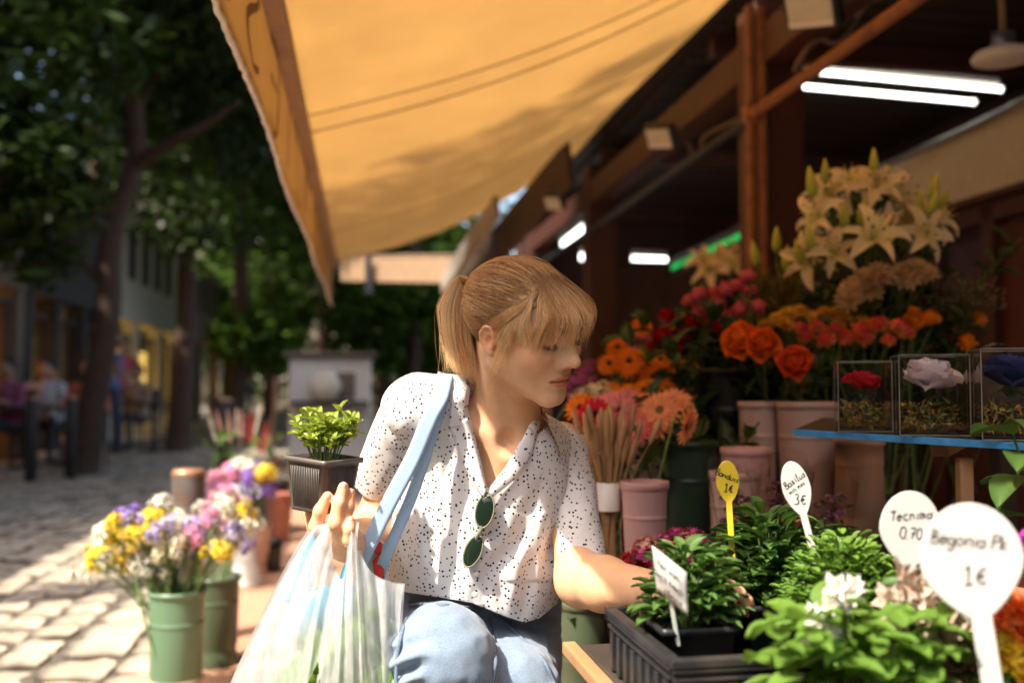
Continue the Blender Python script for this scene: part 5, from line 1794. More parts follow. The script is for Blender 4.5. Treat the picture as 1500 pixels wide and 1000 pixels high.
M_pet = pmat('petal', (1.16, 1.16, 1.16), rough=.55, var=.07, scale=60, attr=True, trans=.30, spec=.3, rnd=.10)
M_stem = pmat('stem', (.11, .17, .045), rough=.55, var=.2, scale=30, trans=.1)
M_dleaf = pmat('dark_leaf', (.040, .082, .020), rough=.45, var=.2, scale=30, attr=True, trans=.22, rnd=.25, spec=.45)
M_mleaf = pmat('green_leaf', (.075, .15, .030), rough=.5, var=.15, scale=30, attr=True, trans=.35, rnd=.2)
M_straw = pmat('straw', (.50, .30, .14), rough=.8, var=.2, scale=30, trans=.2)
LEAF = [mesh('leaf', leaf(.07, .032, i), M_dleaf) for i in range(3)]
def join_leaves(n, L, W, spread, z0, z1, seed, up=.6):
    """several leaves on one stem, set round it"""
    g = G()
    r = np.random.default_rng(seed)
    for i in range(n):
        z = z0 + (z1 - z0) * (i + .5) / n
        lf = leaf(L * r.uniform(.75, 1.2), W * r.uniform(.8, 1.2), int(r.integers(99)), curl=r.uniform(.3, 1.1))
        g.put(lf, T((0, 0, z), i * 2.4 + r.normal(0, .3), rx=r.uniform(0, up)) , None)
    return g.geo()

B = {}
def bloom(key, geo):
    if key not in B:
        B[key] = mesh('bloom', geo() if callable(geo) else geo, M_pet)
    return B[key]

def flower(kind, label, cat, pos, base, me, face=None, group=None, leaves=2, sr=.0028, mat=M_stem, scale=1.0, leafme=None):
    """one cut flower: stem from its bucket, bloom at pos turned towards face"""
    pos, base = np.asarray(pos, float), np.asarray(base, float)
    face = nrm(face if face is not None else [-.12, -.55, .75])
    t = thing(kind, label, cat, T(base), group)
    rel = pos - base
    mid = rel * .55 + np.array([0, 0, .10 * np.linalg.norm(rel)])
    path = smooth_path([(0, 0, 0), mid * .5, mid, rel - face * .03, rel - face * .006], 9)
    mk('stem', tube(path, np.linspace(sr * 1.15, sr, 9), 5), mat, t)
    spin = rng.uniform(0, 6)
    m = frame(rel, face) @ T(rz=spin, s=scale * rng.uniform(.84, 1.12))
    ob('bloom', me, t, m)
    for k in range(leaves):
        q = path[3 + 2 * k]
        a = rng.uniform(0, 6.28)
        ob('leaf', (leafme or LEAF)[k % 3], t, frame(q, [math.cos(a) * .5, math.sin(a) * .5, .8], [math.sin(a), -math.cos(a), 0]) @ T(rx=-.3, s=rng.uniform(.8, 1.3)))
    return t

ORD = ['leftmost', 'second from the left', 'third from the left', 'fourth from the left', 'fifth from the left', 'sixth from the left', 'seventh from the left', 'eighth from the left', 'ninth from the left', 'tenth from the left', 'eleventh from the left', 'twelfth from the left', 'thirteenth from the left', 'fourteenth from the left', 'fifteenth from the left']
def bunch(kind, name, cat, items, base, me, group, where, spread=.04, **kw):
    """items: (px, py, depth[, face]) of the blooms in the photograph"""
    items = sorted(items, key=lambda q: q[0])
    n = len(items)
    for i, it in enumerate(items):
        w = 'rightmost' if i == n - 1 and n > 1 else ORD[i]
        lab = f'{name}, {w} of those {where}' if n > 1 else f'{name} {where}'
        b = np.asarray(base) + rng.normal(0, spread, 3) * [1, 1, 0]
        f = it[3] if len(it) > 3 else [rng.normal(-.15, .25), rng.normal(-.65, .15), rng.uniform(.35, .9)]
        m = me[i % len(me)] if isinstance(me, list) else me
        flower(kind, lab, cat, P(*it[:3]), b, m, f, group, **kw)

# ---------------------------------------------------------------- buckets
def bucket_geo(rt, rb, h, foot=True):
    prof = [(rb, 0), (rb * 1.02, .004), (rb * .86, h * .14), (rb * .84, h * .20), (rb * .90, h * .24), (rt * .950, h * .68), (rt * .953, h * .70), (rt * .975, h * .704), (rt * .975, h * .718), (rt * .957, h * .722), (rt * .960, h * .745), (rt * .98, h * .93), (rt * .985, h - .016), (rt * 1.055, h - .014), (rt * 1.055, h), (rt * .97, h), (rt * .93, h * .5), (rb * .8, h * .22), (0, h * .22)] if foot else [(rb, 0), (rb + (rt - rb) * .02, h * .03), (rb + (rt - rb) * .66, h * .68), (rb + (rt - rb) * .68, h * .70), (rb + (rt - rb) * .68 + .0012, h * .704), (rb + (rt - rb) * .69 + .0012, h * .718), (rb + (rt - rb) * .7, h * .722), (rb + (rt - rb) * .72, h * .745), (rb + (rt - rb) * .9, h * .92), (rt * .98, h - .016), (rt * 1.055, h - .014), (rt * 1.055, h), (rt * .96, h), (rb * .92, .02), (0, .02)]
    return lathe(prof, 28, cap0=True)
MB_ = {}
def bucket_mat(name, col):
    if name not in MB_:
        MB_[name] = pmat(name, col, rough=.38, var=.07, scale=6, spec=.45, dirt=(tuple(c * .6 for c in col), 9, .35))
    return MB_[name]
def bucket(label, px, ytop, d, h, rt, rb, m, group=None, water=True, foot=True, hoop=False, dz=None):
    top = P(px, ytop, d)
    b = top - [0, 0, h]
    if dz is not None:
        b[2] = dz
    t = thing('flower_bucket', label, 'bucket', T(b), group)
    mk('bucket', bucket_geo(rt, rb, top[2] - b[2], foot), m, t)
    if water:
        mk('water', lathe([(0, (top[2] - b[2]) * .72), (rt * .93, (top[2] - b[2]) * .72)], 20, cap0=False), pmat('water', (.05, .06, .05), rough=.05, var=.02) if 'water' not in bpy.data.materials else bpy.data.materials['water'], t)
    if hoop:
        hh = (top[2] - b[2]) * .215
        mk('hoop', tube([((rb * .88) * math.cos(q), (rb * .88) * math.sin(q), hh) for q in np.linspace(0, 6.2832, 28)], .007, 6, caps=False), pmat('tan_band', (.40, .31, .20), rough=.7), t)
    return b, top
sage = bucket_mat('sage_plastic', (.115, .20, .115))
olive = bucket_mat('olive_plastic', (.075, .10, .055))
peach = bucket_mat('peach_plastic', (.58, .38, .28))
blush = bucket_mat('blush_plastic', (.58, .40, .34))
pinkb = bucket_mat('pink_plastic', (.56, .33, .31))
whiteb = bucket_mat('white_plastic', (.66, .63, .58))
dgreen = bucket_mat('dark_green_plastic', (.025, .055, .03))
blackb = bucket_mat('black_plastic', (.018, .017, .016))
terra = bucket_mat('terracotta_clay', (.36, .12, .07))

# ---- along the kerb
b1, t1 = bucket('sage green flower bucket with a tan band, nearest on the pavement', 260, 862, 3.02, .36, .083, .085, sage, 'buckets along the pavement edge', hoop=True, dz=.0)
b2, t2 = bucket('dark olive flower bucket just behind the sage green one', 316, 842, 3.45, .36, .083, .085, olive, 'buckets along the pavement edge', dz=.0)
b3, t3 = bucket('peach flower bucket under the purple flowers', 372, 768, 5.1, .28, .085, .075, peach, 'buckets along the pavement edge', dz=.0)
b4, t4 = bucket('upturned small white bucket at the foot of the peach one', 360, 805, 4.85, .15, .035, .085, whiteb, 'buckets along the pavement edge', water=False, foot=False, dz=.0)
b5, t5 = bucket('low black bucket right of the peach one', 393, 790, 5.2, .15, .075, .065, blackb, 'buckets along the pavement edge', foot=False, dz=.0)
b6, t6 = bucket('terracotta pot beyond the black bucket', 409, 722, 6.2, .28, .085, .065, terra, 'buckets along the pavement edge', foot=False, dz=.0)
b7, t7 = bucket('dark tall bucket holding the pale pink wrapped bunch', 352, 688, 6.0, .42, .09, .08, blackb, 'buckets along the pavement edge', dz=.0)
# statice in the sage bucket: sprigs in mixed colours
WHT, YEL, LAV, PNK, PUR, CRM = (.80, .78, .72), (.88, .64, .02), (.42, .32, .74), (.78, .24, .44), (.27, .11, .52), (.74, .68, .40)
st_cols = {'white': [WHT, WHT, CRM], 'yellow': [YEL, YEL, (.75, .66, .18)], 'lavender': [LAV, (.56, .50, .76), WHT], 'pink': [PNK, (.74, .42, .50)], 'purple': [PUR, LAV], 'cream': [CRM, WHT]}
for cname, cl_ in st_cols.items():
    for q in range(2):
        bloom(f'statice_{cname}{q}', florets(cl_, 34, .028, .0062, seed=q + 7, dome=.8))
def sprigs(items, base, group, where, d, dj=.10, size=1.0):
    for px, py, cname in items:
        dd = d + rng.uniform(-dj, dj)
        b = base + rng.normal(0, .022, 3) * [1, 1, 0]
        pos = P(px, py, dd)
        v = pos - base
        t = flower('statice_sprig', f'{cname} statice sprig {where}', 'flower', pos, b, B[f'statice_{cname}{rng.integers(2)}'], nrm(v * [1, 1, .4] + [0, -.05, .05]), group + f', {cname}', leaves=0, sr=.0032, scale=size * rng.uniform(.85, 1.2))
        r = np.random.default_rng(int(px * 7 + py))
        rel = pos - b
        for s_ in range(8):
            off = np.array([r.normal(0, .024), r.normal(0, .022), r.uniform(-.035, .022)])
            o = ob('floret_head', B[f'statice_{cname}{s_ % 2}'], t, frame(rel + off, nrm(v * [1, 1, .4] + off * 6)) @ T(s=size * r.uniform(.5, .8)))
it = []
names = ['white', 'yellow', 'lavender', 'pink', 'cream', 'purple']
pre = [(236, 738, 'white'), (248, 752, 'yellow'), (265, 758, 'white'), (225, 762, 'yellow'), (205, 766, 'white'), (186, 758, 'purple'), (172, 766, 'yellow'), (160, 780, 'white'), (150, 800, 'white'), (140, 815, 'yellow'), (136, 830, 'white'), (160, 825, 'cream'), (186, 788, 'yellow'), (205, 783, 'yellow'), (172, 790, 'yellow'), (236, 768, 'lavender'), (262, 772, 'lavender'), (278, 768, 'lavender'), (298, 762, 'pink'), (318, 765, 'lavender'), (335, 770, 'yellow'), (345, 778, 'lavender'), (358, 775, 'white'), (352, 790, 'purple'), (330, 788, 'cream'), (306, 786, 'lavender'), (292, 794, 'yellow'), (232, 790, 'yellow'), (228, 800, 'white'), (246, 796, 'cream'), (262, 790, 'white'), (212, 805, 'cream'), (195, 815, 'pink'), (184, 822, 'yellow'), (215, 822, 'white'), (280, 782, 'pink'), (318, 752, 'pink'), (330, 742, 'white'), (338, 756, 'yellow'), (305, 745, 'white'), (255, 782, 'purple'), (222, 778, 'lavender'), (270, 800, 'yellow'), (300, 808, 'purple'), (320, 800, 'yellow')]
sprigs(pre, b1 + [0, 0, .16], 'statice in the sage bucket', 'in the sage green bucket', 3.02, size=1.12)
pre = [(322, 738, 'pink'), (336, 728, 'white'), (350, 735, 'purple'), (342, 748, 'pink'), (358, 745, 'yellow'), (328, 722, 'pink'), (348, 718, 'lavender'), (362, 758, 'white')]
sprigs(pre, b2 + [0, 0, .16], 'statice in the olive bucket', 'in the dark olive bucket', 3.5, size=1.15)
pre = [(318, 700, 'pink'), (328, 708, 'pink'), (340, 694, 'pink'), (352, 690, 'white'), (350, 705, 'cream'), (365, 698, 'purple'), (376, 690, 'purple'), (384, 704, 'purple'), (370, 710, 'lavender'), (388, 694, 'yellow'), (312, 712, 'lavender'), (360, 684, 'white'), (334, 716, 'pink'), (392, 712, 'purple')]
sprigs(pre, b3 + [0, 0, .12], 'statice in the peach bucket', 'in the peach bucket', 5.0, size=2.0)
# pale pink plumes
def plume(col, L=.20, w=.028, seed=0):
    g = G()
    r = np.random.default_rng(seed)
    for i in range(90):
        z = r.random()
        a = r.uniform(0, 6.28)
        p = np.array([0, 0, z * L])
        d = np.array([math.cos(a), math.sin(a), 1.6])
        q = p + nrm(d) * w * (.5 + .8 * math.sin(math.pi * min(1, z + .12)))
        s = np.array([-math.sin(a), math.cos(a), 0]) * .0035
        g.add([p - s, p + s, q], np.array([[0, 1, 2]]), np.array(col) * r.uniform(.75, 1.15))
    return g.geo()
bloom('plume_pink', plume((.72, .46, .40)))
bloom('plume_white', plume((.74, .66, .56), seed=3))
bloom('plume_red', plume((.55, .07, .06), seed=4))
for i, (x, y, c) in enumerate(((318, 640, 'white'), (328, 634, 'pink'), (338, 636, 'pink'), (346, 630, 'white'), (356, 632, 'pink'), (372, 628, 'white'), (364, 640, 'red'), (352, 645, 'pink'), (382, 660, 'red'), (376, 650, 'red'))):
    b = b7 + [rng.normal(0, .03), rng.normal(0, .03), .2]
    flower('dried_plume', f'{dict(white="cream", pink="pale pink", red="red")[c]} dried plume in the dark tall bucket', 'dried flower', P(x, y, 6.0) - [0, 0, .05], b, B['plume_' + c], nrm(P(x, y, 6.0) - b), 'dried plumes, ' + c, leaves=0)
t = thing('bunch_of_leaves', 'pale green leafy bunch beside the pale pink plumes', 'foliage', T(P(318, 690, 5.9)))
mk('leaves', joined(*[tuple(x for x in (xf(q[0], T((rng.normal(0, .03), rng.normal(0, .03), .03 * k), rng.uniform(0, 6), rx=rng.uniform(-.2, 1))), q[1], np.asarray(q[2]) * [2.2, 2.0, 1.6])) for k in range(8) for q in [leaf(.10, .04, k)]]), M_mleaf, t)
mk('stem', tube([(0, 0, -.2), (0, 0, .25)], .004, 5), M_stem, t)
# dark pot and stakes behind
t = thing('dark_planter', 'dark planter with stake and red leaves beyond the terracotta pot', 'planter', T(ground_at(398, 6.6)))
mk('pot', bucket_geo(.13, .11, .34, False), blackb, t)
mk('stake', tube([(0, 0, .2), (.02, 0, 1.02)], .012, 6), M_cond, t)
mk('leaves', joined(*[tuple((xf(q[0], T((rng.normal(0, .04), rng.normal(0, .04), .33 + .02 * k), rng.uniform(0, 6), rx=rng.uniform(0, 1))), q[1], np.asarray(q[2]) * ([5, .7, .8] if k % 3 == 0 else [1, 1, 1]))) for k in range(14) for q in [leaf(.16, .05, k)]]), M_mleaf, t)

# ---- display steps in the stall
M_step = pmat('display_wood', (.045, .032, .024), rough=.75, var=.3, scale=5)
def step(label, L0, L1, a0, a1, z0, z1):
    t = thing('display_bench', label, 'bench', T(S((L0 + L1) / 2, (a0 + a1) / 2, 0), RZ))
    mk('top', box(L1 - L0, a1 - a0, .03, (0, 0, z1 - .015), .004), M_step, t, smooth=False)
    for x in (-.5, .5):
        for y in (-.5, .5):
            mk('leg', box(.05, .05, z1 - .032, (x * (L1 - L0 - .06), y * (a1 - a0 - .06), (z1 - .032) / 2), .004), M_step, t, smooth=False)
    mk('front_board', box(.018, a1 - a0 - .12, z1 - .09, (-(L1 - L0) / 2 + .05, 0, (z1 - .06) / 2), .003), M_step, t, smooth=False)
step('low dark bench standing behind her knees with the green buckets', .26, .455, 1.72, 2.25, 0, .20)
step('dark display bench carrying the pink bucket and the flowering pots', .46, .862, 1.46, 2.62, 0, .535)
step('dark display bench carrying the tall blush buckets', .866, 1.32, 1.90, 2.44, 0, .64)
step('high dark display bench carrying the lily bucket', 1.16, 1.75, 2.46, 2.98, 0, .83)
step('tall dark stand for the far lilies', 1.45, 1.85, 4.25, 4.85, 0, 1.05)
# buckets of the display
kb, kt = {}, {}
def disp(key, label, px, ytop, d, h, rt, rb, m, **kw):
    kb[key], kt[key] = bucket(label, px, ytop, d, h, rt, rb, m, 'buckets of the flower display', **kw)
disp('b1', 'tall blush bucket left of the near post', 1110, 588, 2.35, .27, .045, .04, blush, foot=False, dz=.64)
disp('b2', 'tall blush bucket behind the edge of the blue shelf', 1180, 588, 2.30, .30, .068, .055, blush, foot=False, dz=.64)
disp('b3', 'peach footed bucket under the blue shelf', 1258, 640, 2.15, .18, .052, .06, peach, dz=.64)
disp('wh', 'white bucket behind the gerberas', 952, 645, 2.25, .22, .048, .04, whiteb, foot=False, dz=.535)
disp('pk', 'pink footed bucket below the gerberas', 944, 704, 1.92, .19, .045, .034, pinkb, foot=False, dz=.535)
disp('dg', 'dark green tall bucket between the pink and blush buckets', 1008, 645, 2.2, .42, .062, .05, dgreen, foot=False, dz=.535)
disp('lp1', 'low blush bucket behind the yellow tag', 1075, 690, 2.05, .24, .05, .045, blush, foot=False, dz=.535)
disp('lp2', 'low pink bucket under the first tall blush bucket', 1093, 655, 2.10, .28, .052, .045, pinkb, foot=False, dz=.535)
disp('ll', 'dark lily bucket on the high bench', 1270, 470, 2.75, .30, .10, .08, dgreen, foot=False, dz=.83)
disp('l2', 'black bucket of far lilies behind the post', 1055, 440, 4.6, .3, .10, .08, blackb, foot=False, dz=1.05)
disp('ro', 'black bucket holding the coral pink roses', 1064, 540, 2.50, .3, .07, .06, blackb, foot=False, dz=.64)
disp('or', 'black bucket holding the orange roses', 1130, 585, 2.45, .3, .06, .05, blackb, foot=False, dz=.64)
disp('bi', 'black bucket holding the red and yellow roses', 1250, 560, 2.5, .3, .08, .06, blackb, foot=False, dz=.64)
disp('ge', 'dark green bucket holding the orange gerberas', 930, 640, 2.55, .3, .07, .06, dgreen, foot=False, dz=.535)
disp('gu1', 'dark green bucket under her elbow', 800, 880, 2.0, .30, .055, .045, dgreen, foot=False, dz=.20)
disp('gu2', 'olive green bucket right of the one under her elbow', 853, 876, 1.95, .30, .052, .045, olive, foot=True, dz=.20)
disp('gu3', 'pale peach bucket behind the olive one', 884, 892, 2.12, .3, .05, .045, peach, foot=False, dz=.0)

for q in range(3):
    bloom(f'rose_pink{q}', rose((.62, .05, .14), (.84, .27, .34), .027, .38, q))
    bloom(f'rose_bi{q}', rose((.72, .38, .10), (.72, .09, .10), .025, .36, 10 + q))
bloom('rose_red0', rose((.30, .01, .015), (.48, .01, .04), .030, .75, 4))
bloom('rose_red1', rose((.30, .01, .015), (.50, .01, .04), .028, .6, 5))
bloom('rose_or0', rose((.62, .12, .015), (.82, .20, .02), .039, 1.0, 6, 24))
bloom('rose_or1', rose((.60, .06, .015), (.80, .13, .03), .039, 1.0, 7, 24))
bloom('ger_or0', gerbera((.82, .26, .015), (.70, .22, .02), (.05, .018, .01), .039, 1))
bloom('ger_or1', gerbera((.84, .34, .02), (.75, .28, .02), (.06, .02, .01), .038, 2))
bloom('ger_red', gerbera((.62, .015, .03), (.42, .01, .03), (.03, .01, .01), .046, 3))
bloom('ger_pink', gerbera((.80, .25, .28), (.74, .42, .32), (.10, .05, .02), .044, 4))
bloom('ger_mag', gerbera((.55, .04, .14), (.70, .10, .20), (.05, .01, .02), .042, 5))
bloom('ger_peach', gerbera((.84, .42, .20), (.80, .34, .13), (.30, .18, .06), .047, 6))
bloom('ger_bicol', gerbera((.72, .08, .13), (.84, .55, .36), (.22, .13, .05), .046, 7))
bloom('lily0', lily(.085, 0)); bloom('lily1', lily(.085, 5)); bloom('lilybud', lily_bud(.08))
bloom('carn_y0', ruffled((.78, .48, .07), (.66, .36, .05), .025, 34, 0)); bloom('carn_y1', ruffled((.80, .54, .10), (.70, .42, .06), .025, 34, 1))
bloom('carn_cream', ruffled((.72, .54, .33), (.62, .44, .25), .036, 44, 2, .5))
bloom('tul_or', rose((.75, .22, .01), (.80, .30, .02), .026, .3, 9, 12))
bloom('cream_st', florets([(.66, .58, .40), (.60, .55, .33)], 30, .030, .009, 3)); bloom('purp_st', florets([(.26, .05, .24), (.34, .08, .20)], 30, .03, .009, 4))
FACE = [-.25, -.8, .45]
bunch('rose', 'coral pink rose', 'flower', [(1025, 437, 2.6), (1045, 433, 2.65), (1062, 430, 2.6), (1078, 425, 2.62), (1096, 412, 2.6), (1082, 458, 2.55), (1108, 452, 2.5), (1024, 462, 2.6), (1052, 450, 2.62), (1066, 470, 2.6), (1012, 448, 2.7), (1040, 470, 2.58), (1100, 432, 2.65)], kb['ro'] + [0, 0, .05], [B['rose_pink0'], B['rose_pink1'], B['rose_pink2']], 'coral pink roses', 'beside the near post')
bunch('rose', 'deep red rose', 'flower', [(1037, 483, 2.55), (973, 498, 2.6), (956, 522, 2.6), (990, 520, 2.6), (1005, 498, 2.65), (1015, 478, 2.62), (975, 470, 2.75)], kb['ro'] + [-.05, 0, .05], [B['rose_red0'], B['rose_red1']], 'deep red roses', 'above the gerberas')
bunch('gerbera', 'orange gerbera', 'flower', [(893, 533, 2.5, FACE), (922, 530, 2.5, FACE), (968, 527, 2.55, FACE), (957, 552, 2.5, FACE), (990, 545, 2.6), (915, 578, 2.45), (893, 577, 2.5), (970, 577, 2.4, FACE), (945, 573, 2.45), (940, 480, 2.8), (985, 475, 2.8), (1000, 575, 2.45), (932, 552, 2.55), (985, 560, 2.5), (905, 510, 2.7), (1010, 545, 2.55)], kb['ge'] + [0, 0, .05], [B['ger_or0'], B['ger_or1']], 'orange gerberas', 'right of her face')
bunch('gerbera', 'crimson gerbera', 'flower', [(871, 608, 2.1, FACE)], kb['wh'] + [0, 0, .05], B['ger_red'], 'mixed gerberas', 'lowest beside her shoulder')
bunch('gerbera', 'pink gerbera', 'flower', [(908, 602, 2.15, FACE), (893, 596, 2.2), (918, 588, 2.25), (880, 622, 2.12)], kb['wh'] + [0, 0, .05], B['ger_pink'], 'mixed gerberas', 'in the white bucket')
bunch('gerbera', 'magenta gerbera', 'flower', [(895, 627, 2.12, [.1, -.8, .2])], kb['wh'] + [0, 0, .05], B['ger_mag'], 'mixed gerberas', 'under the pink gerberas in the white bucket')
bunch('gerbera', 'peach gerbera', 'flower', [(967, 602, 2.1, FACE), (945, 598, 2.2), (985, 590, 2.2), (955, 622, 2.12)], kb['wh'] + [0, 0, .05], B['ger_peach'], 'mixed gerberas', 'right of the pink gerberas')
bunch('gerbera', 'red tipped cream gerbera', 'flower', [(928, 628, 2.08, [-.1, -.9, .3])], kb['wh'] + [0, 0, .05], B['ger_bicol'], 'mixed gerberas', 'lowest in the white bucket')
bunch('gerbera', 'drooping peach gerbera', 'flower', [(1006, 622, 2.05, [.75, -.45, -.25])], kb['pk'] + [0, 0, .05], B['ger_peach'], 'mixed gerberas', 'bent over the dark green bucket')
bunch('gerbera', 'small orange gerbera', 'flower', [(851, 598, 2.15, [-.4, -.8, .3])], kb['wh'] + [0, 0, .05], B['ger_or0'], 'mixed gerberas', 'half hidden behind her shoulder')
bunch('statice_sprig', 'cream statice sprig', 'flower', [(855, 585, 2.3), (878, 580, 2.35), (862, 645, 2.1), (885, 588, 2.4)], kb['wh'] + [0, 0, .05], B['cream_st'], 'cream statice by her shoulder', 'beside her shoulder', leaves=0, scale=1.3)
bunch('statice_sprig', 'plum purple statice sprig', 'flower', [(845, 565, 2.6), (936, 500, 2.9), (860, 545, 2.7), (950, 505, 2.9)], kb['ge'] + [0, 0, .05], B['purp_st'], 'plum statice behind the gerberas', 'among the orange gerberas', leaves=0, scale=1.5)
bunch('rose', 'large orange rose', 'flower', [(1118, 508, 2.3, FACE), (1090, 503, 2.35, [-.6, -.5, .5]), (1164, 537, 2.25, FACE)], kb['or'] + [0, 0, .05], [B['rose_or0'], B['rose_or0'], B['rose_or1']], 'large orange roses', 'above the blush buckets')
bunch('carnation', 'golden yellow carnation', 'flower', [(1138, 468, 2.5), (1155, 462, 2.5), (1170, 458, 2.55), (1207, 460, 2.55), (1237, 473, 2.5), (1263, 475, 2.5), (1122, 478, 2.5), (1150, 478, 2.48), (1190, 466, 2.55), (1225, 462, 2.58), (1250, 464, 2.58)], kb['bi'] + [-.05, 0, .05], [B['carn_y0'], B['carn_y1']], 'golden carnations', 'in the middle of the display')
bunch('rose', 'red and yellow rose', 'flower', [(1168, 486, 2.4), (1197, 486, 2.4), (1222, 489, 2.4), (1257, 489, 2.4), (1284, 484, 2.4), (1310, 486, 2.35), (1266, 500, 2.35), (1292, 478, 2.45), (1180, 498, 2.4), (1210, 503, 2.35), (1240, 500, 2.38), (1325, 492, 2.4), (1300, 503, 2.35)], kb['bi'] + [0, 0, .05], [B['rose_bi0'], B['rose_bi1'], B['rose_bi2']], 'red and yellow roses', 'in a row below the lilies')
bunch('tulip', 'orange tulip bloom', 'flower', [(1339, 466, 2.5), (1341, 478, 2.45), (1362, 474, 2.45), (1328, 474, 2.5), (1420, 505, 2.4), (1430, 472, 2.6)], kb['bi'] + [.12, 0, .05], B['tul_or'], 'orange tulips', 'right of the red and yellow roses')
bunch('chrysanthemum', 'cream flat headed chrysanthemum', 'flower', [(1250, 425, 2.5), (1268, 412, 2.5), (1288, 405, 2.5), (1243, 440, 2.48), (1320, 402, 2.5), (1340, 396, 2.5), (1356, 404, 2.5), (1330, 408, 2.5), (1275, 428, 2.5)], kb['ll'] + [0, -.05, .05], B['carn_cream'], 'cream chrysanthemums', 'under the lilies', scale=1.05)
LF = [-.2, -.75, .45]
bunch('lily', 'cream open lily', 'flower', [(1285, 278, 2.6, LF), (1306, 292, 2.6, [.3, -.8, .3]), (1218, 288, 2.65, [-.5, -.6, .4]), (1246, 272, 2.65, [-.2, -.6, .6]), (1203, 318, 2.6, [-.7, -.5, .2]), (1222, 372, 2.55, [-.3, -.8, .3]), (1276, 352, 2.5, [.0, -.75, .5]), (1348, 345, 2.55, [.1, -.9, .2]), (1366, 325, 2.6, [.5, -.6, .4]), (1188, 382, 2.6, [-.6, -.6, .1]), (1330, 335, 2.6, [-.3, -.7, .5])], kb['ll'] + [0, 0, .05], [B['lily0'], B['lily1']], 'cream lilies', 'on the high bench', sr=.004, leaves=3)
bunch('lily_bud', 'green yellow lily bud', 'flower', [(1193, 292, 2.6, [-.15, 0, 1]), (1209, 270, 2.65, [0, 0, 1]), (1281, 258, 2.6, [-.05, -.1, 1]), (1238, 340, 2.55, [-.05, -.1, 1]), (1262, 338, 2.55, [.08, -.1, 1]), (1342, 325, 2.55, [.1, -.1, 1]), (1358, 320, 2.55, [.35, -.1, 1]), (1372, 312, 2.6, [.55, 0, 1]), (1188, 372, 2.55, [-.1, -.1, 1]), (1175, 392, 2.6, [-.25, -.1, 1]), (1365, 300, 2.6, [.2, 0, 1])], kb['ll'] + [0, 0, .05], B['lilybud'], 'lily buds', 'on the high bench', sr=.003, leaves=1)
bunch('lily_bud', 'pale lily bud', 'flower', [(1138, 372, 2.75, [0, 0, 1]), (1110, 392, 2.75, [-.2, 0, 1]), (1150, 400, 2.7, [.1, 0, 1])], kb['or'] + [0, 0, .05], B['lilybud'], 'lily buds by the post', 'in front of the near post', sr=.003, leaves=1)
bunch('lily', 'far cream lily', 'flower', [(1040, 398, 4.5, LF), (1060, 385, 4.5), (1078, 378, 4.5, [.3, -.7, .4]), (1072, 395, 4.4), (1030, 385, 4.5)], kb['l2'] + [0, 0, .05], [B['lily0'], B['lily1']], 'far lilies', 'left of the near post', scale=1.2)
# feathery filler, gypsophila, leaf branches
def feathery(col, n, L, w, seed):
    r = np.random.default_rng(seed)
    g = G()
    for i in range(n):
        a = r.uniform(0, 6.28)
        p = np.array([r.normal(0, w * .2), r.normal(0, w * .2), r.uniform(0, L * .5)])
        q = p + [math.cos(a) * w * r.random(), math.sin(a) * w * r.random(), L * r.uniform(.2, .5)]
        g.put(tube([p, (p + q) / 2 + [0, 0, .01], q], .0011, 3, caps=False), None, np.array(col) * r.uniform(.6, 1.3))
    return g.geo()
for px, py, d, col, lab in ((1150, 432, 2.6, (.22, .17, .03), 'olive brown feathery filler in front of the near post'), (1115, 425, 2.7, (.16, .17, .04), 'green feathery filler beside the coral roses')):
    t = thing('feathery_filler', lab, 'foliage', T(P(px, py + 40, d)))
    mk('fronds', feathery(col, 160, .15, .06, px), M_pet, t)
    mk('stem', tube([(0, 0, .70 - P(px, py + 40, d)[2]), (0, 0, .06)], .004, 5), M_stem, t)
t = thing('baby_breath', 'dull dried cloud of tiny flowers at the right end of the display', 'dried flower', T(P(1415, 470, 2.6)))
g = G(); r = np.random.default_rng(8)
for i in range(240):
    d_ = r.normal(size=3); d_[2] = abs(d_[2]); d_ /= np.linalg.norm(d_)
    p = np.array([0, 0, .03]) + d_ * .11 * r.uniform(.5, 1.0) * [1, .8, 1.1]
    g.put(ell(.0028, .0028, .0028, p, 5, 4), None, np.array([.26, .21, .15]) * r.uniform(.6, 1.3))
    if i % 2:
        g.put(tube([(0, 0, -.05), p * .6, p], .0007, 3, caps=False), None, (.12, .11, .05))
mk('sprays', g.geo(), M_pet, t)
mk('stem', tube([(0, 0, .84 - P(1415, 470, 2.6)[2]), (0, 0, 0)], .006, 5), M_stem, t)
BR = [mesh('leaves', join_leaves(13, .075, .034, .05, .03, .34, 60 + i, .9), M_dleaf) for i in range(4)]
BRS = mesh('stem', tube([(0, 0, -.16), (0, 0, 0), (0.01, 0, .2), (0, 0.01, .36)], .003, 5), M_stem)
spots = []
for (x0, x1, y0, y1, d0, n, zone) in ((1000, 1100, 500, 620, 2.55, 20, 'under the coral and red roses'), (1090, 1220, 520, 600, 2.6, 18, 'under the large orange roses'), (1180, 1340, 420, 520, 2.75, 20, 'between the lilies and the red and yellow roses'), (1190, 1380, 300, 400, 2.85, 16, 'among the cream lilies'), (900, 1000, 510, 640, 2.75, 14, 'among the orange gerberas'), (1220, 1440, 500, 560, 2.7, 12, 'behind the cube vases'), (1020, 1110, 440, 500, 2.8, 8, 'behind the coral roses'), (960, 1060, 600, 680, 2.4, 8, 'over the dark green bucket'), (870, 960, 640, 660, 2.4, 5, 'below the gerberas by her shoulder')):
    for k in range(n):
        spots.append((rng.uniform(x0, x1), rng.uniform(y0, y1), d0 + rng.uniform(-.12, .12), zone))
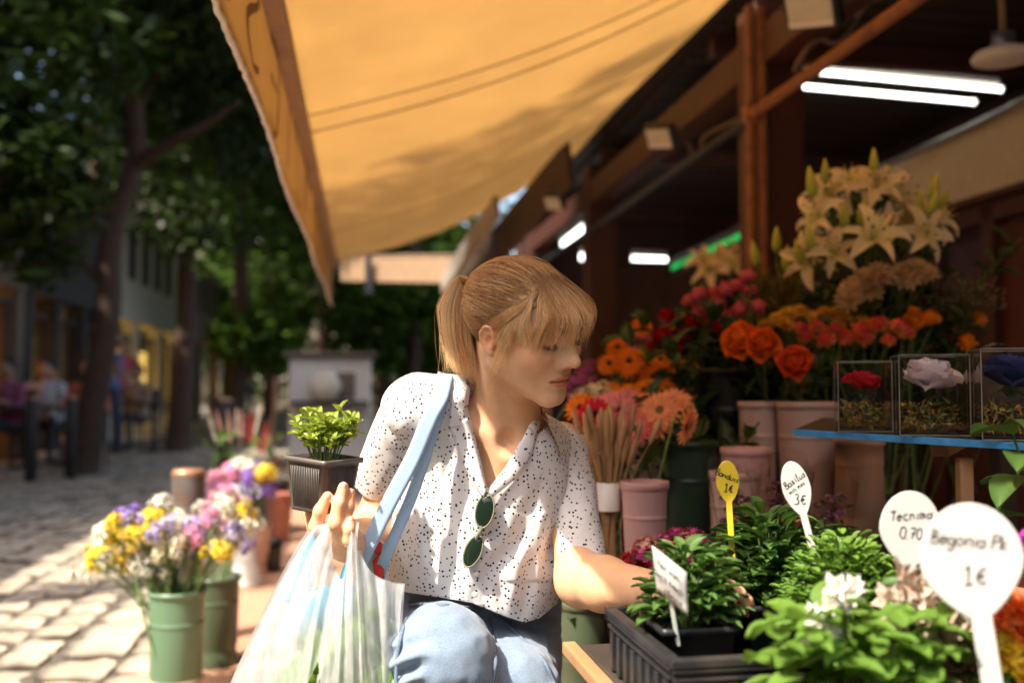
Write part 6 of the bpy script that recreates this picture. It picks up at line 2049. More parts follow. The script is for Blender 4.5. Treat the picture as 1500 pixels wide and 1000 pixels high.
for k, (px, py, d, zone) in enumerate(spots):
    p = P(px, py, d)
    t = thing('leaf_branch', 'dark green leaf branch ' + zone, 'foliage', frame(p - [0, 0, .26], [rng.normal(0, .3), rng.normal(-.2, .2), 1]) @ T(rz=rng.uniform(0, 6), s=rng.uniform(.75, 1.15)), 'dark leaf branches ' + zone)
    ob('leaves', BR[k % 4], t)
    ob('stem', BRS, t)
# dried wheat bunch
t = thing('wheat_bunch', 'dried tan wheat bunch with a white paper band beside her sleeve', 'dried flower', T(P(893, 800, 1.95)))
g = G(); r = np.random.default_rng(14)
for i in range(46):
    e = np.array([r.normal(0, .030), r.normal(0, .02), .20 + r.uniform(-.04, .03)])
    g.put(tube(smooth_path([(r.normal(0, .010), r.normal(0, .01), -.12), e * [.3, .3, .4], e], 6), .0013, 4, caps=False))
    dr = nrm(e - [0, 0, .02])
    g.put(ell(.0062, .0062, .030, (0, 0, .022), 6, 6), frame(e, dr))
mk('ears', g.geo(), M_straw, t)
mk('paper_band', lathe([(.021, .07), (.025, .125), (.0255, .125), (.0215, .07)], 14, cap0=False), bucket_mat('paper_band', (.72, .70, .66)), t)
for i, (px, py, d, lab) in enumerate(((818, 855, 1.95, 'white tulip bud under her arm'), (832, 840, 2.0, 'second white tulip bud higher under her arm'))):
    flower('tulip', lab, 'flower', P(px, py, d), kb['gu1'] + [.02, 0, .05], bloom('tul_w', rose((.7, .7, .5), (.75, .72, .62), .016, .25, 3, 10)), [0, -.3, 1], None, leaves=2)
for k, (px, py, d) in enumerate(((795, 862, 2.0), (835, 865, 1.98), (850, 868, 1.95), (862, 862, 1.97), (880, 860, 2.05), (815, 845, 2.02))):
    p = P(px, py, d)
    t = thing('leaf_branch', 'green leafy stem standing in the buckets under her arm', 'foliage', frame(p - [0, 0, .2], [rng.normal(0, .2), rng.normal(0, .2), 1]) @ T(rz=rng.uniform(0, 6), s=.7), 'green stems under her arm')
    ob('leaves', BR[k % 4], t)
    ob('stem', BRS, t)
# ---------------------------------------------------------------- potted herb in her hand
pc = P(475, 668, HD + .052)                      # centre of the pot's rim
tilt = frame(pc, nrm([.06, -.05, 1]), [math.cos(R(-33)), math.sin(R(-33)), 0])
pot = thing('potted_herb', 'bright leafy herb in a small dark square pot held up in her hand', 'potted plant', tilt)
M_potp = pmat('dark_pot_plastic', (.105, .088, .074), rough=.38, var=.15, scale=25, spec=.5)
def square_pot(top, bot, h, wall=.0014, ribs=0, rim=.0035):
    """tapered square pot with rounded corners, hollow"""
    def ring(s, z, rc, n=4):
        p = []
        for cx, cy, a0 in ((1, 1, 0), (-1, 1, 90), (-1, -1, 180), (1, -1, 270)):
            for a in np.radians(np.linspace(a0, a0 + 90, n)):
                p.append((cx * (s / 2 - rc) + rc * math.cos(a), cy * (s / 2 - rc) + rc * math.sin(a), z))
        return np.array(p)
    rows = [ring(bot, -h, .006), ring(bot + (top - bot) * .08, -h * .93, .006), ring(top - .002, -rim * 2, .006), ring(top + rim * 1.6, -rim * 1.9, .006), ring(top + rim * 1.6, 0, .006), ring(top - wall * 2, 0, .005), ring(bot + (top - bot) * .8, -h * .16, .005)]
    V = np.concatenate(rows)
    m = len(rows[0])
    F = [gridF(len(rows), m, cv=True)[:, ::-1], np.arange(m)[None, ::-1]]
    g = G().add(V, F)
    for k in range(4):
        for x in np.linspace(-.36, .36, ribs) if ribs else []:
            a, b = (bot * .52 + .0002), (top * .5 - .0006)
            g.put(beam(np.array([x * bot, -a, -h * .92]), np.array([x * top * .98, -b, -.012]),   .0010, .0009), T(rz=k * math.pi / 2))
    return g.geo()
mk('pot', square_pot(.075, .060, .074, ribs=17), M_potp, pot)
M_soil = pmat('potting_soil', (.035, .024, .016), rough=1, var=.5, scale=180, bump=1, bscale=250)
mk('soil', box(.066, .066, .006, (0, 0, -.013), .002), M_soil, pot)
M_herb = pmat('herb_leaf', (.33, .42, .055), rough=.45, var=.12, scale=60, attr=True, trans=.40, rnd=.12)
HL = [mesh('leaf', leaf(.0165, .0100, 30 + i, fold=.28, curl=.7, tip=.85, nv=5), M_herb) for i in range(4)]
r = np.random.default_rng(77)
gs = G()
nl = 0
for i in range(32):
    a = i * 2.4
    sp_ = .004 + .0047 * math.sqrt(i)
    b = np.array([math.cos(a) * sp_ * .55, math.sin(a) * sp_ * .55, -.012])
    e = np.array([math.cos(a) * sp_ * 1.5 * r.uniform(.8, 1.2), math.sin(a) * sp_ * 1.5 * r.uniform(.8, 1.2), .034 + .030 * r.random() - .0004 * i])
    path = smooth_path([b, (b + e) / 2 + [0, 0, .008], e], 6)
    gs.put(tube(path, .0009, 5))
    for j, q in enumerate((path[2], path[3], path[4], path[5], path[5])):
        for s_ in (0, math.pi):
            az = j * 1.57 + s_ + r.normal(0, .35)
            if nl < 300:
                ob('leaf', HL[nl % 4], pot, T(q, az, rx=r.uniform(-.1, .75) + (.5 if j == 4 else 0), s=r.uniform(.75, 1.3)))
                nl += 1
mk('stems', gs.geo(), pmat('herb_stem', (.22, .30, .07), rough=.5, trans=.15), pot)

# ---------------------------------------------------------------- plastic shopping bag hanging from her fingers
def film(name, col, alpha, trans_w):
    m = bpy.data.materials.new(name)
    m.use_nodes = True
    n, l = m.node_tree.nodes, m.node_tree.links
    b = n['Principled BSDF']
    b.inputs['Base Color'].default_value = (*col, 1)
    b.inputs['Roughness'].default_value = .2
    tc = n.new('ShaderNodeTexCoord')
    mp = n.new('ShaderNodeMapping')
    mp.inputs['Scale'].default_value = (110, 110, 20)
    nz = n.new('ShaderNodeTexNoise')
    nz.inputs['Scale'].default_value = 1
    nz.inputs['Detail'].default_value = 3
    l.new(tc.outputs['Object'], mp.inputs[0])
    l.new(mp.outputs[0], nz.inputs['Vector'])
    bp = n.new('ShaderNodeBump')
    bp.inputs['Strength'].default_value = .45
    bp.inputs['Distance'].default_value = .003
    n2 = n.new('ShaderNodeTexNoise')
    n2.inputs['Scale'].default_value = 48
    n2.inputs['Detail'].default_value = 4
    n2.inputs['Distortion'].default_value = 1.2
    l.new(tc.outputs['Object'], n2.inputs['Vector'])
    ad = n.new('ShaderNodeMath')
    ad.operation = 'ADD'
    l.new(nz.outputs[0], ad.inputs[0])
    l.new(n2.outputs[0], ad.inputs[1])
    l.new(ad.outputs[0], bp.inputs['Height'])
    l.new(bp.outputs[0], b.inputs['Normal'])
    tl = n.new('ShaderNodeBsdfTranslucent')
    tl.inputs[0].default_value = (*col, 1)
    tp = n.new('ShaderNodeBsdfTransparent')
    tp.inputs[0].default_value = (.97, .98, .98, 1)
    m1 = n.new('ShaderNodeMixShader')
    m1.inputs[0].default_value = trans_w
    l.new(b.outputs[0], m1.inputs[1])
    l.new(tl.outputs[0], m1.inputs[2])
    m2 = n.new('ShaderNodeMixShader')
    mr = n.new('ShaderNodeMapRange')
    mr.inputs['From Min'].default_value = .35
    mr.inputs['From Max'].default_value = .7
    mr.inputs['To Min'].default_value = alpha - .09
    mr.inputs['To Max'].default_value = alpha + .12
    l.new(nz.outputs[0], mr.inputs[0])
    l.new(mr.outputs[0], m2.inputs[0])
    l.new(tp.outputs[0], m2.inputs[1])
    l.new(m1.outputs[0], m2.inputs[2])
    l.new(m2.outputs[0], n['Material Output'].inputs[0])
    return m
M_film = film('milky_film', (.90, .92, .92), .50, .45)
bag = thing('plastic_bag', 'milky translucent plastic shopping bag of greens hanging from her fingers', 'bag', T(P(485, 1000, HD)))
BI = np.linalg.inv(T(P(485, 1000, HD)))
def sheet(top, bot, d0, d1, side, nu=90, nv=34, pleat=.0042, seed=0, bulge=.05):
    """a wall of the bag: gathered along the top curve (px, py), full at the bottom"""
    top, bot = smooth_path([(*q, 0) for q in top], nu), smooth_path([(*q, 0) for q in bot], nu)
    u = np.linspace(0, 1, nu)
    V = []
    r = np.random.default_rng(seed)
    ph = np.cumsum(r.uniform(.05, 1.0, nu) ** 1.6) * 1.5
    am_ = np.interp(np.linspace(0, 1, nu), np.linspace(0, 1, 14), r.uniform(.15, 1.5, 14))
    for v in np.linspace(0, 1, nv):
        w = v ** .80
        x = top[:, 0] * (1 - w) + bot[:, 0] * w
        y = top[:, 1] * (1 - v) + bot[:, 1] * v
        dep = d0 + (d1 - d0) * v + side * bulge * math.sin(math.pi * min(1, v * .8)) * np.sin(np.pi * np.clip(u, .02, .98)) ** .7
        dep = dep + pleat * am_ * np.sin(ph) * math.exp(-((v - .28) / .42) ** 2) + .0050 * noise(np.stack([u * 9, np.full(nu, v * 5 + seed), np.full(nu, seed * 1.3)], 1)) + .0028 * np.abs(noise(np.stack([u * 22 + v * 9, np.full(nu, v * 16 + seed), np.full(nu, seed * 2.3)], 1))) * min(1, v * 2.5)
        x = x + 2.2 * np.sin(ph * .5 + 1) * math.exp(-((v - .3) / .4) ** 2)
        V.append([P(a, b, c) for a, b, c in zip(x, y, dep)])
    return np.concatenate(V), gridF(nv, nu)
front_top = [(462, 768), (470, 770), (478, 768), (484, 772), (486, 800), (492, 832), (500, 848), (506, 828), (511, 796), (515, 774), (519, 780), (527, 806), (544, 838), (566, 850), (592, 856)]
front_bot = [(300, 1090), (330, 1120), (360, 1140), (390, 1145), (420, 1150), (440, 1150), (460, 1150), (480, 1150), (500, 1150), (520, 1150), (535, 1145), (550, 1140), (560, 1130), (570, 1120), (578, 1100)]
back_top = [(458, 768), (462, 772), (468, 775), (472, 790), (478, 822), (488, 845), (498, 850), (506, 836), (514, 800), (520, 785), (526, 800), (540, 832), (560, 846), (580, 852), (593, 854)]
fv, ff = sheet(front_top, front_bot, HD - .018, HD - .02, -1, seed=1)
bv, bf = sheet(back_top, front_bot, HD + .03, HD + .04, 1, seed=2, bulge=.07)
mk('front_wall', (xf(fv, BI), ff), M_film, bag)
mk('back_wall', (xf(bv, BI), bf), M_film, bag)
# handles looped over the fingers
hl = G()
for (x0, x1, xm) in ((462, 486, 474), (511, 521, 516)):
    pts_f = [P(xm - 2, 800, HD - .016), P(xm, 778, HD - .017), P(xm + 2, 766, HD - .006), P(xm + 1, 763, HD + .012), P(xm - 1, 772, HD + .026), P(xm - 2, 800, HD + .03)]
    c = smooth_path(pts_f, 22)
    w_ = np.linspace(0, 1, 22)
    wd = (.0065 + .004 * np.abs(w_ - .5))[:, None] * np.array([1, 0, 0])
    hl.put(strip(c - wd, c + wd, 0, 4))
mk('handles', xf(hl.geo()[0], BI) if False else (xf(hl.geo()[0], BI), hl.geo()[1]), M_film, bag)
# what is in it: a blue packet and lettuce
packet = thing('blue_packet', 'light blue packet inside the milky plastic bag', 'packet', T(P(470, 840, HD + .015)))
PI_ = np.linalg.inv(T(P(470, 840, HD + .015)))
M_blue = pmat('blue_plastic', (.13, .47, .66), rough=.35, var=.1, scale=20, trans=.35)
def quadsheet(c, nu=14, nv=14, bow=.012, th=.0012):
    a, b, cc, d = [np.asarray(q, float) for q in c]
    u, v = np.meshgrid(np.linspace(0, 1, nu), np.linspace(0, 1, nv), indexing='ij')
    X = ((1 - u) * (1 - v))[..., None] * a + (u * (1 - v))[..., None] * b + (u * v)[..., None] * cc + ((1 - u) * v)[..., None] * d
    X = X + np.array([0, -1, 0]) * (bow * np.sin(np.pi * u) * np.sin(np.pi * v) + .004 * noise(X * 40))[..., None]
    return thick(X.reshape(-1, 3), gridF(nu, nv), th)
for c in (([460, 772], [472, 778], [452, 890], [412, 880]), ([500, 838], [516, 806], [512, 850], [496, 880]), ([428, 868], [520, 850], [516, 925], [405, 930])):
    q = quadsheet([P(*p, HD + .012) for p in c])
    mk('wrap', (xf(q[0], PI_), q[1]), M_blue, packet)
M_let = pmat('lettuce_leaf', (.28, .46, .05), rough=.5, var=.2, scale=20, attr=True, trans=.45)
let = thing('lettuce', 'head of pale green leafy vegetables inside the plastic bag', 'vegetable', T(P(490, 1090, HD + .02)))
lm = [mesh('leaf', petal(.17, .11, 9, 9, lift=1.45, curl=.35, cup=.35, tip=.6, ruff=.10, seed=i)[:2] + (np.tile([1, 1, 1], (81, 1)) * np.repeat(np.linspace(1.35, .8, 9), 9)[:, None],), M_let) for i in range(4)]
r = np.random.default_rng(5)
for i in range(26):
    a = i * 2.4
    ob('leaf', lm[i % 4], let, T((math.cos(a) * .011 * math.sqrt(i) * 1.3 + .015, math.sin(a) * .004 * math.sqrt(i), -.05 + .05 * r.random()), a + math.pi / 2, rx=-.35 * math.sqrt(i / 26) + r.normal(0, .1), s=r.uniform(.95, 1.3)))

# ---------------------------------------------------------------- tote bag: blue straps over her shoulder
tote = thing('tote_bag', 'tote bag with pale blue shoulder straps and a red and white pattern', 'bag', T(P(545, 860, 1.50)))
TI = np.linalg.inv(T(P(545, 860, 1.50)))
M_strap = pmat('pale_blue_webbing', (.36, .49, .64), rough=.75, var=.06, scale=40, bump=.2, bscale=900)
def strap(pts, w, offs):
    c = smooth_path(pts, 44)
    t = np.gradient(c, axis=0); t /= np.linalg.norm(t, axis=1)[:, None]
    vd = c - np.array([0, 0, CAMZ]); vd /= np.linalg.norm(vd, axis=1)[:, None]
    s_ = np.cross(t, vd + np.array(offs)); s_ /= np.linalg.norm(s_, axis=1)[:, None]
    return thick(*strip(c - s_ * w / 2, c + s_ * w / 2, 0, 4), .0022)
st1 = [surf(651, 552, -.05), surf(652, 549, .012), surf(645, 580, .017), surf(628, 615, .020), P(604, 672, 1.40), P(570, 736, 1.395), P(541, 795, 1.39), P(524, 830, 1.39)]
st2 = [surf(654, 554, -.05), surf(655, 551, .008), surf(650, 582, .012), surf(637, 622, .014), P(620, 678, 1.412), P(600, 734, 1.412), P(570, 803, 1.412), P(556, 838, 1.425)]
for s_, w in ((st1, .0225), (st2, .0165)):
    g_ = strap(s_, w, (0, 0, 0))
    mk('strap', (xf(g_[0], TI), g_[1]), M_strap, tote)
M_red = pmat('red_print', (.62, .035, .03), rough=.6, var=.05)
M_cream = pmat('cream_canvas', (.60, .66, .60), rough=.8, var=.06)
def patch(name, px4, d, m, th=.0018, bow=.002):
    q = quadsheet([P(x, y, d) for x, y in px4], 6, 6, bow, th)
    mk(name, (xf(q[0], TI), q[1]), m, tote)
patch('side', [(524, 778), (566, 796), (574, 905), (515, 905)], 1.432, M_cream)
patch('red_stripe', [(526, 796), (541, 776), (549, 806), (533, 834)], 1.424, M_red)
patch('red_stripe', [(546, 820), (560, 806), (563, 846), (552, 858)], 1.4235, M_red)
patch('red_stripe', [(546, 782), (560, 796), (556, 812), (545, 806)], 1.4225, M_red)
patch('body_panel', [(515, 906), (572, 906), (580, 1010), (505, 1010)], 1.436, M_cream)

# ---------------------------------------------------------------- sunglasses hooked on the placket
M_len = pmat('green_black_lens', (.008, .016, .009), rough=.10, var=.02, spec=.35)
M_fr = glass_mat('clear_frame', (.80, .80, .62), .82, .05)
M_fr2 = pmat('clear_acetate', (.30, .30, .20), rough=.12, var=.05, spec=.6, trans=.4)
def lens(px, py, rot, sx, sy, off, parent, yawx):
    c = surf(px, py, off)
    z = nrm([yawx, -1, .18])
    xx = np.array([math.cos(rot), 0, -math.sin(rot)])
    m = frame(c, z, xx)
    I = np.linalg.inv(np.array(parent.matrix_world))
    mk('lens', tuple([xf(ell(sx, sy, .0032, nu=28, nv=10)[0], I @ m), ell(sx, sy, .0032, nu=28, nv=10)[1]]), M_len, parent)
    ring = tube([(math.cos(a) * sx * 1.03, math.sin(a) * sy * 1.03, 0) for a in np.linspace(0, 2 * math.pi, 40)], .0013, 7, caps=False)
    mk('rim', (xf(ring[0], I @ m), ring[1]), M_fr2, parent)
    return c
sgl = thing('sunglasses', 'oval dark green sunglasses with clear frames hooked on the blouse opening', 'sunglasses', T(surf(702, 778, .012)))
sgl.matrix_world = Matrix(T(surf(702, 778, .012)).tolist())
bpy.context.view_layer.update()
ca = lens(710, 748, R(12), .0128, .0232, .013, sgl, -.15)
cb_ = lens(693, 807, R(24), .0120, .0230, .014, sgl, -.3)
SI = np.linalg.inv(np.array(sgl.matrix_world))
br_ = tube(smooth_path([ca + [-.004, -.002, -.020], (ca + cb_) / 2 + [.002, -.006, .0], cb_ + [.005, -.002, .020]], 10), .0028, 7)
mk('bridge', (xf(br_[0], SI), br_[1]), M_fr2, sgl)
tm = tube(smooth_path([ca + [.004, .000, .022], ca + [.003, .012, .010], ca + [-.002, .014, -.02], cb_ + [0, .008, 0]], 12), .002, 6)
mk('temple', (xf(tm[0], SI), tm[1]), M_fr2, sgl)

# ---------------------------------------------------------------- herb table, trays, pots
M_tray = pmat('black_tray', (.013, .013, .014), rough=.42, var=.2, scale=25, spec=.5, dirt=((.07, .06, .05), 14, .4))
M_wood = pmat('warm_wood', (.34, .19, .085), rough=.6, var=.2, scale=12)
def surface_z(px, py, d):
    return P(px, py, d)[2]
zt = .59                                               # the table top
def stand(label, c, rz, w, l):
    tb = thing('herb_table', label, 'table', T((c[0], c[1], 0), rz))
    mk('tabletop', box(w, l, .022, (0, 0, zt - .012), .003), M_step, tb, smooth=False)
    mk('edge_slat', box(.020, l + .042, .018, (-w / 2 - .011, 0, zt - .010), .003), M_wood, tb, smooth=False)
    mk('edge_slat', box(w, .020, .018, (0, -l / 2 - .011, zt - .010), .003), M_wood, tb, smooth=False)
    for x in (-.5, .5):
        for y in (-.5, .5):
            mk('leg', box(.04, .04, zt - .024, (x * (w - .06), y * (l - .06), (zt - .024) / 2), .004), M_step, tb, smooth=False)
stand('dark table under the herb tray with a warm wooden edge', (.598, 1.309), R(10), .95, .40)
stand('small dark table under the plants nearest the camera', (.50, .905), R(10), .62, .26)
tA = R(-28)
def tray(c, rz, w, l, h, label):
    t = thing('plant_tray', label, 'tray', T(c, rz), 'black plant trays')
    g = G()
    for sx, sy, cx, cy in ((w, .006, 0, -l / 2), (w, .006, 0, l / 2), (.006, l - .007, -w / 2, 0), (.006, l - .007, w / 2, 0)):
        g.put(box(sx, sy, h - .012, (cx, cy, h / 2 - .006), .001))
    mk('wall', g.geo(), M_tray, t, smooth=False)
    mk('floor', box(w - .007, l - .007, .004, (0, 0, .003)), M_tray, t, smooth=False)
    g = G()
    for sx, sy, cx, cy in ((w + .016, .014, 0, -l / 2 - .002), (w + .016, .014, 0, l / 2 + .002), (.014, l - .011, -w / 2 - .002, 0), (.014, l - .011, w / 2 + .002, 0)):
        g.put(box(sx, sy, .010, (cx, cy, h - .006), .002))
    mk('rim', g.geo(), M_tray, t, smooth=False)
    g = G()
    for sx, sy, cx, cy in ((w + .010, .009, 0, -l / 2 - .003), (.009, l - .008, -w / 2 - .003, 0)):
        for z in (h * .70, h * .82):
            g.put(box(sx, sy, .004, (cx, cy, z), .001))
    for k in np.linspace(-.42, .42, 8):
        g.put(box(.012, .008, h * .62, (k * w, -l / 2 - .003, h * .33), .001))
        g.put(box(.008, .012, h * .62, (-w / 2 - .003, k * l, h * .33), .001))
    mk('ribs', g.geo(), M_tray, t, smooth=False)
    return t
tray((.299, 1.209, zt), R(10), .30, .25, .078, 'large black plant tray holding the left herb pots')
t = thing('paper_tag', 'crumpled white tag stuck on the side of the black tray', 'tag', T(P(928, 925, 1.20)))
mk('tag', thick(np.array([[-.006, 0, .010], [.006, -.001, .006], [.004, 0, -.012], [-.004, 0, -.008]]), np.array([[0, 3, 2, 1]]), .0008), whiteb, t)
M_basil = pmat('basil_leaf', (.080, .165, .03), rough=.55, var=.3, scale=50, attr=True, trans=.34, rnd=.2, spec=.45)
M_basil2 = pmat('bush_basil_leaf', (.15, .28, .04), rough=.45, var=.15, scale=50, attr=True, trans=.38, rnd=.2)
def herb(label, cat, c, w, l, h, n_ind, n_rest, L, Wd, m, seed, pot=True, potw=.10, cover=None, pts_fn=None):
    """a potted herb: pot, stems, its largest leaves one by one and the inner ones as one mass"""
    c = np.array([c[0], c[1], zt + .089])
    t = thing('potted_herb', label, cat, T(c), 'potted herbs on the table')
    r = np.random.default_rng(seed)
    if pot:
        q = square_pot(potw, potw * .78, .085, rim=.004)
        mk('pot', (xf(q[0], T(rz=R(10))), q[1]), M_tray, t)
        mk('soil', (xf(box(potw * .9, potw * .9, .008, (0, 0, -.014))[0], T(rz=R(10))), box(1, 1, 1)[1]), M_soil, t)
    ms = [mesh('leaf', leaf(L, Wd, seed + i, fold=.25, curl=.75, tip=.85, nv=5), m) for i in range(4)]
    gs, rest = G(), G()
    N = n_ind + n_rest
    for i in range(N):
        d = r.normal(size=3)
        d[2] = abs(d[2]) * (1.0 if i < n_ind else .8) + .05
        d /= np.linalg.norm(d)
        k = r.uniform(.82, 1.08) if i < n_ind else r.uniform(.4, .95)
        p = d * [w / 2 * k, l / 2 * k, h * k]
        az = math.atan2(d[1], d[0]) - math.pi / 2 + r.normal(0, .7)
        M_ = T(p, az, rx=r.uniform(-.35, .5) + .3 * d[2], s=r.uniform(.7, 1.25))
        if i < n_ind:
            ob('leaf', ms[i % 4], t, M_)
        else:
            rest.put(leaf(L, Wd, i % 7, nv=4), M_)
        if i % 6 == 0:
            gs.put(tube(smooth_path([p * [.15, .15, 0] + [0, 0, -.01], p * [.6, .6, .6], p], 5), .0012, 4))
    mk('stems', gs.geo(), M_stem, t)
    if n_rest:
        mk('inner_leaves', rest.geo(), m, t, kind='stuff')
    return t
def on(px, py, d):
    return P(px, py, d)
herb('small leaved herb in the black pot nearest the tray corner, behind the folded card', 'potted herb', on(1008, 928, 1.17), .095, .09, .085, 150, 120, .026, .0135, M_basil, 301, potw=.088)
herb('dense dark green basil behind the yellow price tag', 'potted herb', on(1128, 912, 1.30), .165, .14, .105, 290, 520, .026, .014, M_basil, 302, potw=.11)
herb('bushy basil at the back under the red flowers', 'potted herb', on(1195, 880, 1.42), .15, .13, .07, 180, 260, .026, .014, M_basil, 303, potw=.10)
herb('round mound of tiny leaved bright green basil between the white tags', 'potted herb', on(1240, 905, 1.17), .150, .14, .092, 295, 1500, .0145, .0088, M_basil2, 304, potw=.11)
# pinkish brown leaves among the left herb
t = thing('dried_leaf_sprig', 'pinkish brown curled leaves at the foot of the yellow tag', 'dried leaves', T(on(1058, 890, 1.24)))
cu = [mesh('leaf', leaf(.030, .018, 900 + i, fold=.5, curl=1.6), pmat('brown_pink_leaf', (.40, .20, .16), rough=.6, var=.2, trans=.25) if i == 0 else bpy.data.materials['brown_pink_leaf']) for i in range(2)]
r = np.random.default_rng(12)
for i in range(16):
    ob('leaf', cu[i % 2], t, T((r.normal(0, .012), r.normal(0, .01), r.uniform(-.03, .03)), r.uniform(0, 6), rx=r.uniform(-.4, 1)))
mk('stem', tube([(0, 0, -.04), (0, 0, .03)], .0015, 5), M_stem, t)

# price tags ------------------------------------------------------
def tag_outline(w, h, n=40):
    """egg-shaped head narrowing to the stake"""
    t = np.linspace(0, 2 * np.pi, n, endpoint=False)
    x, y = np.sin(t) * w / 2, -np.cos(t) * h / 2
    k = np.where(y < 0, 1 - .42 * (-y / (h / 2)) ** 1.6, 1)
    return np.stack([x * k, y], 1)
def price_tag(label, px, py, d, w, h, roll, m, lines, stake, yaw=0., pitch=0., th=.0022, stake_w=.006):
    c = P(px, py, d)
    z = nrm([math.sin(yaw), -math.cos(yaw), math.sin(pitch)])
    up = np.array([math.sin(roll), 0, math.cos(roll)])
    x = nrm(np.cross(up, z))
    M_ = frame(c, z, x)
    t = thing('price_tag', label, 'price tag', M_, 'handwritten price tags')
    o = tag_outline(w, h)
    n = len(o)
    V = np.vstack([np.c_[o * .97, np.full(n, th / 2)], np.c_[o, np.full(n, th / 2 - .0005)], np.c_[o, np.full(n, -th / 2)]])
    F = [np.arange(n)[None], gridF(3, n, cv=True)[:, ::-1], (np.arange(n) + 2 * n)[None, ::-1]]
    mk('plate', (V, F), m, t, smooth=False)
    g = box(stake_w, stake, th * 1.3, (0, -h / 2 - stake / 2 + h * .04, -.0002), .0006)
    mk('stake', g, m, t, smooth=False)
    for k, (txt, hh, sw, oy, rot, seed) in enumerate(lines):
        mk('lettering', lettering(txt, hh, sw, T((0, oy, th / 2 + .0006), rot), seed), M_ink, t, smooth=False)
    return t
M_ytag = pmat('yellow_tag', (.66, .47, .03), rough=.4, var=.03)
M_wtag = pmat('white_tag', (.52, .50, .47), rough=.4, var=.03, spec=.4)
price_tag('yellow oval price tag on a stake reading 1 €', 1066, 706, 1.285, .0295, .056, R(-3), M_ytag, [('Banduis', .0072, .0011, .008, R(-24), 3), ('1€', .0088, .0013, -.008, R(-6), 4)], .105, yaw=R(-4), stake_w=.0075)
price_tag('white oval price tag on a tilted stake reading 3 €', 1167, 716, 1.235, .0345, .070, R(-14), M_wtag, [('Basilus', .0072, .0010, .012, R(22), 5), ('mini mini', .0046, .0008, .002, R(22), 6), ('3€', .0115, .0011, -.013, R(-10), 7)], .085, yaw=R(-6), stake_w=.0085)
price_tag('white round price tag reading 0.70 behind the front white tag', 1333, 775, 1.08, .068, .083, R(3), M_wtag, [('Tecnima', .0100, .0012, .016, R(6), 8), ('0.70', .0115, .0012, -.004, 0, 9)], .10, yaw=R(4), stake_w=.013)
price_tag('large white price tag nearest the camera at the right', 1424, 822, .92, .094, .108, R(-8), M_wtag, [('Begonia Pk', .0114, .0014, .020, R(-13), 10), ('1€', .0165, .0014, -.012, R(-6), 11)], .16, yaw=R(-4), stake_w=.019)
t = thing('handwritten_card', 'curved white card on a stick with handwriting, in front of the left herb', 'card')
nn = 12
c4 = [P(955, 798, 1.10), P(1006, 838, 1.09), P(1008, 902, 1.095), P(962, 862, 1.105)]
q = quadsheet(c4, 10, 10, .006, .0007)
mk('card', q, M_wtag, t)
ex = nrm(c4[1] - c4[0]); ey = nrm(c4[0] - c4[3]); ez = nrm(np.cross(ex, ey)); 
if ez[1] > 0: ez = -ez
mc = np.eye(4)
ey2 = np.cross(ez, ex)
mc[:3, 0], mc[:3, 1], mc[:3, 2] = ex, ey, ez
cen = sum(c4) / 4 + ez * .0075
for txt, hh, a, b, sd_ in (('Herson', .0074, .0, .0150, 21), ("Don't touch", .0058, -.001, .000, 22), ('please', .0066, .003, -.0140, 23)):
    mm = mc.copy(); mm[:3, 3] = cen + ex * a + ey * b
    mk('lettering', lettering(txt, hh, .0010, mm, sd_), M_ink, t, smooth=False)
mk('stick', beam(P(982, 872, 1.105), P(994, 945, 1.125), .0052, .003, .0008), M_cream, t, smooth=False)

# flowering pots behind the trays
KL = [mesh('floret_head', florets(c, 34, .020, .0062, 60 + i, .7), M_pet) for i, c in enumerate(([(.50, .05, .22), (.58, .12, .30), (.36, .02, .14)], [(.60, .01, .02), (.70, .03, .03)], [(.66, .20, .20), (.72, .36, .30)]))]
def kal(label, px, py, d, w, n, mix, seed):
    t = thing('flowering_pot', label, 'potted flower', T(P(px, py, d) - [0, 0, .06]), 'flowering pots behind the herbs')
    r = np.random.default_rng(seed)
    ph_ = P(px, py, d)[2] - .06 - .5352
    mk('pot', bucket_geo(w * .42, w * .34, ph_, False), blackb, t, M=T((0, 0, -ph_)))
    for i in range(n):
        a, q = i * 2.4, math.sqrt((i + .5) / n)
        p = np.array([math.cos(a) * w / 2 * q, math.sin(a) * w / 2 * q, .065 - .03 * q * q + r.normal(0, .004)])
        ob('floret_head', KL[mix[i % len(mix)]], t, frame(p, nrm([p[0] * 5, p[1] * 5 - .3, 1])) @ T(s=r.uniform(.85, 1.2)))
    ob('leaves', mesh('leaves', join_leaves(18, .045, .03, .05, .0, .05, seed, 1.0), M_dleaf), t)
kal('magenta flowering pot behind the folded card', 1005, 795, 1.60, .15, 26, (0, 0, 2, 0, 0), 1)
kal('scarlet flowering pot beside her wrist', 940, 818, 1.62, .075, 9, (1, 1), 2)
kal('red flowering pot behind the white oval tag', 1152, 778, 1.72, .12, 18, (1, 1, 0, 2), 3)
kal('crimson flowering pot under the yellow tag', 1078, 800, 1.66, .09, 12, (0, 1), 4)
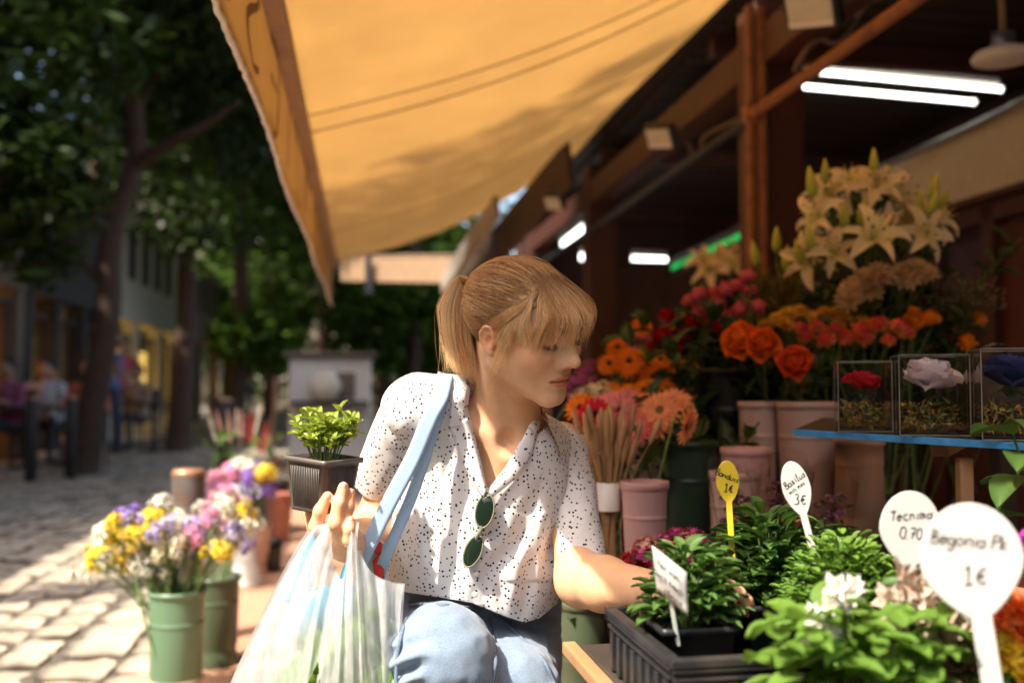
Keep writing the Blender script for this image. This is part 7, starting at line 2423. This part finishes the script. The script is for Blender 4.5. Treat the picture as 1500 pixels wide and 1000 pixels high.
# cellophane sleeves with dark flowers
M_cel = glass_mat('cellophane', (.93, .90, .88), .80, .08)
def sleeve_(label, px, py, d, w, h, rz, seed):
    p0 = P(px, py, d)
    h += p0[2] - .537
    p0[2] = .537
    t = thing('cellophane_bunch', label, 'bouquet', T(p0, rz), 'cellophane wrapped bunches')
    r = np.random.default_rng(seed)
    V = []
    for v in np.linspace(0, 1, 8):
        for a in np.linspace(0, 2 * np.pi, 22, endpoint=False):
            k = .25 + .75 * v + .10 * v * math.sin(a * 3 + seed) + .05 * math.sin(a * 7)
            V.append((math.cos(a) * w / 2 * k, math.sin(a) * w / 2 * k, h * v + .02 * v * math.sin(a * 2 + seed)))
    mk('sleeve', (np.array(V), gridF(8, 22, cv=True)), M_cel, t)
    g = G()
    for i in range(40):
        p = np.array([r.normal(0, w * .16), r.normal(0, w * .16), h * r.uniform(.45, .85)])
        g.put(florets([(.10, .03, .09), (.16, .05, .10), (.22, .08, .06)], 7, .010, .005, i), T(p))
    mk('blooms', g.geo(), M_pet, t)
    ob('leaves', mesh('leaves', join_leaves(10, .06, .022, .03, .02, h * .6, seed, .5), M_dleaf), t)
sleeve_('cellophane wrapped bunch of dark flowers behind the yellow tag', 1085, 815, 1.75, .11, .16, .3, 1)
sleeve_('cellophane wrapped bunch behind the white oval tag', 1145, 810, 1.82, .12, .17, 1.2, 2)
sleeve_('cellophane wrapped bunch at the right, before the peach footed bucket', 1215, 800, 1.70, .09, .13, 2.0, 3)

# ---------------------------------------------------------------- glass shelf with cube vases
sz = P(1160, 628, 1.75)
M_shelf = glass_mat('shelf_glass', (.62, .70, .72), .72, .03)
M_bluee = pmat('blue_glass_edge', (.05, .26, .55), rough=.3, var=.35, scale=30, spec=.6)
sh_t = thing('glass_shelf', 'blue edged glass shelf carrying the cube vases', 'shelf')
A_, B_ = P(1162, 629, 1.78), P(1520, 650, 1.48)
C_, D_ = B_ + [.22, .30, 0.01], A_ + [.16, .34, .012]
zz_ = (A_[2] + B_[2]) / 2
pts = np.array([A_, B_, C_, D_])
top_ = np.vstack([pts + [0, 0, .0], pts - [0, 0, .010]])
mk('pane', (top_, [np.array([[0, 1, 2, 3], [7, 6, 5, 4], [1, 5, 6, 2], [2, 6, 7, 3], [3, 7, 4, 0]])]), M_step, sh_t, smooth=False)
mk('front_edge', beam(A_ + [-.001, -.004, -.005], B_ + [.001, -.004, -.005], .006, .0115, .001), M_bluee, sh_t, smooth=False)
mk('bracket', beam((B_ * .62 + A_ * .38) + [.03, .05, -.022], C_ * .6 + D_ * .4 + [0, 0, -.03], .03, .022, .003), M_wood, sh_t, smooth=False)
lg = B_ * .8 + A_ * .2 + np.array([.0, .06, -.03])
mk('leg', beam(lg, lg * [1, 1, 0] + [0, 0, .0], .022, .022, .003), M_wood, sh_t, smooth=False)
def shelf_z(p):
    return (A_ * 0)[0]
M_cube = glass_mat('vase_glass', (.95, .93, .91), .86, .015)
M_edge = pmat('glass_edge_highlight', (.34, .33, .30), rough=.12, var=.3, scale=30, spec=.8, trans=.5)
M_moss = pmat('moss', (.16, .15, .04), rough=1, var=.4, scale=80, attr=True)
bloom('rose_pres_red', rose((.42, .01, .02), (.55, .02, .04), .034, .9, 31)); bloom('rose_pres_lil', rose((.66, .60, .72), (.80, .76, .84), .044, 1.05, 32, 24)); bloom('rose_pres_navy', rose((.015, .02, .09), (.03, .045, .16), .044, 1.0, 33, 24))
def cube(label, x0, x1, ytop, d, bl, bcol, sc, dz=.0):
    w = (x1 - x0) / FPX * d * .86
    f = (P((x0 + x1) / 2, 600, d)[0] - A_[0]) / (B_[0] - A_[0])
    base = A_ * (1 - f) + B_ * f
    base = base + np.array([0, 1, 0]) * (w * .56 + .012) + np.array([.004, 0, .003])
    h = P(0, ytop, d)[2] - base[2]
    t = thing('cube_vase', label, 'vase', T(base, R(-14)), 'glass cube vases on the blue edged shelf')
    g = G(); th = .0032
    hw = w / 2
    for sx, sy, cx, cy in ((w, th, 0, -hw + th / 2), (w, th, 0, hw - th / 2), (th, w - 2 * th, -hw + th / 2, 0), (th, w - 2 * th, hw - th / 2, 0)):
        g.put(box(sx, sy, h, (cx, cy, h / 2), .0008))
    g.put(box(w - 2 * th - .001, w - 2 * th - .001, .006, (0, 0, .004)))
    mk('glass', g.geo(), M_cube, t, smooth=False)
    e_ = G()
    for sx in (-1, 1):
        for sy in (-1, 1):
            e_.put(box(.0015, .0015, h, (sx * hw, sy * hw, h / 2)))
        e_.put(box(.0017, w - .003, .0017, (sx * hw, 0, h)))
        e_.put(box(w - .003, .0017, .0017, (0, sx * hw, h)))
        e_.put(box(w - .003, .0017, .0017, (0, sx * hw, .0014)))
    mk('edge_highlight', e_.geo(), M_edge, t, smooth=False)  # thin bars added as highlights along the glass edges
    g = G(); r = np.random.default_rng(int(x0))
    for i in range(420):
        p = np.array([r.uniform(-.42, .42) * w, r.uniform(-.42, .42) * w, .010 + h * .34 * r.random()])
        q = p + r.normal(0, .006, 3)
        g.add([p, q, p + r.normal(0, .003, 3)], np.array([[0, 1, 2]]), np.array([1, 1, 1]) * r.uniform(.5, 2.2) * ([1.5, .8, .8] if r.random() < .3 else [1, 1, 1]))
    mk('moss', g.geo(), M_moss, t, smooth=False)
    s_ = ob('preserved_rose', B[bl], t, T((0, 0, h * .60 + dz), .4, rx=.25, s=sc))
    mk('stem', tube([(0, 0, .01), (0, 0, h * .56)], .002, 5), M_stem, t)
cube('glass cube vase with a red rose on moss, leftmost of the three', 1205, 1288, 531, 1.78, 'rose_pres_red', 0, .85)
cube('glass cube vase with a pale lilac rose on moss, middle of the three', 1288, 1394, 522, 1.70, 'rose_pres_lil', 0, .95)
cube('glass cube vase with a navy blue rose on moss, rightmost of the three', 1394, 1508, 514, 1.62, 'rose_pres_navy', 0, 1.0)
dm = P(1462, 530, 1.92)
t = thing('glass_dome', 'clear glass dome behind the navy rose vase', 'dome', T(dm - [0, 0, .02]))
a_ = np.linspace(0, math.pi / 2, 12)
mk('glass', lathe(np.stack([.056 * np.cos(a_) + .0003, .056 * np.sin(a_)], 1), 30, cap0=False), M_cube, t)
mk('base', lathe([(0, -.10), (.06, -.10), (.06, 0), (.0, 0)], 24, cap0=False), M_step, t)

# ---------------------------------------------------------------- nearest plants at the right
t = thing('leafy_plant', 'large leaved green plant cut by the right edge under the shelf', 'plant', T(P(1545, 800, 1.32)))
big = [mesh('leaf', leaf(.070, .046, 400 + i, fold=.22, curl=.8, tip=.72, nv=7), M_mleaf) for i in range(3)]
gs = G()
for i, (x, y, dd, az, rx) in enumerate(((1458, 640, .0, 1.9, .1), (1488, 640, .02, -1.2, .5), (1478, 668, -.02, 2.5, -.2), (1468, 700, .0, 2.2, -.5), (1495, 690, .03, 2.9, -.3), (1480, 760, .0, 1.6, -.1), (1500, 770, -.01, 3.0, -.4), (1492, 720, .04, 1.2, .2), (1510, 655, .0, .4, .5), (1505, 790, .0, 2.2, -.3))):
    p = P(x + 26, y - 4, 1.30 + dd) - P(1545, 800, 1.32)
    ob('leaf', big[i % 3], t, T(p, az, rx=rx, s=1.0))
    gs.put(tube(smooth_path([(0, 0, -.05), p * [.6, .6, .5], p], 6), .0016, 5))
mk('stems', gs.geo(), M_stem, t)
mk('pot', bucket_geo(.06, .045, .10, False), terra, t, M=T((0, 0, -.15)))
# white stock with broad leaves, out of focus in front
M_lime = pmat('lime_leaf', (.13, .25, .03), rough=.62, var=.35, scale=30, attr=True, trans=.42, rnd=.15)
stock = thing('stock_plant', 'white flowering plant with broad bright green leaves in the near right corner', 'potted flower', T(P(1235, 1010, .95)))
SI_ = P(1235, 1010, .95)
bl_ = [mesh('leaf', leaf(.062, .040, 500 + i, fold=.2, curl=.9, tip=.7, nv=7), M_lime) for i in range(4)]
r = np.random.default_rng(55)
for i in range(150):
    x = r.uniform(1130, 1390)
    y = r.uniform(885 + abs(x - 1235) * .16, 1010)
    p = P(x, y, .95 + r.uniform(-.05, .07)) - SI_
    ob('leaf', bl_[i % 4], stock, T(p, r.uniform(0, 6.28), rx=r.uniform(-.3, .7), s=r.uniform(.35, .78)))
wf = mesh('floret', ruffled((.72, .69, .66), (.66, .64, .52), .0135, 9, 9, 1.2), M_pet)
for x, y, s_ in ((1222, 862, 1.2), (1240, 870, 1.25), (1228, 880, 1.2), (1250, 858, .9), (1213, 888, .9), (1195, 908, .9), (1200, 918, .9), (1210, 926, .9), (1186, 936, .9), (1194, 942, .8), (1205, 940, .7), (1222, 920, .6), (1190, 895, .7)):
    ob('floret', wf, stock, frame(P(x, y, .955) - SI_, [r.normal(0, .3), -.8, .4]) @ T(s=s_))
mk('stems', joined(tube(smooth_path([P(1245, 1010, .96) - SI_, P(1247, 940, .96) - SI_, P(1232, 870, .962) - SI_], 8), .0032, 6), tube(smooth_path([P(1225, 1010, .965) - SI_, P(1215, 960, .965) - SI_, P(1198, 905, .962) - SI_], 8), .0026, 6)), M_stem, stock)
mk('pot', bucket_geo(.050, .042, P(0, 1010, .95)[2] - zt - .010, False), blackb, stock, M=T((0, .005, zt + .0 - P(0, 1010, .95)[2])))
t = thing('beige_dried_bloom', 'crumpled beige dried bloom behind the largest white tag', 'dried flower', T(P(1350, 895, 1.0)))
bb = mesh('petals', ruffled((.56, .46, .38), (.46, .34, .26), .032, 11, 17, 1.1), M_pet)
for x, y, s_ in ((1315, 850, .8), (1335, 870, .9), (1300, 880, .7), (1360, 895, 1.1), (1385, 905, 1.1), (1345, 910, 1.0), (1375, 925, .8), (1320, 900, .8), (1395, 880, .8)):
    ob('petals', bb, t, frame(P(x, y, 1.0) - P(1350, 895, 1.0), [r.normal(0, .4), -.8, .4]) @ T(s=s_ * .9))
mk('stem', tube([(0, 0, zt - P(0, 895, 1.0)[2]), (0, .01, .0)], .003, 5), M_stem, t)
pan = [mesh('bloom', ruffled(c1, c2, .026, 14, s_), M_pet) for c1, c2, s_ in (((.80, .62, .03), (.70, .30, .02), 1), ((.75, .16, .02), (.60, .08, .02), 2), ((.78, .66, .10), (.7, .5, .05), 3), ((.36, .03, .30), (.25, .02, .2), 4))]
pans = thing('pansy_tray', 'yellow and orange flowers crowding the bottom right corner', 'potted flower', T(P(1480, 1000, .95)))
SI_ = P(1480, 1000, .95)
for k, x, y, s_ in ((1, 1465, 905, .9), (1, 1488, 895, .9), (0, 1470, 960, 1), (0, 1490, 985, 1.2), (2, 1455, 935, .7), (0, 1478, 940, .7), (1, 1500, 930, 1), (3, 1500, 800, .8), (2, 1448, 975, .8), (0, 1505, 965, 1)):
    ob('bloom', pan[k], pans, frame(P(x, y, .97) - SI_, [r.normal(-.1, .3), -.8, .5]) @ T(s=s_ * .8))
for i in range(40):
    ob('leaf', bl_[i % 4], pans, T(P(r.uniform(1390, 1520), r.uniform(900, 1010), 1.0 + r.uniform(-.03, .06)) - SI_, r.uniform(0, 6.3), rx=r.uniform(-.3, .7), s=r.uniform(.35, .7)))
mk('pot', bucket_geo(.05, .045, P(0, 1000, .95)[2] - zt - .012, False), blackb, pans, M=T((0.02, .01, zt + .006 - P(0, 1000, .95)[2])))
# brown bark chips between the pots
g = G()
for i in range(90):
    p = P(r.uniform(1330, 1460), r.uniform(925, 1000), 1.05 + r.uniform(-.03, .05))
    g.put(box(.022, .012, .005, b=0), T(p, r.uniform(0, 6), rx=r.normal(0, .4), ry=r.normal(0, .4)))
o = mk('bark_chips', g.geo(), pmat('bark_chip', (.26, .15, .085), rough=.9, var=.35, scale=30), kind='stuff', smooth=False)
tr2 = P(1400, 985, 1.02)
tray((.53, .915, zt), R(10), .36, .16, .045, 'black plant tray under the white tags at the bottom right')
